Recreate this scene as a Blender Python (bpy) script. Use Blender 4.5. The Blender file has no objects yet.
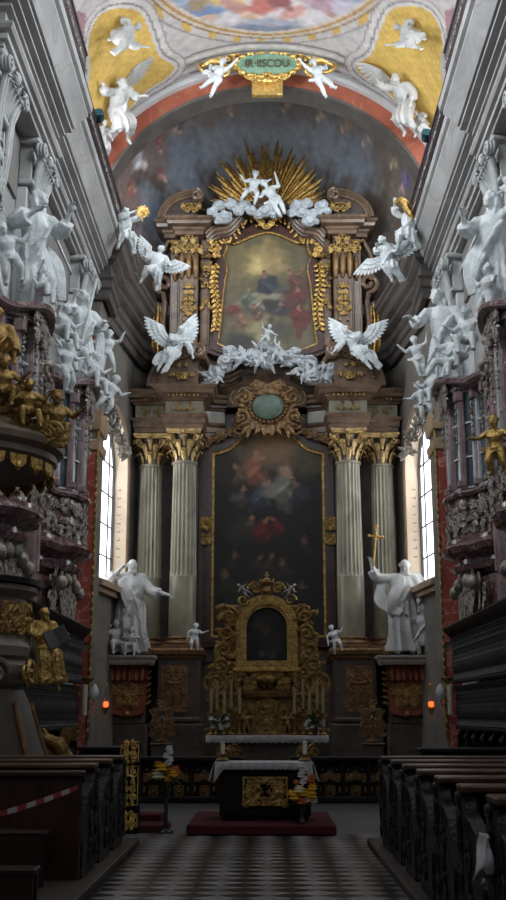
import bpy, bmesh, math, random
import numpy as np
from mathutils import Vector, Matrix, noise
C = bpy.context.scene.collection
SC = bpy.context.scene
PI = math.pi
R = math.radians

# ------------------------------------------------------------------ camera
FPX = 1100.0
TILT = math.atan(265 / FPX)
YAW = math.atan(14 / FPX * math.cos(TILT))
EYE = 1.6
cam_data = bpy.data.cameras.new('camera')
cam_data.sensor_fit = 'VERTICAL'
cam_data.sensor_height = 36.0
cam_data.lens = 36.0 * FPX / 900
cam_data.clip_end = 200
cam = bpy.data.objects.new('camera', cam_data)
C.objects.link(cam)
cam.location = (0, 0, EYE)
cam.rotation_euler = (PI / 2 + TILT, 0, YAW)
SC.camera = cam
SC.view_settings.view_transform = 'Standard'
SC.view_settings.look = 'None'
SC.view_settings.gamma = 1
SC.view_settings.use_curve_mapping = False
SC.view_settings.exposure = 0.0

# ------------------------------------------------------------------ world: pale overcast sky outside the windows
W = bpy.data.worlds.new('world'); SC.world = W
W.use_nodes = True
bg = W.node_tree.nodes['Background']
bg.inputs[0].default_value = (0.80, 0.90, 1.0, 1)
bg.inputs[1].default_value = 0.05

def area(name, loc, aim, sx, sy, power, col=(0.86, 0.93, 1.0), spread=170):
    d = bpy.data.lights.new(name, 'AREA'); d.shape = 'RECTANGLE'
    d.size = sx; d.size_y = sy; d.energy = power; d.color = col; d.spread = R(spread)
    o = bpy.data.objects.new(name, d); C.objects.link(o)
    o.location = loc
    o.rotation_euler = (Vector(aim) - Vector(loc)).to_track_quat('-Z', 'Y').to_euler()
    return o
# daylight through the clerestory lunettes above the cornice (both sides of the nave)
for y, p in ((25.0, 330), (17.6, 520), (10.2, 430)):
    area('daylight_clerestory', (-5.0, y, 16.4), (0, y + 1, 15.0), 3.2, 1.5, p * 1.15)
    area('daylight_clerestory', (5.0, y, 16.4), (0, y + 1, 15.0), 3.2, 1.5, p)
# daylight through the tall chancel windows
area('daylight_chancel', (-4.9, 31.9, 8.0), (0.5, 31.5, 7), 3.0, 5.0, 62, (0.95, 0.97, 1.0))
area('daylight_chancel', (4.9, 31.9, 8.0), (-0.5, 31.5, 7), 3.0, 5.0, 72, (0.95, 0.97, 1.0))
# unseen fill lights added to brighten the upper chancel; no windows built there
area('fill_chancel_upper', (-4.2, 30.3, 17.2), (1.0, 35, 15), 1.6, 2.0, 120)
area('fill_chancel_upper', (4.2, 30.3, 17.2), (-1.0, 35, 15), 1.6, 2.0, 120)
# added fill light high behind the viewer, lights statues frontally; no window there
area('fill_behind_viewer', (0, -3.0, 15.5), (0, 30, 13), 5.0, 5.0, 210)

# ------------------------------------------------------------------ pixel -> world on a plane
def ray(px, py):
    dx = (px - 253) / FPX; dy = (450 - py) / FPX
    x, y, z = dx, math.cos(TILT) - dy * math.sin(TILT), math.sin(TILT) + dy * math.cos(TILT)
    return Vector((x * math.cos(YAW) - y * math.sin(YAW), x * math.sin(YAW) + y * math.cos(YAW), z))
def at(px, py, Y):
    r = ray(px, py); k = Y / r.y
    return Vector((r.x * k, Y, EYE + r.z * k))
def atx(px, py, X):
    r = ray(px, py); k = X / r.x
    return Vector((X, r.y * k, EYE + r.z * k))

# ------------------------------------------------------------------ materials
def mat(name, c1, c2=None, rough=0.6, metal=0.0, scale=3.0, detail=5, bump=0.0, bscale=None, vein=None, vscale=2.0, spec=0.5, stretch=(1, 1, 1), lo=0.35, hi=0.65, coat=0.0):
    m = bpy.data.materials.new(name); m.use_nodes = True
    nt = m.node_tree; N = nt.nodes; L = nt.links
    b = N['Principled BSDF']
    b.inputs['Roughness'].default_value = rough
    b.inputs['Metallic'].default_value = metal
    b.inputs['Specular IOR Level'].default_value = spec
    if coat:
        b.inputs['Coat Weight'].default_value = coat; b.inputs['Coat Roughness'].default_value = 0.15
    if c2 is None: c2 = tuple(x * 0.75 for x in c1)
    tc = N.new('ShaderNodeTexCoord'); mp = N.new('ShaderNodeMapping'); mp.inputs['Scale'].default_value = stretch
    L.new(tc.outputs['Object'], mp.inputs['Vector'])
    n = N.new('ShaderNodeTexNoise'); n.inputs['Scale'].default_value = scale; n.inputs['Detail'].default_value = detail
    n.inputs['Distortion'].default_value = 0.6
    L.new(mp.outputs[0], n.inputs['Vector'])
    cr = N.new('ShaderNodeValToRGB'); cr.color_ramp.elements[0].position = lo; cr.color_ramp.elements[1].position = hi
    cr.color_ramp.elements[0].color = (*c1, 1); cr.color_ramp.elements[1].color = (*c2, 1)
    L.new(n.outputs['Fac'], cr.inputs['Fac'])
    out = cr.outputs['Color']
    if vein:
        n2 = N.new('ShaderNodeTexNoise'); n2.inputs['Scale'].default_value = vscale; n2.inputs['Detail'].default_value = 7
        n2.inputs['Distortion'].default_value = 1.5
        L.new(mp.outputs[0], n2.inputs['Vector'])
        r2 = N.new('ShaderNodeValToRGB'); e = r2.color_ramp.elements
        e[0].position = 0.47; e[0].color = (0, 0, 0, 1); e[1].position = 0.50; e[1].color = (1, 1, 1, 1)
        k = e.new(0.53); k.color = (0, 0, 0, 1)
        L.new(n2.outputs['Fac'], r2.inputs['Fac'])
        mx = N.new('ShaderNodeMix'); mx.data_type = 'RGBA'
        L.new(r2.outputs['Color'], mx.inputs[0]); L.new(out, mx.inputs[6]); mx.inputs[7].default_value = (*vein, 1)
        out = mx.outputs[2]
    L.new(out, b.inputs['Base Color'])
    if bump:
        n3 = N.new('ShaderNodeTexNoise'); n3.inputs['Scale'].default_value = bscale or scale * 6; n3.inputs['Detail'].default_value = 4
        L.new(mp.outputs[0], n3.inputs['Vector'])
        bp = N.new('ShaderNodeBump'); bp.inputs['Strength'].default_value = bump; bp.inputs['Distance'].default_value = 0.05
        L.new(n3.outputs['Fac'], bp.inputs['Height']); L.new(bp.outputs[0], b.inputs['Normal'])
    return m
def emit(name, col, s):
    m = bpy.data.materials.new(name); m.use_nodes = True
    b = m.node_tree.nodes['Principled BSDF']
    b.inputs['Base Color'].default_value = (*col, 1)
    b.inputs['Emission Color'].default_value = (*col, 1); b.inputs['Emission Strength'].default_value = s
    return m
def vcol(name, rough=0.85, bump=0.0):
    m = bpy.data.materials.new(name); m.use_nodes = True
    nt = m.node_tree; b = nt.nodes['Principled BSDF']; b.inputs['Roughness'].default_value = rough
    a = nt.nodes.new('ShaderNodeVertexColor'); a.layer_name = 'paint'
    tc = nt.nodes.new('ShaderNodeTexCoord')
    n = nt.nodes.new('ShaderNodeTexNoise'); n.inputs['Scale'].default_value = 4; n.inputs['Detail'].default_value = 6
    nt.links.new(tc.outputs['Object'], n.inputs['Vector'])
    cr = nt.nodes.new('ShaderNodeValToRGB'); cr.color_ramp.elements[0].position = 0.3; cr.color_ramp.elements[1].position = 0.7
    cr.color_ramp.elements[0].color = (0.72, 0.72, 0.72, 1); cr.color_ramp.elements[1].color = (1, 1, 1, 1)
    nt.links.new(n.outputs['Fac'], cr.inputs['Fac'])
    mx = nt.nodes.new('ShaderNodeMix'); mx.data_type = 'RGBA'; mx.blend_type = 'MULTIPLY'; mx.inputs[0].default_value = 1
    nt.links.new(a.outputs['Color'], mx.inputs[6]); nt.links.new(cr.outputs['Color'], mx.inputs[7])
    nt.links.new(mx.outputs[2], b.inputs['Base Color'])
    return m
M = {}
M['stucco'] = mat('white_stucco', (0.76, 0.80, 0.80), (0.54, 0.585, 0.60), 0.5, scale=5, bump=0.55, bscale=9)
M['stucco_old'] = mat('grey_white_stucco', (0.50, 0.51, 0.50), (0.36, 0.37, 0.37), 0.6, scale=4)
M['stucco_grey'] = mat('shaded_blue_grey_stucco', (0.54, 0.57, 0.59), (0.34, 0.365, 0.385), 0.55, scale=6, bump=0.5, bscale=9)  # darker copy of the white stucco: shade of clouds and garland put in colour
M['cream_stucco'] = mat('cream_stucco', (0.46, 0.45, 0.43), (0.38, 0.37, 0.355), 0.7, scale=2, bump=0.5, bscale=8)
M['nave'] = mat('grey_painted_plaster', (0.44, 0.43, 0.42), (0.30, 0.295, 0.29), 0.6, scale=1.6, stretch=(1, .4, 1), vein=(0.33, 0.32, 0.31), vscale=0.9)
M['nave_pale'] = mat('pale_plaster', (0.62, 0.63, 0.64), (0.52, 0.53, 0.545), 0.65, scale=1.0)
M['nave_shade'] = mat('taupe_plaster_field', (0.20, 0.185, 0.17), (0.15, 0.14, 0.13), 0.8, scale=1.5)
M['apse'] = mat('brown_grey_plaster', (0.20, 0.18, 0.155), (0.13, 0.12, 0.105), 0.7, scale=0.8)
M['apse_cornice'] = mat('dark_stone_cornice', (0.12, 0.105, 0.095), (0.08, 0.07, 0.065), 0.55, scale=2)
M['altar'] = mat('brown_grey_marble', (0.185, 0.115, 0.072), (0.09, 0.056, 0.036), 0.32, scale=2.0, vein=(0.20, 0.135, 0.09), vscale=1.6)
M['altar_dark'] = mat('dark_brown_marble', (0.10, 0.078, 0.066), (0.055, 0.042, 0.036), 0.35, scale=2.5, vein=(0.115, 0.09, 0.075), vscale=2)
M['frame_dark'] = mat('dark_purple_brown_marble', (0.078, 0.036, 0.028), (0.04, 0.021, 0.018), 0.25, scale=3, coat=0.4)
M['column'] = mat('grey_green_marble', (0.34, 0.315, 0.235), (0.17, 0.155, 0.115), 0.3, scale=2.2, stretch=(1, 1, .45), lo=.3, hi=.7)
M['gold'] = mat('worn_gilding', (0.72, 0.46, 0.14), (0.26, 0.15, 0.05), 0.34, metal=0.9, scale=9, bump=0.5, bscale=30)
M['gold_dark'] = mat('dull_gilding', (0.42, 0.27, 0.09), (0.20, 0.12, 0.04), 0.42, metal=0.75, scale=9, bump=0.5, bscale=25)
M['gold_brown'] = mat('brown_gilded_wood', (0.30, 0.17, 0.07), (0.14, 0.075, 0.035), 0.38, metal=0.4, scale=7, bump=0.3)
M['green_panel'] = mat('green_marble_panel', (0.12, 0.17, 0.125), (0.07, 0.105, 0.08), 0.4, scale=6)
M['red'] = mat('red_marble', (0.34, 0.065, 0.045), (0.22, 0.04, 0.03), 0.3, scale=2, vein=(0.5, 0.25, 0.2), vscale=1.5)
M['arch_red'] = mat('brick_red_painted_arch', (0.44, 0.125, 0.07), (0.29, 0.075, 0.045), 0.6, scale=1.3, vein=(0.42, 0.15, 0.09), vscale=1.2)
M['purple'] = mat('mauve_marble', (0.20, 0.105, 0.11), (0.10, 0.05, 0.055), 0.22, scale=3, vein=(0.40, 0.30, 0.31), vscale=2, coat=0.5)
M['pink_pale'] = mat('pale_pink_marble', (0.40, 0.30, 0.295), (0.24, 0.17, 0.17), 0.35, scale=3, vein=(0.22, 0.12, 0.13), vscale=2)
M['silver'] = mat('silvered_carving', (0.50, 0.47, 0.42), (0.22, 0.19, 0.16), 0.35, metal=0.6, scale=8, bump=0.4)
M['ochre'] = mat('ochre_stone_reveal', (0.68, 0.56, 0.42), (0.56, 0.45, 0.33), 0.7, scale=1.2)
M['ochre_dark'] = mat('ochre_moulding', (0.42, 0.29, 0.18), (0.30, 0.2, 0.12), 0.65, scale=2)
M['black_wood'] = mat('black_stained_wood', (0.013, 0.011, 0.011), (0.006, 0.005, 0.005), 0.5, scale=6, spec=0.25)
M['carved_wood'] = mat('black_carved_wood_with_worn_marks', (0.018, 0.015, 0.015), (0.008, 0.007, 0.007), 0.5, scale=5, vein=(0.12, 0.11, 0.11), vscale=3.5)
M['pew_wood'] = mat('brown_pew_wood', (0.105, 0.058, 0.035), (0.055, 0.03, 0.02), 0.3, scale=2, stretch=(1, 8, 8))
M['pew_dark'] = mat('dark_red_brown_wood', (0.042, 0.018, 0.013), (0.022, 0.010, 0.008), 0.4, scale=2, stretch=(1, 8, 8))
M['linen'] = mat('white_altar_linen', (0.72, 0.73, 0.76), (0.60, 0.61, 0.65), 0.9, scale=8)
M['carpet'] = mat('dark_red_carpet', (0.10, 0.010, 0.014), (0.065, 0.006, 0.009), 0.95, scale=20, bump=0.3)
M['wax'] = mat('ivory_wax', (0.75, 0.72, 0.62), (0.68, 0.64, 0.52), 0.5)
M['wax_yellow'] = mat('yellowed_wax', (0.42, 0.36, 0.16), (0.34, 0.28, 0.12), 0.5)
M['glass_dark'] = mat('dusky_blue_window_glass', (0.07, 0.10, 0.125), (0.035, 0.055, 0.07), 0.12, scale=1.5, spec=0.8)
M['lead'] = mat('lead_glazing_bar', (0.06, 0.06, 0.065), None, 0.5)
M['sky_pane'] = emit('bright_window_pane', (0.93, 0.96, 1.0), 2.6)
M['sky_lun'] = emit('bright_lunette_pane', (0.96, 0.97, 1.0), 1.6)
M['white_paint'] = mat('white_painted_frame', (0.62, 0.64, 0.66), (0.5, 0.52, 0.55), 0.45)
M['leaf'] = mat('green_leaf', (0.05, 0.09, 0.03), (0.03, 0.055, 0.02), 0.6, scale=9)
M['yellow_petal'] = mat('yellow_petal', (0.80, 0.50, 0.04), (0.7, 0.36, 0.02), 0.7, scale=15)
M['orange_petal'] = mat('orange_petal', (0.62, 0.20, 0.03), (0.5, 0.13, 0.02), 0.7, scale=15)
M['cream_petal'] = mat('cream_petal', (0.80, 0.78, 0.55), (0.7, 0.68, 0.45), 0.7, scale=15)
M['white_petal'] = mat('white_petal', (0.80, 0.80, 0.82), (0.7, 0.7, 0.72), 0.7, scale=15)
M['vase'] = mat('dark_vase_glass', (0.05, 0.06, 0.06), (0.03, 0.035, 0.035), 0.1, spec=0.8)
M['lamp_red'] = emit('red_lamp_glass', (1.0, 0.10, 0.02), 2.5)
M['book'] = mat('dark_grey_book_cover', (0.07, 0.07, 0.075), None, 0.5)
M['tape_white'] = mat('white_tape', (0.6, 0.55, 0.55), None, 0.5)
M['tape_red'] = mat('red_tape', (0.4, 0.05, 0.06), None, 0.5)
M['console'] = mat('red_brown_drapery_marble', (0.30, 0.085, 0.05), (0.18, 0.05, 0.03), 0.35, scale=4)
M['lampblue'] = mat('dark_teal_lamp_glass', (0.012, 0.05, 0.06), None, 0.15)
M['gold_mid'] = mat('old_gilding', (0.66, 0.44, 0.15), (0.34, 0.21, 0.07), 0.38, metal=0.8, scale=9, bump=0.5, bscale=25)
M['stone_warm'] = mat('warm_grey_pulpit_marble', (0.30, 0.26, 0.22), (0.20, 0.17, 0.145), 0.4, scale=3)
M['stone_dim'] = mat('dim_brown_grey_stone', (0.10, 0.082, 0.066), (0.06, 0.05, 0.04), 0.5, scale=3)
M['pulpit_wood'] = mat('brown_pulpit_moulding', (0.24, 0.18, 0.14), (0.14, 0.105, 0.08), 0.4, scale=3)
M['silver_dark'] = mat('tarnished_silver_carving', (0.20, 0.19, 0.19), (0.09, 0.085, 0.085), 0.35, metal=0.5, scale=8)
M['pew_redbrown'] = mat('red_brown_pew_panel', (0.060, 0.022, 0.018), (0.035, 0.014, 0.012), 0.4, scale=2, stretch=(8, 8, 1))
M['pew_kerb'] = mat('worn_dark_floor_timber', (0.07, 0.055, 0.045), (0.04, 0.03, 0.026), 0.6, scale=3)
M['rail'] = mat('dark_plum_iron', (0.035, 0.022, 0.03), (0.02, 0.014, 0.02), 0.4)
M['green_pale'] = mat('pale_green_field', (0.25, 0.42, 0.30), (0.18, 0.33, 0.24), 0.5, scale=5)
M['bronze'] = mat('bronze_lettering', (0.20, 0.15, 0.08), None, 0.4, metal=0.5)

# ------------------------------------------------------------------ mesh builder
class MB:
    def __init__(s): s.v = []; s.f = []
    def add(s, vs, fs, M=None):
        k = len(s.v)
        if M is not None: vs = [M @ Vector(v) for v in vs]
        s.v.extend([tuple(v) for v in vs]); s.f.extend([tuple(i + k for i in f) for f in fs])
    def box(s, c, d, M=None, b=0.0):
        x, y, z = d[0] / 2, d[1] / 2, d[2] / 2
        if b <= 0:
            vs = [(c[0] + i * x, c[1] + j * y, c[2] + k * z) for k in (-1, 1) for j in (-1, 1) for i in (-1, 1)]
            s.add(vs, [(0, 2, 3, 1), (4, 5, 7, 6), (0, 1, 5, 4), (2, 6, 7, 3), (0, 4, 6, 2), (1, 3, 7, 5)], M)
        else:
            b = min(b, x * .9, y * .9, z * .9)
            vs = []; 
            for k, zz, xx, yy in ((0, -z, x - b, y - b), (1, -z + b, x, y), (2, z - b, x, y), (3, z, x - b, y - b)):
                q = b if k in (1, 2) else b * .5
                vs += [(c[0] + a, c[1] + e, c[2] + zz) for a, e in ((-xx + q, -yy), (xx - q, -yy), (xx, -yy + q), (xx, yy - q), (xx - q, yy), (-xx + q, yy), (-xx, yy - q), (-xx, -yy + q))]
            fs = [tuple(range(7, -1, -1)), tuple(range(24, 32))]
            for r_ in range(3):
                for i in range(8):
                    a = r_ * 8 + i; e = r_ * 8 + (i + 1) % 8
                    fs.append((a, e, e + 8, a + 8))
            s.add(vs, fs, M)
    def tube(s, pts, r, n=8, M=None, flat=None, closed=False):
        pts = [Vector(p) for p in pts]; m = len(pts)
        if not hasattr(r, '__len__'): r = [r] * m
        tang = []
        for i in range(m):
            a = pts[i - 1] if (i > 0 or closed) else pts[i]; b = pts[(i + 1) % m] if (i < m - 1 or closed) else pts[i]
            t = (b - a); tang.append(t.normalized() if t.length > 1e-9 else Vector((0, 0, 1)))
        if flat is not None: u = Vector(flat)
        else: u = Vector((1, 0, 0)) if abs(tang[0].x) < .8 else Vector((0, 1, 0))
        vs = []
        for i in range(m):
            if flat is not None: u = Vector(flat)
            u = u - tang[i] * u.dot(tang[i])
            u = u.normalized() if u.length > 1e-6 else tang[i].orthogonal().normalized()
            w = tang[i].cross(u)
            for k in range(n):
                a = 2 * PI * k / n
                rr = r[i] if not isinstance(r[i], tuple) else None
                if rr is None: o = u * (math.cos(a) * r[i][0]) + w * (math.sin(a) * r[i][1])
                else: o = (u * math.cos(a) + w * math.sin(a)) * rr
                vs.append(pts[i] + o)
        fs = []
        for i in range(m if closed else m - 1):
            j = (i + 1) % m
            for k in range(n):
                l = (k + 1) % n
                fs.append((i * n + k, i * n + l, j * n + l, j * n + k))
        if not closed:
            fs.append(tuple(range(n - 1, -1, -1))); fs.append(tuple((m - 1) * n + k for k in range(n)))
        s.add(vs, fs, M)
    def cap(s, a, b, r0, r1, n=8, M=None):
        a = Vector(a); b = Vector(b); d = b - a
        if d.length < 1e-6: d = Vector((0, 0, 1e-3))
        e = d.normalized()
        ps = [a - e * r0 * .9, a - e * r0 * .6, a, a.lerp(b, .5), b, b + e * r1 * .6, b + e * r1 * .9]
        s.tube(ps, [r0 * .4, r0 * .8, r0, (r0 + r1) / 2, r1, r1 * .8, r1 * .4], n, M)
    def lathe(s, prof, n=24, c=(0, 0, 0), M=None, a0=0, a1=2 * PI, mod=None):
        full = abs(a1 - a0 - 2 * PI) < 1e-6
        k = n if full else n + 1; vs = []; fs = []
        for (r, z) in prof:
            for i in range(k):
                a = a0 + (a1 - a0) * i / n
                rr = r if mod is None else mod(r, z, a)
                vs.append((c[0] + rr * math.cos(a), c[1] + rr * math.sin(a), c[2] + z))
        for j in range(len(prof) - 1):
            for i in range(n):
                l = (i + 1) % k
                fs.append((j * k + i, j * k + l, (j + 1) * k + l, (j + 1) * k + i))
        if full:
            fs.append(tuple(range(k - 1, -1, -1))); fs.append(tuple((len(prof) - 1) * k + i for i in range(k)))
        s.add(vs, fs, M)
    def ell(s, c, r, M=None, n=10, m=7):
        vs = [(0, 0, -1)]
        for j in range(1, m):
            t = -PI / 2 + PI * j / m
            for i in range(n):
                a = 2 * PI * i / n
                vs.append((math.cos(t) * math.cos(a), math.cos(t) * math.sin(a), math.sin(t)))
        vs.append((0, 0, 1)); fs = []
        for i in range(n):
            l = (i + 1) % n
            fs.append((0, 1 + l, 1 + i))
            for j in range(m - 2):
                b = 1 + j * n
                fs.append((b + i, b + l, b + n + l, b + n + i))
            b = 1 + (m - 2) * n
            fs.append((b + i, b + l, len(vs) - 1))
        vs = [Vector((v[0] * r[0], v[1] * r[1], v[2] * r[2])) for v in vs]
        if M is not None: vs = [M.to_3x3() @ v for v in vs]
        s.add([v + Vector(c) for v in vs], fs)
    def sweep(s, path, prof, M=None, closed=False, flip=1):
        """path: plan points (x,y); prof: (outward offset, z) closed outline; outward is to the right of travel * flip"""
        P = [Vector((p[0], p[1])) for p in path]; m = len(P); ns = []
        def nrm(a, b):
            d = (b - a).normalized(); return Vector((d.y, -d.x)) * flip
        for i in range(m):
            if closed: n1 = nrm(P[i - 1], P[i]); n2 = nrm(P[i], P[(i + 1) % m])
            else:
                n1 = nrm(P[i - 1], P[i]) if i > 0 else nrm(P[0], P[1]); n2 = nrm(P[i], P[i + 1]) if i < m - 1 else n1
            k = n1 + n2
            if k.length < 1e-4: k = n1.copy()
            k = k / max(k.length, 1e-6); k = k / max(k.dot(n1), 0.35); ns.append(k)
        n = len(prof); vs = []; fs = []
        for i in range(m):
            for (o, z) in prof: vs.append((P[i].x + ns[i].x * o, P[i].y + ns[i].y * o, z))
        for i in range(m if closed else m - 1):
            j = (i + 1) % m
            for k in range(n):
                l = (k + 1) % n
                fs.append((i * n + k, j * n + k, j * n + l, i * n + l))
        if not closed: fs.append(tuple(range(n - 1, -1, -1))); fs.append(tuple((m - 1) * n + k for k in range(n)))
        s.add(vs, fs, M)
    def prism(s, poly, y0, y1, M=None):
        """poly in x,z plane, extruded along y"""
        n = len(poly)
        vs = [(p[0], y0, p[1]) for p in poly] + [(p[0], y1, p[1]) for p in poly]
        fs = [tuple(range(n)), tuple(range(2 * n - 1, n - 1, -1))] + [(i, i + n, (i + 1) % n + n, (i + 1) % n) for i in range(n)]
        s.add(vs, fs, M)
    def ring(s, outer, inner, y0, y1, M=None):
        """frame between two x,z outlines of the same count, extruded along y"""
        n = len(outer)
        vs = [(p[0], y0, p[1]) for p in outer] + [(p[0], y0, p[1]) for p in inner] + [(p[0], y1, p[1]) for p in outer] + [(p[0], y1, p[1]) for p in inner]
        fs = []
        for i in range(n):
            j = (i + 1) % n
            fs += [(i, j, n + j, n + i), (2 * n + i, 3 * n + i, 3 * n + j, 2 * n + j), (i, 2 * n + i, 2 * n + j, j), (n + i, n + j, 3 * n + j, 3 * n + i)]
        s.add(vs, fs, M)
    def leaf(s, pts, widths, side, th=0.02, M=None):
        s.tube(pts, [(w, max(th, w * .18)) for w in widths], 6, M, flat=side)
    def mesh(s, name):
        me = bpy.data.meshes.new(name); me.from_pydata(s.v, [], s.f)
        bm = bmesh.new(); bm.from_mesh(me); bmesh.ops.recalc_face_normals(bm, faces=bm.faces); bm.to_mesh(me); bm.free()
        return me

def finish(me, m, smooth=True, ang=40):
    me.materials.append(m)
    if smooth:
        me.polygons.foreach_set('use_smooth', [True] * len(me.polygons))
        me.set_sharp_from_angle(angle=R(ang))
    me.update()
def part(name, mb, m, parent=None, smooth=True, ang=40, remesh=0, label=None, smo=0):
    me = mb.mesh(name)
    if remesh:
        t = bpy.data.objects.new('tmp', me); C.objects.link(t)
        md = t.modifiers.new('r', 'REMESH'); md.mode = 'VOXEL'; md.voxel_size = remesh
        if smo:
            sm = t.modifiers.new('s', 'SMOOTH'); sm.factor = 0.5; sm.iterations = smo
        dg = bpy.context.evaluated_depsgraph_get()
        me2 = bpy.data.meshes.new_from_object(t.evaluated_get(dg))
        bpy.data.objects.remove(t); bpy.data.meshes.remove(me); me = me2; me.name = name; me.materials.clear()
        ang = 80
    finish(me, m, smooth, ang)
    o = bpy.data.objects.new(name, me); C.objects.link(o)
    if parent is not None: o.parent = parent
    if label: o['label'] = label
    return o
def tag(o, label, cat, group=None):
    o['label'] = label; o['category'] = cat
    if group: o['group'] = group
    return o
def thing(name, label, cat, loc=(0, 0, 0), rz=0, group=None):
    o = bpy.data.objects.new(name, None); C.objects.link(o); o.empty_display_size = 0.2
    o.location = loc; o.rotation_euler = (0, 0, rz)
    return tag(o, label, cat, group)
def struct(name, mb, m, smooth=True, ang=40, parent=None):
    o = part(name, mb, m, parent, smooth, ang)
    if parent is None: o['kind'] = 'structure'
    return o
KIDS = {}
def dup(root, loc, rz, label, group=None, scale=None):
    def kids(o): return [c for c in C.objects if c.parent == o]
    r = root.copy(); C.objects.link(r); r.location = loc; r.rotation_euler = (0, 0, rz); r['label'] = label
    if group: r['group'] = group
    elif 'group' in r and group is not None: del r['group']
    if scale: r.scale = scale
    for ch in kids(root):
        c = ch.copy(); C.objects.link(c); c.parent = r
        for g in kids(ch):
            d = g.copy(); C.objects.link(d); d.parent = c
    return r

# ------------------------------------------------------------------ ornament helpers (local x,z plane facing -y)
def scroll(mb, c, r, rot=0, turns=1.4, th=0.03, flip=1, y=0.0, n=18, n2=6):
    pts = []; rs = []
    for i in range(n):
        t = i / (n - 1); a = rot + flip * t * turns * 2 * PI; q = r * (1 - t * .86)
        pts.append((c[0] + q * math.cos(a), y - th * .6 * t, c[1] + q * math.sin(a))); rs.append(th * (1 - .35 * t))
    mb.tube(pts, rs, n2)
def frond(mb, c, L, rot, w, y=0.0, bend=0.5, th=0.012):
    pts = []; ws = []
    for i in range(6):
        t = i / 5; a = rot + bend * t
        if i == 0: p = Vector((c[0], y, c[1]))
        else: p = p + Vector((math.cos(a), -0.45 * math.sin(t * 2.6) * .35, math.sin(a))) * (L / 5)
        pts.append(p.copy()); ws.append(w * (0.35 + 1.1 * math.sin(PI * min(1, t * .85 + .12))) * (1 if i < 5 else .2))
    mb.leaf(pts, ws, (-math.sin(rot), 0, math.cos(rot)), th)
def rocaille(mb, w, h, seed, n=10, th=0.03, y=0.0, mirror=True, cx=0, cz=0):
    """dense carved foliage filling a w x h field"""
    rd = random.Random(seed)
    for i in range(n):
        u = rd.uniform(0.05, 1) * w / 2; v = rd.uniform(-.5, .5) * h; q = rd.uniform(.12, .26) * min(w, h)
        kind = rd.random(); rot = rd.uniform(0, 2 * PI); fl = rd.choice((-1, 1)); b = rd.uniform(-1.2, 1.2)
        for sgn in ((1, -1) if mirror else (rd.choice((1, -1)),)):
            c = (cx + sgn * u, cz + v)
            rt = rot if sgn > 0 else PI - rot
            if kind < .45: scroll(mb, c, q, rt, 1.3, th, fl * sgn, y)
            elif kind < .9:
                for k in range(3): frond(mb, c, q * 1.9, rt + (k - 1) * .55 * sgn, th * 1.25, y - .01 * k, b * sgn, th * .4)
            else: mb.ell((c[0], y - th * .5, c[1]), (th * 1.5, th * 1.4, th * 1.5), n=6, m=4)

# ------------------------------------------------------------------ figures
STAND = dict(pel=(0, 0, .52), che=(0, -.01, .72), nec=(0, 0, .84), hed=(0, -.02, .925), sL=(-.115, 0, .80), sR=(.115, 0, .80),
             eL=(-.17, -.01, .65), eR=(.17, -.01, .65), hL=(-.15, -.11, .55), hR=(.15, -.11, .55),
             kL=(-.06, -.03, .28), kR=(.07, -.05, .28), fL=(-.07, 0, .03), fR=(.09, -.02, .03))
SIT = dict(STAND, pel=(0, 0, .36), che=(0, -.01, .57), nec=(0, -.01, .69), hed=(0, -.03, .775), sL=(-.115, 0, .66), sR=(.115, 0, .66),
           eL=(-.19, -.03, .54), eR=(.19, -.03, .54), hL=(-.17, -.16, .50), hR=(.17, -.16, .50),
           kL=(-.08, -.25, .36), kR=(.09, -.25, .34), fL=(-.07, -.20, .08), fR=(.10, -.22, .06))
def P_(base, **k): return dict(base, **k)
def foldtube(mb, pts, rad, side, k=9, amp=.14, ph=0.0, n=36, M=None, twist=1.0, seed=0, a0=.2):
    pts = [Vector(p) for p in pts]
    # resample
    Q = []; Rr = []; seg = 4
    for i in range(len(pts) - 1):
        for j in range(seg):
            t = j / seg; Q.append(pts[i].lerp(pts[i + 1], t)); Rr.append(((1 - t) * rad[i][0] + t * rad[i + 1][0], (1 - t) * rad[i][1] + t * rad[i + 1][1]))
    Q.append(pts[-1]); Rr.append(rad[-1])
    for _ in range(2):
        Q = [Q[0]] + [(Q[i - 1] + Q[i] * 2 + Q[i + 1]) / 4 for i in range(1, len(Q) - 1)] + [Q[-1]]
    m = len(Q); vs = []; fs = []
    for i in range(m):
        t = i / (m - 1)
        tg = (Q[min(i + 1, m - 1)] - Q[max(i - 1, 0)]).normalized()
        u = Vector(side); u = (u - tg * u.dot(tg)).normalized(); w = tg.cross(u)
        for j in range(n):
            a = 2 * PI * j / n
            f = (1 - 2 * abs(math.sin((k * a + ph + twist * t * 2 + 1.3 * math.sin(a * 2 + seed)) / 2))) + .5 * math.sin((k // 2 + 1) * a - ph * 2 + t * 3 + seed)
            q = 1 + amp * (a0 + (1 - a0) * t) * f
            vs.append(Q[i] + u * (Rr[i][0] * math.cos(a) * q) + w * (Rr[i][1] * math.sin(a) * q))
    for i in range(m - 1):
        for j in range(n):
            l = (j + 1) % n; fs.append((i * n + j, i * n + l, (i + 1) * n + l, (i + 1) * n + j))
    fs.append(tuple(range(n - 1, -1, -1))); fs.append(tuple((m - 1) * n + j for j in range(n)))
    mb.add(vs, fs, M)
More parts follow.
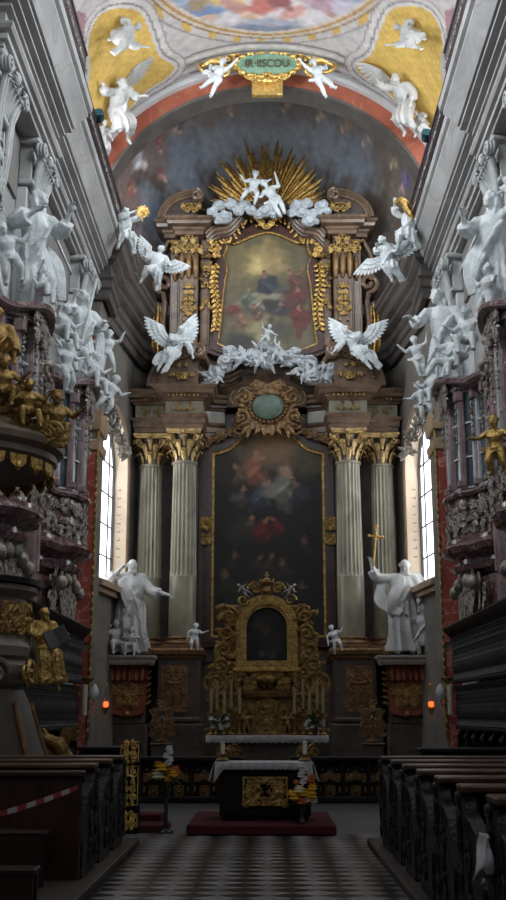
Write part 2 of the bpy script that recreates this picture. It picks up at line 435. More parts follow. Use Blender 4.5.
def swag(mb, pts, width, th=.014, k=4, side=(1, 0, 0), seed=1, M=None):
    rd = random.Random(seed); pts = [Vector(p) for p in pts]; m = len(pts); Q = []
    for i in range(m - 1):
        for j in range(3): Q.append(pts[i].lerp(pts[i + 1], j / 3))
    Q.append(pts[-1])
    for _ in range(2): Q = [Q[0]] + [(Q[i - 1] + Q[i] * 2 + Q[i + 1]) / 4 for i in range(1, len(Q) - 1)] + [Q[-1]]
    s = Vector(side)
    mb.tube(Q, [(width * .5 * (.6 + .4 * math.sin(PI * i / (len(Q) - 1))), th * .8) for i in range(len(Q))], 8, M, flat=side)
    for q in range(k):
        o = ((q + .5) / k - .5) * width
        ph = rd.uniform(0, 6)
        pp = [Q[i] + s * (o * (.6 + .5 * math.sin(PI * i / (len(Q) - 1)) + .15 * math.sin(i * 1.1 + ph))) + Vector((0, -th * (.5 + .5 * math.sin(i + ph)), 0)) for i in range(len(Q))]
        mb.tube(pp, [th * (1 - .45 * abs(2 * i / (len(Q) - 1) - 1) ** 3) for i in range(len(Q))], 6, M)
def hand(mb, e, h, s, M=None, ch=False):
    d = (Vector(h) - Vector(e)).normalized(); u = d.cross(Vector((0, 0, 1)))
    u = u.normalized() if u.length > .1 else Vector((1, 0, 0)); w = d.cross(u)
    p = Vector(h) + d * .02 * s
    mb.cap(Vector(h), Vector(h) + d * .035 * s, .016 * s, .02 * s, 8, M)
    for i, L in enumerate((.035, .042, .040, .030)):
        b = Vector(h) + d * .045 * s + u * ((i - 1.5) * .0125 * s)
        m1 = b + d * L * .55 * s + w * .006 * s; t = m1 + d * L * .4 * s + w * .018 * s
        mb.tube([b - d * .01 * s, b, m1, t], [.0065 * s, .0068 * s, .006 * s, .0045 * s], 6, M)
    b = Vector(h) + d * .012 * s + u * (-.016 * s); m1 = b - u * .022 * s + d * .016 * s
    mb.tube([b, m1, m1 + d * .02 * s - w * .003 * s], [.0085 * s, .0075 * s, .0055 * s], 6, M)
def wing(name, mb, side, root, s, M=None, lift=.6, spread=1.0, nfe=11):
    """one wing: bone arc plus rows of layered feathers"""
    root = Vector(root)
    def P(a, L): return Vector((side * math.cos(a) * L, .05 + .10 * L, math.sin(a) * L))
    bone = [root + P(lift + .55 * t, t * .36 * s) * 1 for t in (0, .3, .6, .85, 1.0)]
    mb.tube(bone, [.03 * s, .032 * s, .03 * s, .024 * s, .012 * s], 8, M)
    for row, (ln, wd, off) in enumerate(((.46, .040, 0), (.30, .040, -.02), (.17, .036, -.035))):
        for i in range(nfe):
            t = i / (nfe - 1); k = t * 4; j = min(3, int(k)); b = bone[j].lerp(bone[j + 1], k - j)
            a = lift + .35 - 1.15 * (1 - t) * spread - .25
            L = ln * s * (.5 + .5 * t)
            d = Vector((side * math.cos(a), .1, math.sin(a)))
            e = b + d * L; mid = b + d * L * .55 + Vector((0, .02 * s, 0)); o = Vector((0, off * s, 0))
            mb.tube([b + o, b.lerp(mid, .5) + o, mid + o, mid.lerp(e, .6) + o, e + o], [(wd * s * .6, .010 * s), (wd * s, .012 * s), (wd * s * 1.1, .011 * s), (wd * s * .9, .009 * s), (wd * s * .25, .005 * s)], 6, M, flat=(-math.sin(a) * side, 0, math.cos(a)))
def figure(name, label, cat, loc, h, rz, pose, m, group=None, robe='long', wings=0, child=False, beard=False, hair='short', swags=(), tilt=None, voxel=None, seed=0, flip=False, wing_lift=.6, parent_only=None, rad=1.0, sleeves=True, base=None, halo=False):
    rd = random.Random(seed + 7)
    J = {k: Vector(v) for k, v in pose.items()}
    if flip:
        K = {}
        for k, v in J.items():
            q = Vector((-v.x, v.y, v.z)); kk = k
            if k[-1] in 'LR' and len(k) == 2: kk = k[0] + ('R' if k[1] == 'L' else 'L')
            K[kk] = q
        J = K; swags = [([(-p[0], p[1], p[2]) for p in pts], w) for pts, w in swags]
    Mt = Matrix.Scale(h, 4)
    if tilt is not None: Mt = tilt.to_4x4() @ Mt
    cf = 1.45 if child else 1.0; lf = (1.35 if child else 1.0) * rad
    mb = MB(); X = Vector((1, 0, 0))
    sd = (J['sR'] - J['sL']).normalized()
    # trunk
    mid = J['pel'].lerp(J['che'], .5)
    mb.tube([J['pel'] - Vector((0, 0, .05)), J['pel'], mid, J['che'], J['nec'].lerp(J['che'], .35), J['nec'], J['hed']],
            [(.06 * lf, .05 * lf), (.092 * lf, .07 * lf), (.078 * lf, .062 * lf), (.105 * lf, .075 * lf), (.085 * lf, .055 * lf), (.036 * lf, .034 * lf), (.03 * lf, .03 * lf)], 14, Mt, flat=sd)
    mb.cap(J['sL'], J['sR'], .045 * lf, .045 * lf, 10, Mt)
    hips = {'L': J['pel'] - sd * .05 * lf + Vector((0, 0, -.01)), 'R': J['pel'] + sd * .05 * lf + Vector((0, 0, -.01))}
    for q in 'LR':
        mb.cap(J['s' + q], J['e' + q], .040 * lf, .031 * lf, 10, Mt); mb.cap(J['e' + q], J['h' + q], .031 * lf, .018 * lf, 10, Mt)
        hand(mb, J['e' + q], J['h' + q], 1.25 if child else 1.1, Mt)
        mb.cap(hips[q], J['k' + q], .064 * lf, .042 * lf, 10, Mt)
        kf = J['f' + q] - J['k' + q]
        c = J['k' + q] + kf * .35
        mb.tube([J['k' + q], c, J['f' + q]], [.043 * lf, .042 * lf, .024 * lf], 10, Mt)
        fd = Vector((0, -.075, -.005)) if kf.z < -.1 and abs(kf.z) > abs(kf.y) else kf.normalized() * .07 + Vector((0, 0, -.01))
        mb.cap(J['f' + q], J['f' + q] + fd, .024 * lf, .018 * lf, 8, Mt)
    # head: skull, jaw, face
    H = J['hed']; fdv = Vector((0, -1, 0)); look = pose.get('look', None)
    if look is not None: fdv = Vector((look[0] * (-1 if flip else 1), look[1], look[2])).normalized()
    rt = fdv.cross(Vector((0, 0, 1))).normalized(); up = rt.cross(fdv)
    F = lambda a, b, c: H + (rt * a + fdv * b + up * c) * cf
    A = Matrix((rt, fdv, up)).transposed().to_4x4()
    hs = cf
    mb.ell(Mt @ F(0, -.005, .012), (.050 * hs * h, .060 * hs * h, .060 * hs * h), (tilt.to_4x4() if tilt else Matrix.Identity(4)) @ A, 14, 10)
    mb.ell(Mt @ F(0, .018, -.025), (.036 * hs * h, .036 * hs * h, .040 * hs * h), (tilt.to_4x4() if tilt else Matrix.Identity(4)) @ A, 12, 8)
    mb.cap(F(0, .052, .014), F(0, .068, -.010), .006 * hs, .010 * hs, 6, Mt)
    mb.cap(F(-.030, .046, .020), F(.030, .046, .020), .008 * hs, .008 * hs, 6, Mt)
    mb.cap(F(-.014, .050, -.032), F(.014, .050, -.032), .006 * hs, .006 * hs, 6, Mt)
    mb.cap(F(0, .040, -.055), F(0, .044, -.05), .014 * hs, .012 * hs, 6, Mt)
    for e in (-1, 1):
        mb.ell(Mt @ F(e * .051, -.004, 0), (.009 * hs * h,) * 3, None, 6, 5)
        mb.ell(Mt @ F(e * .026, .036, -.012), (.017 * hs * h,) * 3, None, 8, 5)
    # hair
    nh = {'short': 14, 'curly': 26, 'long': 30, 'bald': 7}[hair]
    for i in range(nh):
        a = rd.uniform(0, 2 * PI); e = rd.uniform(.0, 1.3) if hair != 'bald' else rd.uniform(-.3, .2)
        if hair == 'bald' and math.cos(a) > .2: a += PI
        rr = .056
        p = F(rr * math.sin(a) * math.cos(e), -.008 + rr * math.cos(a) * math.cos(e) * 1.05, .012 + rr * math.sin(e) * 1.1)
        if math.cos(a) > .45 and e < .75: continue
        s_ = rd.uniform(.014, .022) * hs * h
        mb.ell(Mt @ p, (s_, s_, s_), None, 7, 5)
    if hair == 'long':
        for i in range(7):
            a = (i - 3) * .42
            p0 = F(.05 * math.sin(a), -.05 * math.cos(a), .02); p1 = F(.062 * math.sin(a), -.066 * math.cos(a), -.045); p2 = F(.05 * math.sin(a), -.05 * math.cos(a), -.10 - rd.uniform(0, .03))
            mb.tube([p0, p1, p2], [.016 * hs, .020 * hs, .009 * hs], 6, Mt)
    if beard:
        for i in range(9):
            a = (i - 4) * .28; L = .075 - .012 * abs(i - 4)
            mb.tube([F(.034 * math.sin(a) * 1.3, .038 * math.cos(a), -.035), F(.030 * math.sin(a), .058, -.07), F(.012 * math.sin(a), .055, -.04 - L)], [.012, .014, .006], 6, Mt)
    # drapery
    kn = (J['kL'] + J['kR']) / 2; ft = (J['fL'] + J['fR']) / 2
    wk = (J['kR'] - J['kL']).length; wf = (J['fR'] - J['fL']).length
    if robe in ('long', 'sit', 'half'):
        w0 = J['pel'].lerp(J['che'], .35)
        top = [w0, J['pel'] + Vector((0, 0, .01)), kn]
        rr = [(.088 * rad, .068 * rad), (.115 * rad, .09 * rad), (.07 * rad + wk * .42, .088 * rad)]
        if robe == 'half': top.append(kn.lerp(ft, .22)); rr.append((.05 + wk * .4, .06))
        else:
            top += [kn.lerp(ft, .6), ft + (ft - kn).normalized() * -.01]; rr += [(.066 * rad + wf * .45, .085 * rad), (.078 * rad + wf * .5, .10 * rad)]
        foldtube(mb, top, rr, sd, 11, .30, seed * 1.7, 66, Mt, 1.2, seed)
        if robe == 'half':
            for q in 'LR':
                kk = J['k' + q]; ff = J['f' + q]; foldtube(mb, [J['pel'].lerp(kk, .3), kk, kk.lerp(ff, .55)], [(.08, .08), (.062, .062), (.052, .05)], (1, .1, 0), 7, .24, seed + ord(q), 30, Mt, 1.5, seed)
            swag(mb, [J['pel'] + Vector((-.09, .02, .02)), J['pel'] + Vector((-.02, -.10, -.03)), (J['kL'] + J['kR']) / 2 + Vector((.04, -.04, -.05)), J['fR'] + Vector((.06, .02, .03))], .12, .018, 4, (.7, 0, .7), seed, Mt)
        # overlapping diagonal mantle folds
        for i in range(6):
            t = i / 5; a = J['sR'].lerp(J['pel'], .25 + .5 * t) + Vector((.02, -.05, 0)); b = J['pel'].lerp(J['kL'], .1 + .9 * t) + Vector((-.075, -.03, 0)); c = (a + b) / 2 + Vector((0, -.075 - .02 * math.sin(i * 2 + seed), -.03))
            mb.tube([a, a.lerp(c, .5) + Vector((0, -.02, 0)), c, c.lerp(b, .5) + Vector((0, -.015, -.01)), b], [.010, .017, .020, .018, .010], 6, Mt)
    if robe in ('long', 'sit', 'half', 'top'):
        foldtube(mb, [J['pel'].lerp(J['che'], .2), J['che'], J['nec'].lerp(J['che'], .3)], [(.10 * rad, .078 * rad), (.118 * rad, .09 * rad), (.085 * rad, .06 * rad)], sd, 8, .07, seed, 36, Mt, .7, seed + 2, .7)
        if sleeves:
            for q in 'LR':
                e = J['e' + q]; hh = e.lerp(J['h' + q], .62); s_ = e - J['s' + q]; z = Vector((0, 0, -.012))
                foldtube(mb, [J['s' + q], e, hh + z], [(.052, .052), (.055, .055), (.062, .058)], (0, 1, .1), 6, .14, seed + ord(q), 24, Mt, 1.5, seed)
    if robe == 'cloth':     # loincloth / fluttering cloth
        swag(mb, [J['pel'] + sd * .12, J['pel'] + Vector((0, -.09 * lf, -.03)), J['pel'] - sd * .13, J['pel'] - sd * .26 + Vector((0, .06, .05))], .09, .018, 3, (0, 0, 1), seed, Mt)
    for q, (pts, w) in enumerate(swags):
        d = Vector(pts[-1]) - Vector(pts[0]); s_ = d.cross(Vector((0, 1, 0))); s_ = s_.normalized() if s_.length > .05 else Vector((1, 0, 0))
        swag(mb, pts, w, .016, 4, tuple(s_), seed + q, Mt)
    vx = voxel or max(.016, h * .0105)
    t = thing(name, label, cat, loc, rz, group)
    part('body', mb, m, t, remesh=vx, smo=1)
    if wings:
        for sgn in (-1, 1):
            wb = MB(); wing('wing', wb, sgn, J['che'] + Vector((sgn * .04, .06, .03)), wings, Mt, wing_lift if not isinstance(wing_lift, tuple) else wing_lift[0 if sgn < 0 else 1])
            part('wing', wb, m, t, ang=50)
    if base:
        b = MB(); b.box((0, 0, -.06), base, None, .03); part('base', b, m, t)
    return t
def clouds(mb, spots, seed=0):
    """piled cloud balls with curled edges; spots = (x,y,z,r)"""
    rd = random.Random(seed)
    for (x, y, z, r) in spots:
        mb.ell((x, y, z), (r, r * .8, r * .85), None, 14, 10)
        for k in range(2):
            a = rd.uniform(0, 6.28); q = r * rd.uniform(.35, .5)
            mb.ell((x + math.cos(a) * r * .75, y - r * .25, z + math.sin(a) * r * .65), (q, q * .8, q * .85), None, 10, 8)
        scroll(mb, (x, z), r * .62, rd.uniform(0, 6), 1.3, r * .17, rd.choice((-1, 1)), y - r * .72, 16)

# ------------------------------------------------------------------ painted surfaces (colour per vertex: the picture itself)
def paint(P2, base, strokes, seed=0):
    """P2: (n,2) coords; strokes: (cx,cy,rx,ry,angle,(r,g,b),softness)"""
    col = base.copy(); rs = np.random.RandomState(seed)
    ph = rs.uniform(0, 6.28, 12)
    wob = .30 * (np.sin(P2[:, 0] * 5.1 + ph[0]) * np.sin(P2[:, 1] * 4.3 + ph[1]) + .6 * np.sin(P2[:, 0] * 11 + P2[:, 1] * 7 + ph[2]) * np.sin(P2[:, 1] * 13 - P2[:, 0] * 5 + ph[3]))
    for s in strokes:
        cx, cy, rx, ry, an, c = s[:6]; so = s[6] if len(s) > 6 else .35
        ca, sa = math.cos(an), math.sin(an)
        u = ((P2[:, 0] - cx) * ca + (P2[:, 1] - cy) * sa) / rx; v = (-(P2[:, 0] - cx) * sa + (P2[:, 1] - cy) * ca) / ry
        d = np.sqrt(u * u + v * v) * (1 + wob)
        a = np.clip((1 + so - d) / (2 * so), 0, 1); a = a * a * (3 - 2 * a)
        col = col * (1 - a[:, None]) + np.array(c)[None, :] * a[:, None]
    # brush modulation
    mo = 1 + .07 * np.sin(P2[:, 0] * 9 + ph[4] + 2 * np.sin(P2[:, 1] * 6)) * np.sin(P2[:, 1] * 10 + ph[5])
    return np.clip(col * mo[:, None], 0, 1)
def person_strokes(x, y, s, robe, skin=(.45, .30, .22), lean=0.0, arm=0.6, dark=.5):
    """a small painted figure: head, trunk, billowing drapery with light and dark folds, one arm"""
    skin = tuple(c * min(.66, .2 + 2.2 * sum(robe)) + d_ * .4 for c, d_ in zip(skin, robe))
    d = tuple(c * dark for c in robe); hi = tuple(min(1, c * 1.5) for c in robe); o = []
    ux, uy = math.sin(lean), math.cos(lean); k = 1 if lean >= 0 else -1
    o.append((x - ux * .15 * s, y - .36 * s, .30 * s, .30 * s, -lean + .5 * k, d, .45))
    o.append((x - k * .20 * s, y - .22 * s, .30 * s, .13 * s, .5 * k, robe, .5))
    o.append((x, y - .02 * s, .15 * s, .24 * s, -lean, robe, .4))
    o.append((x - k * .08 * s, y - .26 * s, .22 * s, .05 * s, .7 * k, hi, .6))
    o.append((x + k * .14 * s, y - .40 * s, .16 * s, .06 * s, -.9 * k, robe, .5))
    o.append((x + ux * .15 * s, y + .12 * s, .09 * s, .09 * s, 0, skin, .5))
    o.append((x + .13 * s * k, y + .06 * s + .1 * s * math.sin(arm), .12 * s, .04 * s, arm * k, skin, .5))
    o.append((x + ux * .3 * s, y + .27 * s * uy, .07 * s, .085 * s, 0, skin, .35))
    o.append((x + ux * .3 * s - .015 * s, y + .32 * s * uy, .075 * s, .045 * s, 0, tuple(c * .45 for c in skin), .35))
    return o
def color_mesh(name, vs, fs, cols, m, parent=None, kind=False):
    me = bpy.data.meshes.new(name); me.from_pydata([tuple(v) for v in vs], [], fs)
    a = me.color_attributes.new('paint', 'FLOAT_COLOR', 'POINT')
    buf = np.ones((len(vs), 4), dtype=np.float32); buf[:, :3] = cols; a.data.foreach_set('color', buf.ravel())
    finish(me, m)
    o = bpy.data.objects.new(name, me); C.objects.link(o)
    if parent is not None: o.parent = parent
    if kind: o['kind'] = 'structure'
    return o
def grid_faces(nu, nv): return [(j * nu + i, j * nu + i + 1, (j + 1) * nu + i + 1, (j + 1) * nu + i) for j in range(nv - 1) for i in range(nu - 1)]
M['fresco'] = vcol('fresco_plaster', .85)
M['oil'] = vcol('oil_painting', .5)

# =================================================================== THE BUILDING
def S(r, g, b, k=1.0):
    f = lambda c: (c / 12.92 if c <= .04045 else ((c + .055) / 1.055) ** 2.4)
    return tuple(min(.95, f(q / 255) * k) for q in (r, g, b))
# floor: black and white lozenge tiles up to the sanctuary, then plain grey slabs
def floor_mat():
    m = bpy.data.materials.new('black_and_white_floor_tiles'); m.use_nodes = True
    nt = m.node_tree; N = nt.nodes; L = nt.links; b = N['Principled BSDF']
    tc = N.new('ShaderNodeTexCoord'); mp = N.new('ShaderNodeMapping'); mp.inputs['Rotation'].default_value = (0, 0, PI / 4); mp.inputs['Scale'].default_value = (1, 1.45, 1)
    L.new(tc.outputs['Object'], mp.inputs[0])
    ck = N.new('ShaderNodeTexChecker'); ck.inputs['Scale'].default_value = 3.1
    ck.inputs[1].default_value = (0.34, 0.34, 0.36, 1); ck.inputs[2].default_value = (0.012, 0.011, 0.012, 1)
    L.new(mp.outputs[0], ck.inputs[0])
    n = N.new('ShaderNodeTexNoise'); n.inputs['Scale'].default_value = 1.3; n.inputs['Detail'].default_value = 5
    L.new(tc.outputs['Object'], n.inputs[0])
    cr = N.new('ShaderNodeValToRGB'); cr.color_ramp.elements[0].color = (.6, .58, .57, 1); cr.color_ramp.elements[1].color = (1, 1, 1, 1)
    cr.color_ramp.elements[0].position = .35; cr.color_ramp.elements[1].position = .6
    L.new(n.outputs['Fac'], cr.inputs[0])
    mx = N.new('ShaderNodeMix'); mx.data_type = 'RGBA'; mx.blend_type = 'MULTIPLY'; mx.inputs[0].default_value = 1
    L.new(ck.outputs[0], mx.inputs[6]); L.new(cr.outputs[0], mx.inputs[7]); L.new(mx.outputs[2], b.inputs['Base Color'])
    b.inputs['Roughness'].default_value = 0.28
    return m
M['tiles'] = floor_mat()
M['slabs'] = mat('grey_stone_slabs', (0.17, 0.17, 0.18), (0.11, 0.11, 0.12), 0.3, scale=.8, stretch=(1, 3, 1))
b = MB(); b.box((0, 6, -.1), (11.4, 20, .2)); struct('floor', b, M['tiles'], False)
b = MB(); b.box((0, 26.5, -.1), (11.4, 21, .2)); struct('floor_sanctuary', b, M['slabs'], False)

HW, VB, VZ = 5.55, 5.22, 15.0       # vault half width, rise, springing
def arch_pts(w, z0, z1, n=16, cx=0.0, full=True):
    """closed outline: rectangle with a round head, x,z"""
    r = w / 2; o = [(cx - r, z0), (cx, z0), (cx + r, z0), (cx + r, (z0 + z1 - r) / 2)]
    for i in range(n + 1):
        a = PI * i / n; o.append((cx + r * math.cos(a), z1 - r + r * math.sin(a)))
    o.append((cx - r, (z0 + z1 - r) / 2)); return o
def rect_match(inner, x0, x1, z0, z1):
    cx = sum(p[0] for p in inner) / len(inner); cz = (z0 + z1) / 2; o = []
    for i, p in enumerate(inner):
        dx, dz = p[0] - cx, p[1] - cz; k = 1e9
        if dx > 1e-6: k = min(k, (x1 - cx) / dx)
        if dx < -1e-6: k = min(k, (x0 - cx) / dx)
        if dz > 1e-6: k = min(k, (z1 - cz) / dz)
        if dz < -1e-6: k = min(k, (z0 - cz) / dz)
        o.append((cx + dx * k, cz + dz * k))
    # the sill corners go to the floor corners, the nearest head points to the upper ones
    o[0] = (x0, z0); o[1] = (cx, z0); o[2] = (x1, z0)
    for c in ((x1, z1), (x0, z1)):
        j = min(range(len(o)), key=lambda i: (o[i][0] - c[0]) ** 2 + (o[i][1] - c[1]) ** 2); o[j] = c
    return o
NAVE_PROF = [(0, 12.7), (.22, 12.7), (.22, 12.80), (.30, 12.80), (.30, 12.9), (.24, 12.93), (.36, 12.96), (.40, 13.02), (.40, 13.07), (.22, 13.08), (.22, 13.38), (.34, 13.40), (.34, 13.46), (.28, 13.48), (.44, 13.52), (.44, 13.58), (.38, 13.6), (.56, 13.66), (.56, 13.72), (.48, 13.74), (.60, 13.78), (.66, 13.88), (.74, 14.06), (.84, 14.2), (.84, 14.26), (.78, 14.28), (.90, 14.34), (.92, 14.42), (.92, 14.5), (0, 14.6)]
for s, nm in ((-1, 'left'), (1, 'right')):
    X = s * 4.9
    b = MB(); b.box((s * 5.3, 12.2, 7.55), (.8, 32.4, 15.1)); struct('wall_' + nm, b, M['nave'], False)
    # entablature in two stretches, the nearer one stepping forward
    b = MB()
    b.sweep([(X, -4), (X, 28.4)], NAVE_PROF, flip=-s)
    b.sweep([(s * 4.88, 16.8), (s * 4.68, 16.8), (s * 4.68, 20.6), (s * 4.88, 20.6)], NAVE_PROF, flip=-s)
    b.sweep([(s * 4.88, 9), (s * 4.68, 9), (s * 4.68, 12.6), (s * 4.88, 12.6)], NAVE_PROF, flip=-s)
    struct('trim_nave_entablature_' + nm, b, M['nave'], ang=30)
    # pale wall field between the oratories and the pilaster zone, with raised panel mouldings
    b = MB()
    for (y0, y1) in ((9.4, 14.6), (20.2, 20.9), (21.6, 26.6)):
        for o, q in ((0, .05), (.16, .09)):
            b.box((s * (4.89 - q / 2), (y0 + y1) / 2, 12.42 - o), (q, y1 - y0 - 2 * o, .07)); 
            for yy in (y0 + o, y1 - o): b.box((s * (4.89 - q / 2), yy, 10.9), (q, .07, 3.0 - o * 2))
    struct('trim_wall_panels_' + nm, b, M['nave_pale'], False)
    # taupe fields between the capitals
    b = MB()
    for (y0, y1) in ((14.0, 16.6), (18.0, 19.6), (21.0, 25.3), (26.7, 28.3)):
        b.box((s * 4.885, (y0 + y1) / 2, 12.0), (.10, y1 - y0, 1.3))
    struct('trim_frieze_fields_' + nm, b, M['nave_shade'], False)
    # chancel pier at the end of the nave, faced in red marble with a gilt strip
    b = MB(); b.box((s * 4.78, 28.95, 6.35), (.56, 1.1, 12.7), None, .03); struct('trim_chancel_pier_' + nm, b, M['apse'], ang=30)
    b = MB(); b.box((s * 4.72, 28.36, 5.9), (.40, .08, 5.0)); b.box((s * 4.72, 28.36, 10.7), (.40, .08, 1.9)); b.box((s * 4.72, 28.36, 1.9), (.36, .08, 2.6))
    struct('trim_red_marble_' + nm, b, M['red'], False)
    b = MB(); b.box((s * 4.485, 28.38, 5.0), (.07, .07, 8.0), None, .02)
    for i in range(36): b.ell((s * 4.485, 28.33, 1.2 + i * .215), (.045, .04, .085), None, 7, 5)
    struct('trim_gilt_strip_' + nm, b, M['gold_dark'])
    b = MB(); b.sweep([(s * 5.0, 28.35), (s * 4.5, 28.35), (s * 4.5, 29.5), (s * 5.0, 29.5)], [(0, 9.0), (.07, 9.0), (.10, 9.1), (.10, 9.2), (.11, 9.35), (.12, 9.5), (.03, 9.6), (0, 9.6)], flip=-s)
    b.sweep([(s * 5.0, 28.35), (s * 4.5, 28.35), (s * 4.5, 29.5), (s * 5.0, 29.5)], [(0, 8.45), (.05, 8.45), (.07, 8.6), (.08, 8.7), (.02, 8.75), (0, 8.75)], flip=-s)
    struct('trim_pier_cap_' + nm, b, M['ochre_dark'], ang=30)
    # chancel side wall with its tall round-headed window
    p0 = Vector((s * 4.78, 29.5)); p1 = Vector((s * 4.28, 33.8)); L = (p1 - p0).length; d = (p1 - p0) / L
    nout = Vector((d.y, -d.x)) if (d.y * s) > 0 else Vector((-d.y, d.x))
    MT = Matrix(((d.x, nout.x, 0, p0.x), (d.y, nout.y, 0, p0.y), (0, 0, 1, 0), (0, 0, 0, 1)))   # local x along wall, y outward
    inn = arch_pts(3.3, 5.25, 10.45, 18, 2.25)
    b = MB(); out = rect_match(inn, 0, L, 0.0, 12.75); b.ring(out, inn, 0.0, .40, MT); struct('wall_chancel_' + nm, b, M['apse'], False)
    inn2 = arch_pts(3.24, 5.28, 10.42, 18, 2.25); inn3 = arch_pts(3.16, 5.33, 10.37, 18, 2.25)
    b = MB(); b.ring(inn2, inn3, -.04, .42, MT); struct('trim_window_reveal_' + nm, b, M['ochre'], ang=30)
    o4 = arch_pts(3.62, 5.1, 10.62, 18, 2.25); b = MB(); b.ring(o4, inn2, -.07, .01, MT)
    b.box((2.25, -.14, 5.12), (3.9, .3, .16), MT); b.box((2.25, -.08, 4.96), (3.7, .18, .14), MT)
    struct('trim_window_surround_' + nm, b, M['ochre_dark'], ang=30)
    b = MB(); b.prism(arch_pts(3.25, 5.28, 10.42, 18, 2.25), .44, .46, MT); win = struct('window_chancel_' + nm, b, M['sky_pane'], False)
    b = MB()
    for z in (6.2, 7.15, 8.1, 9.05): b.box((2.25, .41, z), (3.2, .04, .035), MT)
    for x in (1.2, 2.25, 3.3): b.box((x, .41, 7.7), (.03, .04, 5.0), MT)
    b.ring(inn3, arch_pts(3.02, 5.40, 10.30, 18, 2.25), .36, .43, MT)
    part('window_frame', b, M['lead'], win, False)
    # gilt tendrils carved on the far reveal
    b = MB(); rd = random.Random(4)
    MR = MT @ Matrix.Translation((3.83, .2, 7.3)) @ Matrix.Rotation(PI / 2, 4, 'Z') 
    for i in range(9):
        z = (i - 4) * .26; scroll(b, (.05 * (-1) ** i, z), .12, i, 1.1, .014, (-1) ** i, -.01)
        for k in (-1, 1): frond(b, (0, z), .2, PI / 2 + k * .9, .025, 0, k * .6, .008)
    me_v = [(MR @ Vector((v[0], -v[1] * s if False else v[1], v[2]))) for v in b.v]; b.v = [tuple(v) for v in me_v]
    struct('trim_reveal_tendrils_' + nm, b, M['ochre_dark'])

# apse back wall (curved) and cornice ring
arc = [(-4.28, 33.8)]
for i in range(1, 24):
    a = PI * i / 24; arc.append((-4.28 * math.cos(a), 33.8 + 2.9 * math.sin(a)))
arc.append((4.28, 33.8))
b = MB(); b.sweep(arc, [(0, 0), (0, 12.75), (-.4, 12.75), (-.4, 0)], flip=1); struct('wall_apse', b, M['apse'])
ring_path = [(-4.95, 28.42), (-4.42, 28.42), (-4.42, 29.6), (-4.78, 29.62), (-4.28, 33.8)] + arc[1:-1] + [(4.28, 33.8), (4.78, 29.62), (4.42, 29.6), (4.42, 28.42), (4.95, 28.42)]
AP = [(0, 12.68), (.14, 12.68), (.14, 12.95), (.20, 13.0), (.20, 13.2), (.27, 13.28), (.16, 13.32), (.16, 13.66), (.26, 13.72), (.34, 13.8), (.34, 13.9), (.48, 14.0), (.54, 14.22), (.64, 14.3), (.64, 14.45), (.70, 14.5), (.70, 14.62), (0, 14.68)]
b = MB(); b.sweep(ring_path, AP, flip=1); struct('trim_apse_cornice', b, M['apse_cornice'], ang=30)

# red arch between nave and chancel
def ell_pts(a, bb, n=72, z0=VZ): return [(a * math.cos(PI * i / n), z0 + bb * math.sin(PI * i / n)) for i in range(n + 1)]
def half_ring(mb, oa, ob, ia, ib, y0, y1, n=72):
    o = ell_pts(oa, ob, n); i_ = ell_pts(ia, ib, n)
    vs = [(p[0], y, p[1]) for y in (y0, y1) for q in (o, i_) for p in q]; k = n + 1; fs = []
    for i in range(n):
        fs += [(i, i + 1, k + i + 1, k + i), (2 * k + i, 3 * k + i, 3 * k + i + 1, 2 * k + i + 1), (i, 2 * k + i, 2 * k + i + 1, i + 1), (k + i, k + i + 1, 3 * k + i + 1, 3 * k + i)]
    fs += [(0, k, 3 * k, 2 * k), (n, 2 * k + n, 3 * k + n, k + n)]
    mb.add(vs, fs)
b = MB(); half_ring(b, 5.42, 5.05, 4.86, 4.52, 28.9, 29.5); struct('wall_red_arch', b, M['arch_red'])
b = MB(); half_ring(b, 5.56, 5.22, 5.40, 5.03, 28.78, 29.3); half_ring(b, 5.48, 5.12, 5.38, 5.0, 28.7, 28.9); struct('trim_arch_moulding', b, M['nave_pale'])
b = MB(); half_ring(b, 4.90, 4.56, 4.82, 4.47, 28.86, 29.6); half_ring(b, 12, 12, 4.9, 4.56, 29.45, 29.6); struct('trim_arch_inner', b, M['apse_cornice'])

# --------------------------- nave vault with its painted picture and gilded stucco fields
def vhit(px, py, a=HW, bb=VB, z0=VZ):
    r = ray(px, py); A = (r.x / a) ** 2 + (r.z / bb) ** 2; B = 2 * (EYE - z0) * r.z / bb ** 2; Cc = ((EYE - z0) / bb) ** 2 - 1
    k = (-B + math.sqrt(max(0, B * B - 4 * A * Cc))) / (2 * A); p = r * k; p.z += EYE; return p
def vuv(p): return (math.atan2((p.z - VZ) / VB, -p.x / HW) * 5.5, p.y)
def inpoly(P2, poly):
    x, y = P2[:, 0], P2[:, 1]; ins = np.zeros(len(P2), bool); n = len(poly)
    for i in range(n):
        x0, y0 = poly[i]; x1, y1 = poly[(i + 1) % n]
        c = ((y0 > y) != (y1 > y)) & (x < (x1 - x0) * (y - y0) / (y1 - y0 + 1e-12) + x0); ins ^= c
    return ins
def segd(P2, pl):
    d = np.full(len(P2), 1e9)
    for (a, bb) in zip(pl[:-1], pl[1:]):
        a = np.array(a); bb = np.array(bb); ab = bb - a; t = np.clip(((P2 - a) @ ab) / (ab @ ab + 1e-12), 0, 1)
        d = np.minimum(d, np.linalg.norm(P2 - (a + t[:, None] * ab), axis=1))
    return d
def vpx(lst): return [vuv(vhit(*p)) for p in lst]
def mirror(pl): return [(PI * 5.5 - p[0], p[1]) for p in pl]
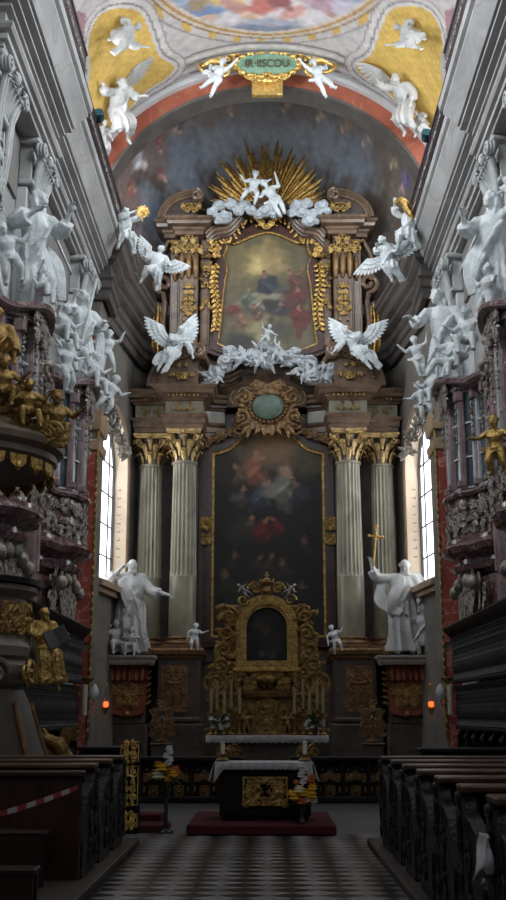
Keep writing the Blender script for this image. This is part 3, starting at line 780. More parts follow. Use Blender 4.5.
def smooth_poly(pl, closed=True, it=2):
    for _ in range(it):
        q = []; n = len(pl)
        for i in range(n if closed else n - 1):
            a = pl[i]; c = pl[(i + 1) % n]; q += [(a[0] * .75 + c[0] * .25, a[1] * .75 + c[1] * .25), (a[0] * .25 + c[0] * .75, a[1] * .25 + c[1] * .75)]
        if not closed: q = [pl[0]] + q + [pl[-1]]
        pl = q
    return pl
def vault_color(P2):
    n = len(P2); th = P2[:, 0] / 5.5
    col = np.tile(np.array(S(196, 190, 186)), (n, 1))
    rs = lambda c, m_: col.__setitem__(m_, np.array(c))
    # greenish spandrel beside the arch, purple-grey border bands
    rs(S(178, 182, 172), P2[:, 1] > 28.0)
    rs(S(190, 182, 184), (P2[:, 1] > 28.35)); rs(S(150, 142, 142), (P2[:, 1] > 28.5) & (P2[:, 1] < 28.56)); rs(S(206, 200, 196), (P2[:, 1] > 28.56))
    rs(S(150, 142, 142), (np.abs(P2[:, 1] - 28.35) < .05))
    # central picture
    cp = smooth_poly(vpx([(150, -10), (175, 12), (205, 26), (235, 33), (267, 36), (299, 33), (329, 26), (359, 12), (384, -10), (420, -120), (110, -120)]))
    m1 = inpoly(P2, cp)
    sky = paint(P2, np.tile(np.array(S(150, 165, 190)), (n, 1)), [
        (*vpx([(267, 10)])[0], 2.6, 1.0, 0, S(214, 206, 205), .5), (*vpx([(200, 12)])[0], .9, .35, .2, S(120, 142, 178), .5), (*vpx([(225, 0)])[0], .6, .25, .4, S(214, 190, 120), .5),
        (*vpx([(350, 8)])[0], .8, .3, -.2, S(196, 190, 200), .5), (*vpx([(267, 27)])[0], 1.2, .32, 0, S(128, 136, 154), .5), (*vpx([(268, 22)])[0], .7, .16, 0, S(170, 175, 186), .4),
        (*vpx([(238, 8)])[0], .55, .22, .7, S(196, 152, 140), .35), (*vpx([(265, 4)])[0], .42, .5, 0, S(196, 120, 112), .35), (*vpx([(292, 12)])[0], .5, .2, -.8, S(206, 158, 148), .35),
        (*vpx([(280, 2)])[0], .35, .3, 0, S(150, 96, 96), .35), (*vpx([(250, 16)])[0], .3, .13, .3, S(214, 180, 160), .3), (*vpx([(208, 18)])[0], .35, .12, .1, S(206, 178, 160), .3),
        (*vpx([(200, 4)])[0], .3, .3, 0, S(160, 140, 110), .35), (*vpx([(330, 14)])[0], .4, .12, .5, S(186, 150, 146), .35), (*vpx([(318, 2)])[0], .5, .3, 0, S(180, 150, 160), .4)], 3)
    col[m1] = sky[m1]
    d = segd(P2, cp + [cp[0]])
    rs(S(205, 190, 176), (d < .16)); rs(S(150, 120, 84), (np.abs(d - .17) < .03) & ~m1); rs(S(178, 140, 80), (d < .045))
    rs(S(206, 170, 92), (np.abs(d - .30) < .10) & ~m1 & (np.sin(P2[:, 0] * 9) > .55)); rs(S(160, 150, 148), (np.abs(d - .45) < .035) & ~m1)
    # straight mouldings that run across the crown above the arch
    for q, (yy, w, c) in enumerate(((27.72, .05, S(140, 132, 132)), (27.92, .07, S(216, 210, 206)), (28.12, .05, S(128, 120, 122)), (28.37, .10, S(212, 205, 200)), (28.60, .04, S(135, 128, 128)), (28.8, .05, S(200, 192, 186)))):
        mm = (np.abs(P2[:, 1] - yy - .25 * ((th - PI / 2) ** 2)) < w) & (np.abs(th - PI / 2) < .50); rs(c, mm)
    # gilded diapered spandrel fields
    gp = smooth_poly(vpx([(92, 14), (138, 6), (150, 30), (158, 58), (178, 66), (166, 80), (144, 92), (120, 122), (98, 152), (86, 140), (86, 70)]))
    g2 = smooth_poly(vpx([(104, 4), (124, -8), (136, 4), (112, 8)]))
    for pl in (gp, mirror(gp)):
        m2 = inpoly(P2, pl)
        u = (P2[:, 0] * 3.4 + P2[:, 1] * 3.4) % 1 - .5; v = (P2[:, 0] * 3.4 - P2[:, 1] * 3.4) % 1 - .5
        dots = (u * u + v * v) < .035
        rs(S(216, 178, 92), m2); rs(S(226, 192, 110), m2 & dots)
        d = segd(P2, pl + [pl[0]])
        rs(S(214, 208, 204), (d < .10) & ~m2); rs(S(146, 138, 140), (np.abs(d - .13) < .03) & ~m2); rs(S(212, 206, 200), (np.abs(d - .24) < .08) & ~m2); rs(S(160, 150, 150), (np.abs(d - .36) < .025) & ~m2)
    # mauve lunette borders
    for pl in (vpx([(70, 8), (86, 14), (84, 44), (72, 40), (62, 20)]),):
        for q in (pl, mirror(pl)): rs(S(170, 130, 134), inpoly(P2, q))
    rs(S(205, 175, 110), (th < .62) & (P2[:, 1] < 23.0)); rs(S(205, 175, 110), (th > PI - .62) & (P2[:, 1] < 23.0))
    return col
nu, nv = 330, 200
ths = np.linspace(.0, PI, nu); ys = np.concatenate([np.linspace(-4, 20.6, 34), np.linspace(20.8, 29.0, nv - 34)])
vs = []; P2 = []
for y in ys:
    for t in ths: vs.append((-HW * math.cos(t), y, VZ + VB * math.sin(t))); P2.append((t * 5.5, y))
P2 = np.array(P2)
LY0, LY1 = 20.4, 24.9
def lun(v):
    if abs(v[0]) < 3.7: return False
    for c, hw in ((25.0, 2.3), (17.6, 2.3), (10.2, 2.3)):
        u = (v[1] - c) / hw
        if abs(u) < 1 and v[2] < 15.2 + 2.75 * math.sqrt(1 - u * u): return True
    return False
fs = [f for f in grid_faces(nu, nv) if not any(lun(vs[i]) for i in f)]
color_mesh('ceiling', vs, fs, vault_color(P2), M['fresco'], None, True)
# lunette windows, their reveals built out from the vault
for s, nm in ((-1, 'left'), (1, 'right')):
    for n_, c in enumerate((25.0, 17.6, 10.2)):
        MX = Matrix(((0, s, 0, 0), (1, 0, 0, 0), (0, 0, 1, 0), (0, 0, 0, 1)))
        ol = [(c - 2.42, 15.0)] + [(c + 2.42 * math.cos(PI - PI * i / 16), 15.2 + 2.85 * math.sin(PI * i / 16)) for i in range(17)] + [(c + 2.42, 15.0)]
        il = [(c - 2.3, 15.1)] + [(c + 2.3 * math.cos(PI - PI * i / 16), 15.2 + 2.72 * math.sin(PI * i / 16)) for i in range(17)] + [(c + 2.3, 15.1)]
        b = MB(); b.ring(ol, il, 3.6, 5.75, MX)
        # trim the reveal to the outside of the vault curve
        b.v = [(v[0] if abs(v[0]) > HW * math.sqrt(max(0.0, 1 - ((v[2] - VZ) / VB) ** 2)) else s * HW * math.sqrt(max(0.0, 1 - ((v[2] - VZ) / VB) ** 2)), v[1], v[2]) for v in b.v]
        struct('trim_lunette_%s_%d' % (nm, n_ + 1), b, M['cream_stucco'])
        b = MB(); b.prism(il, 5.70, 5.74, MX); w_ = struct('window_lunette_%s_%d' % (nm, n_ + 1), b, M['sky_lun'], False)
        b = MB()
        for q in (-1.2, 0, 1.2): b.box((s * 5.67, c + q, 16.2), (.04, .04, 2.2))
        b.box((s * 5.67, c, 16.2), (.04, 4.3, .04)); part('window_frame', b, M['lead'], w_, False)
b = MB(); b.box((0, -4.2, 10.3), (12, .3, 20.8)); struct('wall_back', b, M['nave'], False)

# --------------------------- chancel vault: dusky painted sky with cloud-borne figures
DC = (31.0, 15.3); DA = (5.35, 5.9, 8.0)
def dhit(px, py):
    r = ray(px, py); k = 29 / r.y
    for _ in range(400):
        p = r * k; y = p.y; z = p.z + EYE
        e = (p.x / DA[0]) ** 2 + ((z - DC[1]) / DA[2]) ** 2 + (max(0, y - DC[0]) / DA[1]) ** 2
        if e >= 1 and z > DC[1]: break
        k += .02 / r.y
    return Vector((p.x, y, z))
def duv(p):
    return (math.atan2((p.z - DC[1]) / DA[2], -p.x / DA[0]) * 6.0, p.y)
vs = []; P2 = []
nu, nv = 150, 110
for j in range(nv):
    q = j / (nv - 1)
    if q < .2: y = 29.4 + (DC[0] - 29.4) * q / .2; k = 1.0
    else: a = (q - .2) / .8 * PI / 2; y = DC[0] + DA[1] * math.sin(a) * .999; k = max(.02, math.cos(a))
    for i in range(nu):
        t = PI * i / (nu - 1); v = (-DA[0] * k * math.cos(t), y, DC[1] + DA[2] * k * math.sin(t)); vs.append(v); P2.append(duv(Vector(v)))
P2 = np.array(P2)
def dp(px, py): return duv(dhit(px, py))
st = []
for (x, y, rx, ry, an, c) in (
    (267, 130, 3.0, 1.5, 0, S(94, 97, 100)), (215, 128, 1.3, .9, .3, S(98, 101, 105)), (330, 135, 1.4, .9, -.3, S(95, 98, 102)), (180, 160, 1.0, 1.0, .3, S(92, 98, 106)), (155, 215, .6, 1.2, 0, S(98, 106, 116)), (365, 150, .9, 1.0, 0, S(88, 94, 102)), (265, 112, 1.6, .4, 0, S(96, 92, 92)),
    (150, 150, 1.0, .7, .7, S(92, 82, 78)), (210, 112, 1.2, .4, .2, S(96, 86, 80)), (300, 108, 1.3, .35, 0, S(88, 80, 76)), (350, 118, 1.3, .45, -.3, S(84, 78, 74)), (385, 150, .8, .8, -.6, S(80, 72, 66)), (402, 185, .5, 1.0, 0, S(86, 76, 66)), (126, 190, .5, 1.0, 0, S(100, 82, 78))):
    st.append((*dp(x, y), rx, ry, an, c, .5))
for (x, y, s_, c, l) in ((142, 165, .75, S(170, 166, 168), .3), (160, 148, .6, S(110, 70, 66), -.3), (133, 190, .6, S(120, 78, 70), .2), (178, 132, .5, S(120, 105, 90), .6), (163, 178, .5, S(130, 90, 84), .2), (345, 128, .55, S(120, 96, 80), -.7), (365, 142, .6, S(110, 100, 90), -.5), (320, 118, .5, S(120, 104, 92), -.9), (404, 185, .8, S(80, 72, 104), 0), (392, 165, .5, S(130, 116, 96), -.3), (230, 112, .5, S(120, 100, 86), .8), (285, 108, .45, S(116, 98, 84), -.8)):
    u = dp(x, y); st += person_strokes(u[0], u[1], s_, c, S(168, 140, 120), l, .6, .6)
color_mesh('ceiling_chancel', vs, grid_faces(nu, nv), paint(P2, np.tile(np.array(S(92, 80, 72)), (len(P2), 1)), [(*q[:5], tuple(min(.9, c * 1.9 + .012) for c in q[5]), q[6]) for q in st], 5), M['fresco'], None, True)

for s, nm in ((-1, 'left'), (1, 'right')):
    b = MB(); rd = random.Random(17)
    for i in range(26):
        t = i / 25; x = -4.55 + .95 * t ** 1.3 * .55; z = 10.75 - 1.9 * t + rd.uniform(-.12, .12)
        scroll(b, (s * x, z), rd.uniform(.10, .18), rd.uniform(0, 6), 1.3, .032, rd.choice((-1, 1)), 29.35 + 1.6 * t)
        for q in range(3): frond(b, (s * x, z), rd.uniform(.18, .3), rd.uniform(0, 6.28), .045, 29.33 + 1.6 * t, rd.uniform(-1, 1))
    struct('trim_window_foliage_' + nm, b, M['silver'])

# =================================================================== THE HIGH ALTAR
def wp(name, mb, m, root, parent=None, **k):
    l = root.location; mb.v = [(v[0] - l[0], v[1] - l[1], v[2] - l[2]) for v in mb.v]
    return part(name, mb, m, parent or root, **k)
MIR = Matrix.Scale(-1, 4, (1, 0, 0))
ID = Matrix.Identity(4)
alt = thing('high_altar', 'towering marble high altar filling the chancel with fluted columns and broken pediments', 'altar', (0, 34.6, 0))
# back slabs
b = MB(); b.box((0, 35.0, 5.6), (8.1, .5, 11.2), None, .04); wp('back_wall', b, M['altar_dark'], alt, ang=30)
b = MB(); b.box((0, 35.05, 14.6), (5.4, .5, 6.4), None, .04)
b.prism([(x, z) for x, z in ell_pts(2.0, 1.1, 20, 17.7)], 34.8, 35.3); wp('upper_wall', b, M['altar'], alt, ang=30)
b = MB(); b.box((0, 34.72, 6.9), (4.3, .1, 7.4)); wp('inner_field', b, M['altar_dark'], alt, ang=30)
# pedestals
for s in (-1, 1):
    MM = ID if s < 0 else MIR
    b = MB(); b.box((-2.62, 33.85, 2.35), (1.22, 1.7, 2.0), MM, .03); wp('pedestal', b, M['altar_dark'], alt, ang=30)
    b = MB(); b.box((-2.62, 33.75, .68), (1.5, 1.9, 1.36), MM, .05); b.box((-4.0, 33.6, .68), (1.1, 2.1, 1.36), MM, .05); b.box((-2.62, 33.72, 1.46), (1.38, 1.8, .16), MM, .05); wp('pedestal_foot', b, M['altar_dark'], alt, ang=30)
    b = MB(); b.box((-4.02, 33.5, 2.35), (.98, 1.9, 2.0), MM, .03); wp('pedestal', b, M['altar_dark'], alt, ang=30)
    b = MB(); pth = [(-4.5, 32.6), (-3.55, 32.6), (-3.55, 33.05), (-3.2, 33.05), (-3.2, 33.0), (-2.02, 33.0), (-2.02, 34.4)]
    if s > 0: pth = [(-p[0], p[1]) for p in pth][::-1]
    b.sweep(pth, [(0, 3.22), (.06, 3.22), (.08, 3.30), (.16, 3.34), (.18, 3.46), (.14, 3.52), (-.9, 3.52), (-.9, 3.22)], flip=1); b.box((-2.62, 33.9, 3.44), (1.2, 1.6, .16), MM); b.box((-4.0, 33.6, 3.43), (1.0, 1.9, .14), MM)
    wp('pedestal_cornice', b, M['gold_brown'], alt, ang=30)
    # carved gilded panel on the pedestal
    b = MB(); b.box((-2.72, 32.98, 2.35), (.78, .05, 1.34), MM); 
    g = wp('gilded_panel', b, M['gold_brown'], alt, ang=30, label='gilded relief panel')
    b = MB(); rocaille(b, .6, 1.1, 31, 20, .022, 32.94, True, -2.72 * (1 if s < 0 else -1), 2.35); wp('relief', b, M['gold_brown'], alt, g)
# fluted columns with gilded capitals
def column(x, y, r, z0, zt, zc):
    n = 120
    def mod(rr, z, a):
        if z < 5.75 or z > zt - .18: return rr * 1.0
        q = abs(math.sin(a * 10)); return rr * (.985 - .12 * (q ** .8))
    b = MB(); pf = []
    for i in range(25):
        t = i / 24; z = z0 + .36 + (zt - z0 - .36) * t
        pf.append((r * (1.0 - .13 * max(0, t - .25) / .75 - .0 * t), z))
    extra = [(pf[0][0], 5.7), (pf[0][0], 5.76)]
    pf = sorted(pf + extra, key=lambda p: p[1])
    b.lathe(pf, n, (x, y, 0), mod=mod)
    b.lathe([(r * .89, zt - .02), (r * .97, zt), (r * .97, zt + .05), (r * .89, zt + .07)], 40, (x, y, 0))
    c = wp('column', b, M['column'], alt, ang=60)
    b = MB(); b.box((x, y, z0 + .06), (r * 2.75, r * 2.75, .12), None, .02)
    b.lathe([(r * 1.3, z0 + .12), (r * 1.38, z0 + .17), (r * 1.3, z0 + .23), (r * 1.12, z0 + .25), (r * 1.1, z0 + .28), (r * 1.2, z0 + .32), (r * 1.1, z0 + .37), (r, z0 + .38)], 40, (x, y, 0)); wp('column_base', b, M['gold_brown'], alt, c, ang=40)
    # capital
    H = zc - zt; b = MB(); q = r * .86
    b.lathe([(q * .95, zt + .04), (q * .88, zt + H * .4), (q * .92, zt + H * .7), (q * 1.2, zt + H * .88)], 32, (x, y, 0)); wp('capital_bell', b, M['altar_dark'], alt, c); b = MB()
    for row, (z1, hh, out, cnt, off) in enumerate(((zt + .05, H * .42, .50, 8, 0), (zt + .05 + H * .16, H * .52, .62, 8, .5), (zt + H * .5, H * .36, .66, 8, 0))):
        for i in range(cnt):
            a = 2 * PI * (i + off) / cnt; d = Vector((math.cos(a), math.sin(a), 0)); sd = Vector((-math.sin(a), math.cos(a), 0))
            c0 = Vector((x, y, z1))
            for k, (w_, sw) in enumerate(((1, 0), (.6, -.5), (.6, .5))):
                pts = [c0 + (d + sd * sw * .25 * t) .normalized() * (q * .96 + r * out * (t ** 2.4) + .02) + Vector((0, 0, hh * (t if t < .85 else .85 - (t - .85) * 1.3))) for t in (0, .25, .5, .7, .85, 1.0)]
                b.leaf(pts, [.03 * w_ * r / .4, .062 * w_ * r / .4, .075 * w_ * r / .4, .066 * w_ * r / .4, .045 * w_ * r / .4, .02], tuple(sd), .018)
    for i in range(4):
        a = PI / 4 + PI / 2 * i; d = Vector((math.cos(a), math.sin(a), 0))
        for k in (-1, 1):
            sdv = Vector((-math.sin(a), math.cos(a), 0)) * k * .05
            pts = []; 
            for j in range(16):
                t = j / 15; aa = -PI / 2 + t * 2.6 * PI * .9; qq = .13 * (1 - t * .8) * r / .4
                pts.append(Vector((x, y, zc - .24 * r / .4)) + d * (r * 1.42 + qq * math.sin(aa + PI)) + Vector((0, 0, qq * math.cos(aa + PI) * 1.0)) + sdv)
            b.tube([Vector((x, y, zt + H * .55)) + d * q * 1.05] + pts, [.02] + [.026 * r / .4] * 16, 6)
    for j, (ex, zz) in enumerate(((1.28, zc - .10), (1.38, zc - .04))):
        pts = []
        for i in range(4):
            a = PI / 4 + PI / 2 * i; p = (math.cos(a) * r * ex * 1.36, math.sin(a) * r * ex * 1.36); a2 = a + PI / 4
            pts += [(p[0] + x, p[1] + y), (math.cos(a2) * r * ex * .84 + x, math.sin(a2) * r * ex * .84 + y)]
        n_ = len(pts); b.add([(p[0], p[1], zz - .05) for p in pts] + [(p[0], p[1], zz + .035) for p in pts], [tuple(range(n_ - 1, -1, -1)), tuple(range(n_, 2 * n_))] + [(i, (i + 1) % n_, (i + 1) % n_ + n_, i + n_) for i in range(n_)])
    for i in range(4):
        a = PI / 2 * i; b.ell((x + math.cos(a) * r * 1.22, y + math.sin(a) * r * 1.22, zc - .08), (.07, .07, .08), None, 8, 6)
    wp('capital', b, M['gold_cap'], alt, c, ang=50)
M['gold_cap'] = mat('gilding_over_grey_capital', (0.72, 0.50, 0.20), (0.34, 0.25, 0.13), 0.4, metal=0.65, scale=6, bump=0.5, bscale=25)
for s in (-1, 1):
    column(s * 2.56, 33.6, .415, 3.52, 9.22, 10.28); column(s * 3.66, 34.1, .40, 3.52, 9.22, 10.26)
# plain pilasters behind the columns
for s in (-1, 1):
    for x in (2.56, 3.66): b = MB(); b.box((s * x, 34.72, 6.9), (.72, .2, 6.7)); wp('pilaster', b, M['altar_dark'], alt, ang=30)
# main entablature: architrave, frieze, cornice following the breaks over the columns
def epath(off=0): return [(-4.12, 35.0), (-4.12, 33.66), (-3.12, 33.66), (-3.12, 33.14), (-2.0, 33.14), (-2.0, 34.25), (-1.35, 34.45)]
for s in (-1, 1):
    p = epath(); p = p if s < 0 else [(-q[0], q[1]) for q in p][::-1]
    b = MB(); b.sweep(p, [(0, 10.28), (.05, 10.28), (.05, 10.42), (.09, 10.44), (.09, 10.6), (.15, 10.66), (.17, 10.74), (0, 10.76), (-.8, 10.76), (-.8, 10.28)]); wp('architrave', b, M['altar'], alt, ang=30)
    b = MB(); b.sweep(p, [(0, 10.74), (.03, 10.76), (.03, 11.16), (0, 11.18), (-.8, 11.18), (-.8, 10.74)]); f = wp('frieze', b, M['column'], alt, ang=30)
    for (x, y) in ((-2.56, 33.08), (-3.62, 33.6)):
        b = MB(); rocaille(b, .7, .3, int(-x * 10), 8, .014, y, True, -x if s > 0 else x, 10.96); wp('frieze_carving', b, M['gold_dark'], alt, f)
    b = MB(); b.sweep(p, [(0, 11.16), (.08, 11.18), (.10, 11.24), (.18, 11.26), (.18, 11.34), (.34, 11.36), (.36, 11.46), (.44, 11.52), (.46, 11.6), (0, 11.66), (-.8, 11.66), (-.8, 11.16)]); co = wp('cornice', b, M['altar'], alt, ang=30)
    b = MB()
    for (x0, x1, y) in ((-4.0, -3.15, 33.4), (-3.1, -2.05, 32.88)):
        k = int((x1 - x0) / .125)
        for i in range(k): b.box(((x0 + (i + .5) * (x1 - x0) / k) * (-s), y, 11.29), (.06, .1, .07))
    wp('dentils', b, M['gold_dark'], alt, co, ang=30)
# curved half pediments on which the angels sit
def curved_half(x0, z0, x1, z1, y0, y1, th, s, m, nm, fill, scr=.22, proj=.2):
    """arched cornice band rising from (x0,z0) to (x1,z1), ending in a scroll"""
    up = []; lo = []; n = 20
    for i in range(n + 1):
        a = PI / 2 * i / n * 1.0
        u = 1 - math.cos(a); v = math.sin(a)
        up.append((x0 + (x1 - x0) * u, z0 + (z1 - z0) * v)); lo.append((x0 + th + (x1 - x0 - th) * u, z0 + (z1 - z0 - th) * v))
    MM = ID if s < 0 else MIR
    b = MB()
    for (a_, c_, q0) in ((0, .38, y0 - proj), (.34, .62, y0 - proj * .7), (.58, 1.0, y0 - proj * .35)):
        A = [(u[0] * (1 - a_) + l[0] * a_, u[1] * (1 - a_) + l[1] * a_) for u, l in zip(up, lo)]
        B = [(u[0] * (1 - c_) + l[0] * c_, u[1] * (1 - c_) + l[1] * c_) for u, l in zip(up, lo)]
        for i in range(n):
            b.prism([A[i], A[i + 1], B[i + 1], B[i]], q0, y1, MM)
    cxz = (x1, z1 - scr * 1.0)
    for q in range(3):
        y = y0 - proj + q * .12; pts = []
        for j in range(22):
            t = j / 21; a = PI / 2 - t * 2 * PI * 1.5; rr = scr * (1 - t * .8); pts.append((cxz[0] + rr * math.cos(a), y, cxz[1] + rr * math.sin(a)))
        b.tube(pts, [.075 * scr / .22] * 22, 8, MM)
    pc = wp(nm, b, m, alt, ang=30)
    b = MB(); b.prism(lo + [(x1, z0), (x0 + th, z0)], y0 + .05, y1 - .02, MM); wp('tympanum', b, fill, alt, pc, ang=30)
    return pc
for s in (-1, 1):
    curved_half(-3.75, 11.64, -2.15, 13.0, 33.2, 34.4, .34, s, M['altar'], 'lower_pediment', M['altar'])
    b = MB(); rocaille(b, .6, .5, 8, 9, .022, 33.18, True, s * 2.65, 12.1)
    for i in range(9):
        a = .25 + i * .145; b.ell((s * (3.42 - 1.2 * (1 - math.cos(a))), 33.08, 11.64 + 1.08 * math.sin(a)), (.045, .05, .045), None, 8, 6)
    wp('pediment_carving', b, M['gold_dark'], alt)
# link mouldings curving up from the entablature round the garland
for s in (-1, 1):
    MM = ID if s < 0 else MIR; b = MB()
    for (o, y, r) in ((0, 33.9, .10), (.13, 34.0, .09), (.25, 34.1, .07)):
        b.tube([(-2.2, y, 12.9 - o), (-1.95, y, 12.8 - o), (-1.75, y, 12.45 - o), (-1.5, y, 12.2 - o), (-1.2, y + .1, 12.25 - o), (-.8, y + .2, 12.5 - o)], r, 8, MM)
    wp('volute_moulding', b, M['altar'], alt)
# upper storey: clustered pilasters, side scrolls, gilded drops
for s in (-1, 1):
    MM = ID if s < 0 else MIR
    b = MB(); b.box((-2.78, 34.5, 12.35), (1.7, .9, 1.5), MM, .04); b.box((-2.72, 34.4, 13.15), (1.35, 1.1, .16), MM, .04); wp('upper_base', b, M['altar'], alt, ang=30)
    for (x, w, y0) in ((-3.02, .34, 34.3), (-2.55, .62, 34.05), (-2.02, .34, 34.35)):
        b = MB(); b.box((x, (y0 + 34.9) / 2, 15.2), (w, 34.9 - y0, 4.1), MM, .03); b.box((x, y0 - .01, 14.6), (w * .6, .05, 2.4), MM, .015); wp('upper_pilaster', b, M['altar'], alt, ang=30)
    b = MB()
    for q in range(3):
        pts = []
        for j in range(26):
            t = j / 25; a = -PI / 2 - t * 2 * PI * 1.3; rr = .34 * (1 - t * .8); pts.append((-3.42 + rr * math.cos(a), 34.4 + q * .16, 15.6 + rr * math.sin(a)))
        b.tube([(-3.25, 34.4 + q * .16, 13.3), (-3.42, 34.4 + q * .16, 14.2), (-3.36, 34.4 + q * .16, 14.9)] + pts, .085, 8, MM)
        b.tube([(-3.25, 34.4 + q * .16, 17.2), (-3.5, 34.4 + q * .16, 16.7), (-3.62, 34.4 + q * .16, 16.2), (-3.5, 34.4 + q * .16, 15.7)], .07, 8, MM)
    wp('side_scroll', b, M['altar'], alt)
    # capital zone with drooping gilt tassels
    b = MB()
    for (w_, h_, sd_, n_, th_, y_, x_, z_) in ((.62, .5, 5, 12, .03, 33.98, 2.55, 16.85), (.36, .5, 9, 7, .03, 34.24, 3.02, 16.85), (.34, 1.6, 12, 16, .035, 33.98, 2.55, 14.6), (.34, 1.9, 19, 18, .032, 34.26, 1.98, 15.6)):
        b = MB(); rocaille(b, w_, h_, sd_, n_, th_, y_, True, s * x_, z_); wp('gilt_festoon', b, M['gold_dark'], alt)
    b = MB()
    for x in (-2.78, -2.55, -2.32): b.tube([(x, 33.98, 16.5), (x, 33.93, 16.3), (x, 33.93, 15.9), (x, 33.99, 15.65)], [.06, .095, .105, .05], 10, MM)
    for x in (-3.02,): b.tube([(x, 34.24, 16.5), (x, 34.18, 16.3), (x, 34.18, 15.9), (x, 34.24, 15.65)], [.06, .1, .11, .05], 10, MM)
    wp('tassel', b, M['gold_brown'], alt)
    # flame-like palmette beside the angel
    b = MB()
    for i in range(11):
        z = 13.0 + i * .13
        for k in (-1, 1): b.leaf([(-3.55 + k * .02, 33.95, z), (-3.55 + k * .13, 33.9, z + .14), (-3.55 + k * .17 * (1 - i * .05), 33.86, z + .3)], [.03, .05, .012], (0, 1, .2), .02, MM)
    b.tube([(-3.5, 33.95, 12.9), (-3.58, 33.93, 13.6), (-3.52, 33.93, 14.75)], [.07, .07, .015], 8, MM); wp('palmette', b, M['gold'], alt)
    p = [(-3.35, 35.0), (-3.35, 34.2), (-2.98, 34.2), (-2.98, 33.95), (-2.12, 33.95), (-2.12, 34.4), (-1.75, 34.5)]
    p = p if s < 0 else [(-q[0], q[1]) for q in p][::-1]
    b = MB(); b.sweep(p, [(0, 17.15), (.05, 17.16), (.05, 17.28), (.12, 17.34), (.12, 17.4), (.28, 17.46), (.30, 17.56), (.38, 17.62), (.38, 17.7), (0, 17.76), (-.7, 17.76), (-.7, 17.15)]); wp('upper_cornice', b, M['altar'], alt, ang=30)
    curved_half(-3.6, 17.72, -2.3, 18.75, 33.95, 34.9, .24, s, M['altar'], 'upper_pediment', M['altar_dark'], .20, .18)
    b = MB(); rocaille(b, .4, .4, 3, 9, .035, 33.9, True, s * 2.5, 18.1); wp('pediment_boss', b, M['gold_dark'], alt)
# hood moulding over the upper picture
b = MB()
hood = lambda e: [(x * (1 + e * .12), z + e) for x, z in ((-1.95, 16.95), (-1.75, 17.2), (-1.5, 17.28), (-1.25, 17.3), (-1.0, 17.55), (-.75, 17.95), (-.4, 18.1), (0, 18.15), (.4, 18.1), (.75, 17.95), (1.0, 17.55), (1.25, 17.3), (1.5, 17.28), (1.75, 17.2), (1.95, 16.95))]
for e, y, r in ((.22, 34.2, .10), (.10, 34.28, .10), (0, 34.35, .08), (.34, 34.15, .06)): b.tube([(p[0], y, p[1]) for p in smooth_poly(hood(e), False, 1)], r, 8)
wp('hood_moulding', b, M['altar'], alt)
b = MB(); rd = random.Random(2)
for q in smooth_poly(hood(-.18), False, 1):
    b.ell((q[0], 34.25, q[1]), (.06, .06, .05), None, 7, 5); frond(b, (q[0], q[1]), .2, rd.uniform(-2.5, -.6), .035, 34.22, .4)
rocaille(b, .7, .42, 44, 16, .035, 34.1, True, .03, 17.72); wp('gilt_garland', b, M['gold'], alt)

# --- paintings
def shaped(Wf, Tf, Bf, e, n=24, m=30):
    """closed outline of a shaped picture, expanded by e"""
    o = []
    for i in range(n): u = -1 + 2 * i / n; o.append((u * (Wf(0) + e), Bf(u) - e))
    for j in range(m): v = j / m; o.append(((Wf(v) + e), (Bf(1) - e) * (1 - v) + (Tf(1) + e) * v))
    for i in range(n): u = 1 - 2 * i / n; o.append((u * (Wf(1) + e), Tf(u) + e))
    for j in range(m): v = 1 - j / m; o.append((-(Wf(v) + e), (Bf(-1) - e) * (1 - v) + (Tf(-1) + e) * v))
    return o
def picture(name, label, Wf, Tf, Bf, cx, Y, strokes, base, frames, res, seed):
    t = thing(name, label, 'painting', (cx, Y, Bf(0)), 0)
    nu, nv = res; vs = []; P2 = []
    for j in range(nv):
        v = j / (nv - 1)
        for i in range(nu):
            u = -1 + 2 * i / (nu - 1); x = u * Wf(v); z = Bf(u) * (1 - v) + Tf(u) * v
            vs.append((x, 0, z - Bf(0))); P2.append((x + cx, z))
    P2 = np.array(P2); B = base(P2)
    color_mesh('canvas', vs, grid_faces(nu, nv), paint(P2, B, strokes, seed), M['oil'], t)
    for (nm, e0, e1, y0, y1, mm) in frames:
        b = MB(); b.ring([(p[0], p[1] - Bf(0)) for p in shaped(Wf, Tf, Bf, e1)], [(p[0], p[1] - Bf(0)) for p in shaped(Wf, Tf, Bf, e0)], y0, y1); part(nm, b, mm, t, ang=30)
    return t
Y1 = 34.45
def a2(px, py, Y=Y1): p = at(px, py, Y); return (p.x, p.z)
K = .0318
def pstk(lst, Y):
    o = []
    for s_ in lst: u = a2(s_[0], s_[1], Y); o.append((u[0], u[1], s_[2] * K, s_[3] * K, s_[4], s_[5], s_[6] if len(s_) > 6 else .35))
    return o
def pers(lst, Y, g=1.65):
    o = []
    for (px, py, s_, c, l, a) in lst: u = a2(px, py, Y); o += person_strokes(u[0], u[1], s_ * K * g, c, S(176, 130, 100), l, a, .55)
    return o
G = 1.5
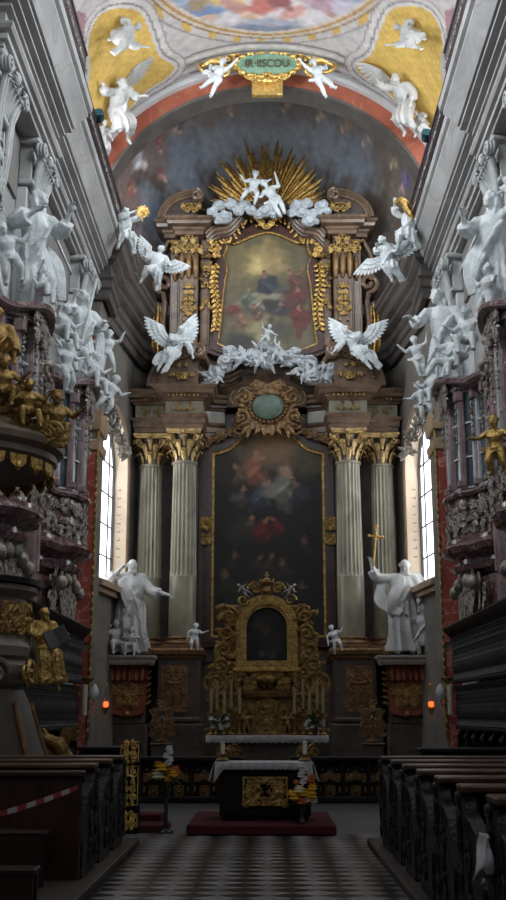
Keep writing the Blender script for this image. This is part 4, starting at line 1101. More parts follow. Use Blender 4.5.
# upper picture: saint borne up on clouds by angels
W2 = lambda v: 1.62 - .30 * v ** .8 + .10 * math.exp(-((v - .86) / .06) ** 2) - .05 * math.exp(-((v - .72) / .08) ** 2)
T2 = lambda u: 16.98 + .42 * (math.cos(u * PI) * .5 + .5) + (.06 if abs(u) > .9 else 0)
B2 = lambda u: 13.18 + .30 * abs(u) ** 3 + .10 * math.exp(-(u / .3) ** 2)
st = pstk([(262, 262, 24, 16, 0, S(170, 146, 96, 1.2), .9), (256, 266, 10, 9, 0, S(205, 180, 120, 1.2), .8), (235, 258, 12, 18, 0, S(126, 112, 76), .7), (304, 256, 14, 12, 0, S(108, 98, 74), .7),
    (262, 332, 18, 16, 0, S(176, 164, 120), .8), (310, 338, 10, 12, 0, S(118, 110, 78), .6), (222, 290, 6, 22, 0, S(116, 108, 76), .7), (238, 342, 17, 11, .2, S(62, 58, 52), .5), (281, 330, 17, 11, 0, S(84, 80, 66), .6),
    (268, 300, 36, 13, .15, S(92, 88, 74), .5), (294, 298, 18, 22, 0, S(80, 58, 48), .5), (250, 300, 24, 5, .35, S(128, 132, 108), .5), (268, 296, 18, 4, -.1, S(150, 148, 124), .5), (262, 304, 16, 5, .2, S(76, 66, 58), .4), (275, 308, 16, 8, -.3, S(58, 52, 54), .4),
    (268, 283, 12, 8, .1, S(56, 60, 66), .4), (280, 288, 16, 4, .25, S(84, 86, 78), .5), (300, 318, 9, 13, -.3, S(112, 40, 34), .4), (299, 333, 4, 8, 0, S(104, 52, 40), .4), (296, 296, 11, 9, .3, S(104, 52, 42), .4), (233, 309, 8, 6, .3, S(120, 52, 42), .4), (243, 322, 7, 8, -.3, S(138, 100, 72), .4)], Y1)
st += pers([(265, 279, 17, S(60, 64, 72), -.1, .5), (260, 299, 13, S(140, 140, 116), .5, .2), (247, 292, 11, S(108, 114, 92), .6, .9), (233, 306, 10, S(124, 60, 48), .4, .5), (242, 318, 11, S(140, 104, 78), -.2, .9), (256, 309, 10, S(96, 72, 60), -.3, .2), (292, 276, 13, S(112, 70, 54), -.4, .4), (300, 292, 13, S(108, 52, 44), -.5, -.3), (297, 310, 12, S(112, 44, 38), .4, -.6), (280, 306, 10, S(76, 68, 68), .2, .2), (300, 270, 9, S(120, 92, 66), .8, .2), (258, 314, 8, S(120, 88, 66), .8, .2)], Y1)
base2 = lambda P: np.tile(np.array(S(112, 102, 72)), (len(P), 1))
st = [(*q[:5], tuple(c * .72 for c in q[5]), q[6]) for q in st]
base2 = lambda P: np.tile(np.array(S(112, 102, 72, .72)), (len(P), 1))
picture('altar_painting', 'upper altar painting of a saint lifted on clouds by angels in a shaped frame', W2, T2, B2, 0.05, Y1, st, base2,
        [('gilt_fillet', -.01, .045, -.10, .04, M['gold']), ('frame', .035, .22, -.20, .08, M['frame_dark']), ('frame_roll', .21, .32, -.13, .08, M['frame_dark'])], (96, 120), 11)
# gilded corner clasps and side festoons of the upper frame
for s in (-1, 1):
    cl = MB(); rocaille(cl, .34, .5, 71, 12, .035, 34.2, False, .05 + s * 1.68, 16.75); wp('gilt_clasp', cl, M['gold'], alt); cl = MB()
    for i in range(14):
        z = 16.2 - i * .17; x = .05 + s * (1.70 + .06 * math.sin(i * .5)); frond(cl, (x, z), .24, -PI / 2 + s * .9, .04, 34.2, .3); frond(cl, (x, z), .2, -PI / 2 - s * .9, .035, 34.2, -.3)
        cl.ell((x, 34.17, z), (.045, .05, .06), None, 7, 5)
    wp('gilt_side_festoon', cl, M['gold'], alt)
# great lower picture, dark with age
def T1(u):
    a = abs(u)
    return 10.62 - .55 * (a / .6) ** 2 * 1.0 if a < .6 else (9.98 if a < .66 else 9.98 - .22 * ((a - .66) / .34) ** .6)
W1 = lambda v: 1.74
B1 = lambda u: 3.98
Y0 = 34.5
st = pstk([(268, 452, 34, 20, 0, S(104, 84, 58, 1.2), .6), (280, 445, 20, 14, 0, S(126, 100, 66, 1.2), .7), (306, 462, 14, 16, 0, S(84, 74, 54), .6), (226, 470, 12, 22, 0, S(44, 40, 34), .5), (268, 505, 50, 22, 0, S(26, 26, 26), .6), (300, 492, 22, 12, .2, S(30, 30, 34), .5), (270, 560, 52, 45, 0, S(20, 18, 17), .7), (242, 530, 14, 12, .4, S(44, 42, 38), .6)], Y0)
st += pers([(256, 462, 25, S(128, 82, 62, 1.2), 0, .2), (238, 470, 14, S(96, 80, 64), -.5, .2), (242, 492, 14, S(80, 72, 64), .3, .3), (263, 488, 20, S(58, 70, 82), .6, .7), (285, 478, 26, S(120, 118, 108), 0, -.4), (297, 488, 18, S(46, 50, 60), -.4, -.6), (263, 524, 17, S(92, 26, 24), .6, .5), (276, 522, 13, S(88, 30, 26), -.8, .3), (252, 520, 9, S(80, 66, 56), 0, 1), (270, 560, 14, S(50, 38, 32), .3, 1), (284, 566, 13, S(46, 40, 36), -.4, .3), (258, 560, 12, S(44, 38, 32), .8, .8), (233, 560, 16, S(38, 38, 36), .2, .6), (226, 578, 17, S(46, 44, 40), -.2, .4), (306, 545, 15, S(34, 34, 38), -.2, .9), (300, 590, 16, S(28, 26, 26), .2, .2)], Y0)
base1 = lambda P: np.tile(np.array(S(30, 28, 27)), (len(P), 1))
picture('altar_painting', 'tall dark main altar painting with arched top between the fluted columns', W1, T1, B1, 0.06, Y0, st, base1,
        [('gilt_fillet', -.02, .055, -.08, .04, M['gold']), ('frame', .05, .20, -.16, .08, M['frame_dark']), ('frame_roll', .19, .34, -.10, .10, M['frame_dark'])], (84, 150), 5)
for s in (-1, 1): b = MB(); rocaille(b, .34, .95, 55, 16, .035, 34.28, True, .06 + s * 1.96, 7.15); wp('gilt_bracket', b, M['gold_dark'], alt)
# scalloped carving framing the arched head of the main picture
b = MB(); rd = random.Random(8)
for i in range(34):
    u = -1.12 + 2.24 * i / 33; z = T1(max(-1, min(1, u))) + .42 + (.0 if abs(u) < 1 else -.1)
    scroll(b, (.06 + u * 1.8, z + rd.uniform(-.06, .1)), .12, rd.uniform(0, 6), 1.2, .03, rd.choice((-1, 1)), 34.2)
    frond(b, (.06 + u * 1.8, z), .26, rd.uniform(0, PI), .04, 34.2, rd.uniform(-1, 1))
wp('carved_crest', b, M['gold_brown'], alt)

# green marble cartouche above the main picture
t = thing('cartouche', 'oval green marble cartouche in gilded scrollwork above the main altar painting', 'cartouche', (0.06, 33.9, 10.75))
b = MB(); b.ell((0, 0, .45), (.52, .14, .44), None, 28, 14); part('green_shield', b, M['green_panel'], t)
b = MB()
for i in range(28):
    a = 2 * PI * i / 28; b.ell((.60 * math.cos(a), -.02, .45 + .52 * math.sin(a)), (.06, .07, .06), None, 7, 5)
for s in (-1, 1):
    scroll(b, (s * .78, .75), .24, PI / 2, 1.5, .06, s, -.02); scroll(b, (s * .85, .1), .26, -PI / 2, 1.5, .06, -s, -.02); scroll(b, (s * .35, 1.1), .2, 0 if s > 0 else PI, 1.4, .05, s, -.02)
    for k in range(7): frond(b, (s * (.66 + .03 * k), .9 - .15 * k), .2, (PI / 2 - s * PI / 2) + s * (.6 - .2 * k), .04, -.03, .8 * s)
rocaille(b, .9, .4, 6, 14, .04, -.05, True, 0, 1.12); rocaille(b, 1.9, 1.2, 16, 30, .035, .08, True, 0, .35)
part('gilt_surround', b, M['gold_brown'], t)

# --- sunburst above the altar: each gilded ray a long tapering blade
t = thing('sunburst', 'gilded sunburst of long rays above the high altar', 'sunburst', (0.06, 34.35, 17.9))
rd = random.Random(12); nray = 47
for i in range(nray):
    a = R(6) + (PI - 2 * R(6)) * i / (nray - 1)
    L = (2.15 + .85 * math.sin(a) ** 2) * (1 - .16 * (i % 3 == 1) - .07 * rd.random()); w = .085
    if i % 6 == 3: L *= 1.08
    b = MB(); d = Vector((math.cos(a), 0, math.sin(a))); sd_ = Vector((-math.sin(a), 0, math.cos(a))); y = .05 * (i % 3)
    p0 = d * .25; p1 = d * (L * .8); p2 = d * L
    b.add([p0 - sd_ * .02 + Vector((0, y, 0)), p0 + sd_ * .02 + Vector((0, y, 0)), p1 + sd_ * w + Vector((0, y, 0)), p1 - sd_ * w + Vector((0, y, 0)), p2 + Vector((0, y, 0)), p0 + Vector((0, y - .05, 0)), p1 + Vector((0, y - .07, 0)), p0 + Vector((0, y + .05, 0)), p1 + Vector((0, y + .05, 0))],
          [(5, 6, 2, 1), (5, 0, 3, 6), (6, 4, 2), (6, 3, 4), (7, 1, 2, 8), (7, 8, 3, 0), (8, 2, 4), (8, 4, 3), (0, 5, 1, 7)])
    part('ray', b, M['gold'], t, False)
b = MB(); b.prism([(-.42, .1), (.42, .1), (0, 1.1)], .1, .16); part('triangle', b, M['gold_dark'], t, False)
# cloud bank under the sunburst
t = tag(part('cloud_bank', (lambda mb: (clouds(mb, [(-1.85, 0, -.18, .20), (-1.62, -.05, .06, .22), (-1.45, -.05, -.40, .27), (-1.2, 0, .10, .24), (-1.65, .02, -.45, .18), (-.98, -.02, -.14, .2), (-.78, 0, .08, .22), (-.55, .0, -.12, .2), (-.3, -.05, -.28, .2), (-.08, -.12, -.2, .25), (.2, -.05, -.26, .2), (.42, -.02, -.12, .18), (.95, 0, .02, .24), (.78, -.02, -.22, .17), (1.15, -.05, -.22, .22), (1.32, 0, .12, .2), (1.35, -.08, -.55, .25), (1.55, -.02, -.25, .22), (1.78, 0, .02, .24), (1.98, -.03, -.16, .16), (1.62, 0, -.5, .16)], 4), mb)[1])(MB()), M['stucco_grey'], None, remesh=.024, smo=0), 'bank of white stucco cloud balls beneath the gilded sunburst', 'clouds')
t.location = (.08, 33.85, 18.1)
# large garland of clouds, cherub heads and limbs below the upper picture
cl = MB(); rd = random.Random(21); sp = []
for i in range(30):
    u = -1 + 2 * i / 29; x = u * 1.95; zc_ = 12.95 - 1.0 * u * u + rd.uniform(-.22, .22); sp.append((x, rd.uniform(-.1, .1), zc_, rd.uniform(.14, .25)))
sp += [(-1.2, -.1, 12.95, .24), (1.9, -.1, 12.05, .22), (1.45, -.15, 12.05, .30), (2.05, -.15, 12.35, .24), (-1.35, -.15, 12.6, .27), (-1.85, 0, 11.85, .17), (-2.0, 0, 12.2, .17), (1.75, 0, 11.75, .2), (0, -.1, 12.55, .24), (.3, -.1, 12.8, .2)]
clouds(cl, [(a, c, d - 12, e) for a, c, d, e in sp], 3)
for i in range(46):
    u = rd.uniform(-1, 1); x = u * 1.9; z = .85 - .95 * u * u + rd.uniform(-.25, .3); a = rd.uniform(0, 6.28); L = rd.uniform(.18, .32)
    m_ = (x + math.cos(a) * L, -.28, z + math.sin(a) * L * .6); a2_ = a + rd.uniform(-1.2, 1.2)
    cl.tube([(x, -.15, z), m_, (m_[0] + math.cos(a2_) * L, -.2, m_[2] + math.sin(a2_) * L)], [.075, .06, .035], 8)
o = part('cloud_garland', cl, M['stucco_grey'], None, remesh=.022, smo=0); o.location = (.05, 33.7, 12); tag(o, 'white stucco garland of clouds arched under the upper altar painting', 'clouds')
CHILD = dict(STAND, pel=(0, 0, .42), che=(0, -.02, .62), nec=(0, -.01, .73), hed=(0, -.03, .85), sL=(-.13, 0, .69), sR=(.13, 0, .69), eL=(-.24, -.04, .62), eR=(.24, -.04, .62), hL=(-.34, -.08, .72), hR=(.34, -.08, .66), kL=(-.10, -.10, .24), kR=(.12, -.04, .22), fL=(-.08, -.02, .03), fR=(.14, .06, .04))
def rot(a=0, b=0, c=0): return Matrix.Rotation(c, 3, 'Z') @ Matrix.Rotation(b, 3, 'Y') @ Matrix.Rotation(a, 3, 'X')
def putto(name, label, loc, h, rz=0, tilt=None, m='stucco', group=None, flip=False, seed=0, pose=None, wings=.0, cat='cherub', swags=(), cloth=True):
    return figure(name, label, cat, loc, h, rz, pose or CHILD, M[m], group, robe='cloth' if cloth else 'none', child=True, hair='curly', tilt=tilt, seed=seed, flip=flip, wings=wings, voxel=max(.014, h * .016), swags=swags)
FLY = P_(CHILD, kL=(-.12, -.12, .28), kR=(.16, -.02, .22), fL=(-.20, .08, .16), fR=(.22, .10, .02), hR=(.30, -.10, .86), eR=(.25, -.06, .72), hL=(-.36, -.1, .60))
putto('cherub', 'naked stucco cherub perched on clouds left of the sunburst axis', (-.50, 33.6, 18.05), 1.3, 0, rot(0, .15, 0), seed=3, pose=P_(CHILD, kL=(-.14, -.16, .30), fL=(-.26, -.1, .06), kR=(.14, -.14, .30), fR=(.10, -.06, .02), hR=(.36, -.1, .70)))
putto('cherub', 'leaning stucco cherub on clouds right of the sunburst axis, legs trailing', (.62, 33.6, 17.75), 1.45, 0, rot(0, -.55, 0), seed=5, flip=True, pose=P_(CHILD, fL=(-.02, .02, .0), fR=(.10, .02, -.02), kL=(-.06, -.06, .22), kR=(.1, -.02, .2), hL=(-.30, -.1, .86)))
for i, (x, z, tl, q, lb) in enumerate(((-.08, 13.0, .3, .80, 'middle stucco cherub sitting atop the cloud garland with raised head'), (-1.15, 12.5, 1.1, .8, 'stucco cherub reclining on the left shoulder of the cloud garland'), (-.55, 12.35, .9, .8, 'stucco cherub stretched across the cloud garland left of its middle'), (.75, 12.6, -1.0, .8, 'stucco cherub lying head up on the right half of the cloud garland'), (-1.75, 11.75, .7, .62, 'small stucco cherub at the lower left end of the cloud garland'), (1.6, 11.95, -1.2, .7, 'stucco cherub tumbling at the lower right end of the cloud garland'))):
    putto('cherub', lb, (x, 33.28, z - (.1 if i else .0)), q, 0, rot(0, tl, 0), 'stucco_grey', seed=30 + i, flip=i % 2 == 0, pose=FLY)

# =================================================================== NAVE PILASTERS (giant order) WITH SCROLLED CAPITALS
def wall_frame(s): return PI / 2 if s < 0 else -PI / 2     # local -y faces the nave
def make_pilaster():
    t = thing('pilaster', 'x', 'pilaster')
    b = MB(); b.box((0, -.11, 5.85), (1.15, .22, 11.7), None, .02)
    for x in (-.38, -.19, 0, .19, .38): b.box((x, -.235, 6.4), (.10, .05, 10.2), None, .02)
    part('shaft', b, M['nave_pale'], t, ang=30)
    b = MB(); b.box((0, -.2, 11.78), (1.25, .30, .10), None, .02); b.box((0, -.24, 12.64), (1.42, .42, .12), None, .03)
    b.box((0, -.16, 12.2), (1.08, .26, .84), None, .02); cap = part('capital', b, M['stucco_old'], t, ang=30)
    b = MB()
    for k in (-1, 1):
        # strap-like scrolls running up over the shaft and curling outward at the capital
        for q in (0, 1):
            x = k * (.44 - q * .13)
            b.tube([(x, -.28, 10.7), (x, -.33, 11.3), (x + k * .02, -.36, 11.9), (x + k * .10, -.44, 12.25), (x + k * .20, -.50, 12.42)], [.05, .055, .055, .06, .05], 8)
        for j in range(3): scroll(b, (k * .62, 12.40), .17, PI if k > 0 else 0, 1.5, .045, -k, -.42 - j * .06, 18)
    for i in range(7):
        x = (i - 3) * .13; b.leaf([(x, -.30, 11.85), (x * 1.1, -.38, 12.1), (x * 1.3, -.50, 12.3), (x * 1.35, -.56, 12.22)], [.05, .08, .07, .02], (1, 0, 0), .02)
    for i in range(5):
        x = (i - 2) * .2; b.leaf([(x, -.30, 12.15), (x, -.42, 12.4), (x, -.54, 12.54), (x, -.58, 12.46)], [.05, .08, .07, .02], (1, 0, 0), .02)
    b.ell((0, -.5, 12.52), (.13, .1, .13), None, 10, 8)
    part('scrolls', b, M['stucco_old'], t, cap)
    b = MB(); rocaille(b, .7, 1.6, 77, 26, .032, -.28, True, 0, 10.6); part('stucco_relief', b, M['stucco_old'], t)
    return t
PL = [(-1, 26.0, 'pale giant pilaster with scrolled capital on the left wall beside the chancel pier'), (-1, 20.3, 'pale giant pilaster on the left wall between the two tall stucco statues'), (-1, 17.3, 'nearest pale giant pilaster with scrolled capital at the upper left edge'),
      (1, 26.0, 'pale giant pilaster with scrolled capital on the right wall beside the chancel pier'), (1, 20.3, 'pale giant pilaster on the right wall between the two tall stucco statues'), (1, 17.3, 'nearest pale giant pilaster with scrolled capital at the upper right edge')]
pr = make_pilaster()
for i, (s, y, lb) in enumerate(PL):
    if i == 0: pr.location = (s * 4.9, y, 0); pr.rotation_euler = (0, 0, wall_frame(s)); pr['label'] = lb
    else: dup(pr, (s * 4.9, y, 0), wall_frame(s), lb)

# iron gallery rail with gilded bosses along the cornice
for s, nm in ((-1, 'left'), (1, 'right')):
    t = thing('gallery_rail', 'dark iron gallery rail running along the top of the %s nave cornice' % nm, 'railing', (s * 3.98, 20, 14.5), 0)
    for (y0, y1, o) in ((-7.4, -3.2, 0), (-3.2, .6, -.19), (.6, 8.3, 0)):
        b = MB(); x = s * o; b.tube([(x, y0, .66), (x, y1, .66)], .05, 8); b.tube([(x, y0, .06), (x, y1, .06)], .035, 8); b.box((x, (y0 + y1) / 2, .5), (.03, y1 - y0, .28)); b.box((x, (y0 + y1) / 2, .22), (.02, y1 - y0, .3)); part('rail', b, M['rail'], t, False)
        b = MB(); k = int((y1 - y0) / .2)
        for i in range(k):
            y = y0 + (i + .5) * (y1 - y0) / k; b2 = MB(); scroll(b2, (0, 0), .085, i, 1.2, .02, 1 if i % 2 else -1, 0, 9, 5); b2.ell((.04, 0, .05), (.03, .03, .03), None, 5, 4)
            b.add([(x - s * .04 - s * abs(v[1]), y + v[0], .22 + v[2]) for v in b2.v], b2.f)
        part('scrollwork', b, M['silver'], t)
    lp = thing('spotlight', 'small dark teal spotlight clipped to the %s gallery rail' % nm, 'lamp', (s * 3.9, 24.2 if s > 0 else 23.2, 15.25), 0)
    b = MB(); b.lathe([(.05, -.14), (.10, -.12), (.13, .1), (.12, .13), (.02, .13)], 14, (0, 0, 0), Matrix.Rotation(R(70), 4, 'X')); part('housing', b, M['lampblue'], lp)
    b = MB(); b.tube([(0, 0, -.1), (s * .1, 0, -.2), (s * .1, 0, -.3)], .02, 6); part('bracket', b, M['black_wood'], lp)

# =================================================================== ORATORIES: bow-fronted glazed boxes of mauve marble
OP = [(-1.62, 0), (-1.55, -.30), (-1.0, -.42), (-.72, -.72), (-.25, -.86), (.25, -.86), (.72, -.72), (1.0, -.42), (1.55, -.30), (1.62, 0)]
def make_oratory(h=1.0):
    t = thing('oratory', 'x', 'oratory')
    b = MB()
    b.sweep(OP, [(-.5, 4.35), (-.42, 4.4), (-.34, 4.5), (-.10, 4.62), (-.06, 4.72), (-.2, 4.78), (-.2, 4.86), (.10, 4.98), (.16, 5.1), (.04, 5.2), (.04, 5.28), (-.02, 5.3), (-.5, 5.3)], flip=1)
    part('console', b, M['purple'], t, ang=35)
    b = MB(); b.sweep(OP, [(-.04, 5.28), (-.06, 6.18), (-.45, 6.18), (-.45, 5.28)], flip=1); pp = part('parapet', b, M['purple'], t, ang=30)
    b = MB(); b.sweep(OP, [(-.1, 6.16), (.06, 6.18), (.09, 6.24), (.06, 6.30), (-.1, 6.34), (-.45, 6.34), (-.45, 6.16)], flip=1); part('coping', b, M['purple'], t, ang=35)
    for i in range(1, len(OP) - 2):
        a = Vector(OP[i]); c = Vector(OP[i + 1]); m_ = (a + c) / 2; L = (c - a).length; an = math.atan2(c.y - a.y, c.x - a.x)
        MT = Matrix.Translation((m_.x, m_.y, 0)) @ Matrix.Rotation(an, 4, 'Z')
        b = MB(); rocaille(b, L * .8, .7, 60 + i, 14, .02, 0.0, True, 0, 5.72); b.v = [tuple(MT @ Vector(v)) for v in b.v]; part('carved_panel', b, M['silver'], t, pp)
        # casement over each facet
        if L > .4:
            b = MB(); b.box((0, .14, 7.75), (L - .10, .03, 2.8), MT); pn = part('window_glass', b, M['glass_dark'], t, False)
            b = MB()
            for x in (-L / 2 + .05, L / 2 - .05): b.box((x, .10, 7.75), (.07, .1, 2.8), MT, .015)
            for z in (6.4, 7.25, 8.2, 9.1): b.box((0, .11, z), (L - .1, .05, .045), MT)
            part('window_frame', b, M['white_paint'], t, pn, ang=30)
    b = MB()
    for i, p in enumerate(OP[1:-1]):
        q = Vector(p) * .985; b.box((q.x, q.y + .1, 7.75), (.14, .14, 2.84), Matrix.Identity(4), .03)
        b.box((q.x, q.y + .06, 6.5), (.18, .2, .2), None, .03); b.box((q.x, q.y + .05, 8.95), (.2, .22, .3), None, .03)
    part('mullion_pier', b, M['pink_pale'], t, ang=30)
    for i, p in enumerate(OP[1:-1]):
        b = MB(); q = Vector(p) * .985; rd = random.Random(i)
        for k in range(7): frond(b, (q.x, 8.95 - k * .2), .17, rd.uniform(0, 6.28), .025, q.y - .02, .5); b.ell((q.x, q.y - .02, 8.85 - k * .2), (.035, .035, .045), None, 6, 5)
        scroll(b, (q.x, 9.1), .12, 0, 1.3, .03, 1 if i % 2 else -1, q.y - .03)
        part('carved_drop', b, M['silver'], t)
    # undulating banded cornice with hood
    b = MB(); b.sweep(OP, [(-.4, 9.12), (.02, 9.14), (.02, 9.3), (-.4, 9.3)], flip=1); part('crown_frieze', b, M['pink_pale'], t, ang=35)
    vsb = MB(); vsb.sweep(smooth_poly(OP, False, 2), [(-.4, 9.28), (.04, 9.30), (.10, 9.36), (.16, 9.40), (.22, 9.46), (.22, 9.54), (.16, 9.58), (-.4, 9.62)], flip=1)
    vsb.v = [(v[0], v[1], v[2] + .20 * math.cos(v[0] * 2.2) - .05) for v in vsb.v]; part('crown_cornice', vsb, M['purple'], t, ang=35)
    vsb = MB(); vsb.sweep(smooth_poly(OP, False, 2), [(-.4, 9.36), (.125, 9.375), (.185, 9.43), (.185, 9.45), (.10, 9.40), (-.4, 9.38)], flip=1)
    vsb.v = [(v[0], v[1] - .04, v[2] + .20 * math.cos(v[0] * 2.2) - .05) for v in vsb.v]; part('crown_band', vsb, M['pink_pale'], t, ang=35)
    b = MB(); rocaille(b, 1.2, .7, 21, 26, .035, -.88, True, 0, 9.1); part('crest', b, M['silver'], t)
    # carved underside: pendants, masks and foliage down to the stalls
    b = MB(); b.sweep([(-1.5, 0), (-1.4, -.2), (-.6, -.38), (.6, -.38), (1.4, -.2), (1.5, 0)], [(0, 3.5), (0, 4.45), (-.3, 4.45), (-.3, 3.5)], flip=1); ub = part('corbel', b, M['purple'], t, ang=30)
    b = MB(); rocaille(b, 2.9, .9, 5, 70, .03, -.42, False, 0, 3.95); rocaille(b, 1.6, .9, 6, 30, .035, -.5, True, 0, 4.1)
    for k in range(5): b.ell(((k - 2) * .55, -.6, 4.5 - .1 * abs(k - 2)), (.13, .13, .16), None, 10, 8)
    part('corbel_carving', b, M['silver'], t, ub)
    # broad side piers carrying the box
    for x in (-1.95, 1.95): b = MB(); b.box((x, -.10, 6.5), (.42, .30, 6.0), None, .04); b.box((x, -.26, 6.7), (.2, .05, 4.6), None, .02); part('side_pier', b, M['pink_pale'], t, ang=30)
    for x in (-1.95, 1.95):
        b = MB(); rocaille(b, .34, 3.6, 88, 34, .028, -.28, True, x, 7.2); b.ell((x, -.3, 9.4), (.2, .16, .2), None, 10, 8)
        for k in (-1, 1): scroll(b, (x + k * .2, 9.2), .2, PI / 2, 1.4, .045, k, -.3)
        part('pier_carving', b, M['silver'], t)
    for o in C.objects:
        q = o
        while q.parent is not None: q = q.parent
        if q == t and o.type == 'MESH':
            for v in o.data.vertices:
                if v.co.z > 6.3: v.co.z = 6.3 + (v.co.z - 6.3) * .8
    return t
orr = make_oratory()
for i, (s, y, lb) in enumerate(((-1, 24.1, 'mauve marble bow-fronted oratory box on the left wall nearest the chancel'), (-1, 18.6, 'mauve marble oratory box on the left wall above the pulpit'),
                              (1, 24.1, 'mauve marble bow-fronted oratory box on the right wall nearest the chancel'), (1, 18.6, 'mauve marble oratory box at the right edge with a gilt cherub before it'))):
    if i == 0: orr.location = (s * 4.9, y, 0); orr.rotation_euler = (0, 0, wall_frame(s)); orr['label'] = lb
    else: dup(orr, (s * 4.9, y, 0), wall_frame(s), lb, scale=(1, 1, .965) if y < 20 else None)

# =================================================================== CHOIR STALLS: black carved wood with canopy
def make_stalls():
    t = thing('choir_stalls', 'x', 'stalls')
    b = MB(); b.box((0, -.06, 1.7), (8.6, .1, 3.4)); b.box((0, -.5, .45), (8.8, .06, .9)); b.box((0, -.3, .48), (8.8, .4, .06)); part('back_panel', b, M['black_wood'], t, False)
    b = MB(); b.sweep([(-4.4, 0), (-4.4, -.62), (4.4, -.62), (4.4, 0)], [(-.5, 3.3), (-.04, 3.3), (0, 3.36), (.04, 3.4), (.10, 3.48), (.12, 3.56), (.08, 3.6), (-.5, 3.62)], flip=1); b.box((0, -.3, 3.44), (8.7, .55, .2)); part('canopy', b, M['black_wood'], t, ang=30)
    for row, (z0, z1, yb) in enumerate(((2.35, 3.28, -.56), (1.35, 2.2, -.52))):
        n = 44
        for i in range(n):
            x = -4.3 + 8.6 * i / (n - 1)
            if i == 0:
                b = MB(); h = z1 - z0; b.lathe([(.045, 0), (.05, .03), (.028, .06), (.02, h * .2), (.05, h * .34), (.056, h * .42), (.03, h * .52), (.022, h * .7), (.035, h * .82), (.022, h * .86), (.045, h * .95), (.045, h)], 8)
                o = part('baluster', b, M['carved_wood'], t); base_ = o
            else: o = base_.copy(); C.objects.link(o)
            o.location = (x, yb, z0)
        b = MB(); b.box((0, yb, z0 - .03), (8.7, .12, .06), None, .015); b.box((0, yb, z1 + .02), (8.7, .12, .05), None, .015); part('baluster_rail', b, M['black_wood'], t, ang=30)
    n = 10
    for i in range(n):
        b = MB(); x = -4.3 + 8.6 * i / (n - 1); b.box((x, -.3, .6), (.08, .5, 1.2), None, .02); b.tube([(x, -.55, 1.1), (x, -.45, 1.22), (x, -.3, 1.24)], .06, 8); b.box((x, -.12, 2.2), (.1, .12, 2.2), None, .02); part('seat_divider', b, M['black_wood'], t, ang=30)
    return t
cs = make_stalls(); cs.location = (-4.88, 21.6, 0); cs.rotation_euler = (0, 0, PI / 2); cs['label'] = 'black carved choir stalls with canopy along the left wall behind the pulpit'
dup(cs, (4.88, 21.6, 0), -PI / 2, 'black carved choir stalls with baluster screen and canopy along the right wall')

# =================================================================== STATUES
ORATE = P_(STAND, hL=(-.10, -.20, .74), eL=(-.19, -.06, .66), hR=(.30, -.16, .76), eR=(.22, -.04, .68), kR=(.08, -.12, .30), look=(.5, -.8, .3))
# left wall, nearer: tall maiden with raised hands
figure('statue', 'tall white stucco maiden with lifted hands standing above the nearer left oratory', 'statue', (-4.3, 18.9, 8.62), 2.55, R(40), P_(ORATE, hR=(.16, -.22, .80), eR=(.18, -.08, .66), hed=(.02, -.03, .925)), M['stucco'], hair='long', seed=1, rad=.9, swags=[([(-.12, .05, .8), (-.24, .03, .6), (-.26, 0, .35), (-.2, 0, .1)], .12), ([(.1, .05, .6), (.22, .0, .42), (.25, .02, .2)], .12)])
figure('statue', 'white stucco standing figure holding a staff above the farther left oratory', 'statue', (-4.3, 24.3, 8.9), 2.4, R(50), P_(STAND, eL=(-.2, -.05, .72), hL=(-.24, -.16, .84), eR=(.18, -.08, .66), hR=(.10, -.2, .66), look=(.6, -.8, 0)), M['stucco'], hair='curly', seed=2, rad=.9, swags=[([(.12, .0, .78), (.24, -.02, .55), (.2, 0, .25), (.12, .02, .05)], .13)])
b = MB(); b.tube([(0, 0, 0), (.45, .1, 2.6)], .035, 8); o = part('staff', b, M['stucco']); o.location = (-4.42, 24.0, 8.95); o.rotation_euler = (0, 0, 0); tag(o, 'long white staff leaning in the hand of the farther left statue', 'staff')
figure('statue', 'white stucco figure lifting a sheaf of cloth above the nearer right oratory', 'statue', (4.3, 19.2, 8.65), 2.6, R(-40), P_(STAND, eL=(-.2, -.06, .70), hL=(-.16, -.16, .80), eR=(.22, -.02, .84), hR=(.16, -.06, .98), look=(-.5, -.8, .2)), M['stucco'], hair='long', seed=4, rad=.9, swags=[([(.1, .0, 1.02), (.24, .02, .9), (.28, .02, .66), (.22, 0, .3)], .14), ([(-.12, .05, .7), (-.2, 0, .5), (-.2, 0, .25)], .12)])
figure('statue', 'white stucco saint reaching an open hand to a child above the farther right oratory', 'statue', (4.2, 24.9, 8.9), 2.65, R(-15), P_(STAND, eL=(-.2, -.06, .68), hL=(-.26, -.14, .70), eR=(.2, -.02, .66), hR=(.2, -.12, .54), look=(-.9, -.45, -.1), hed=(-.03, -.03, .925), kR=(.1, -.1, .28)), M['stucco'], hair='curly', seed=5, rad=.9, swags=[([(.1, .04, .8), (.2, .02, .6), (.24, .02, .35), (.2, .02, .05)], .14)])
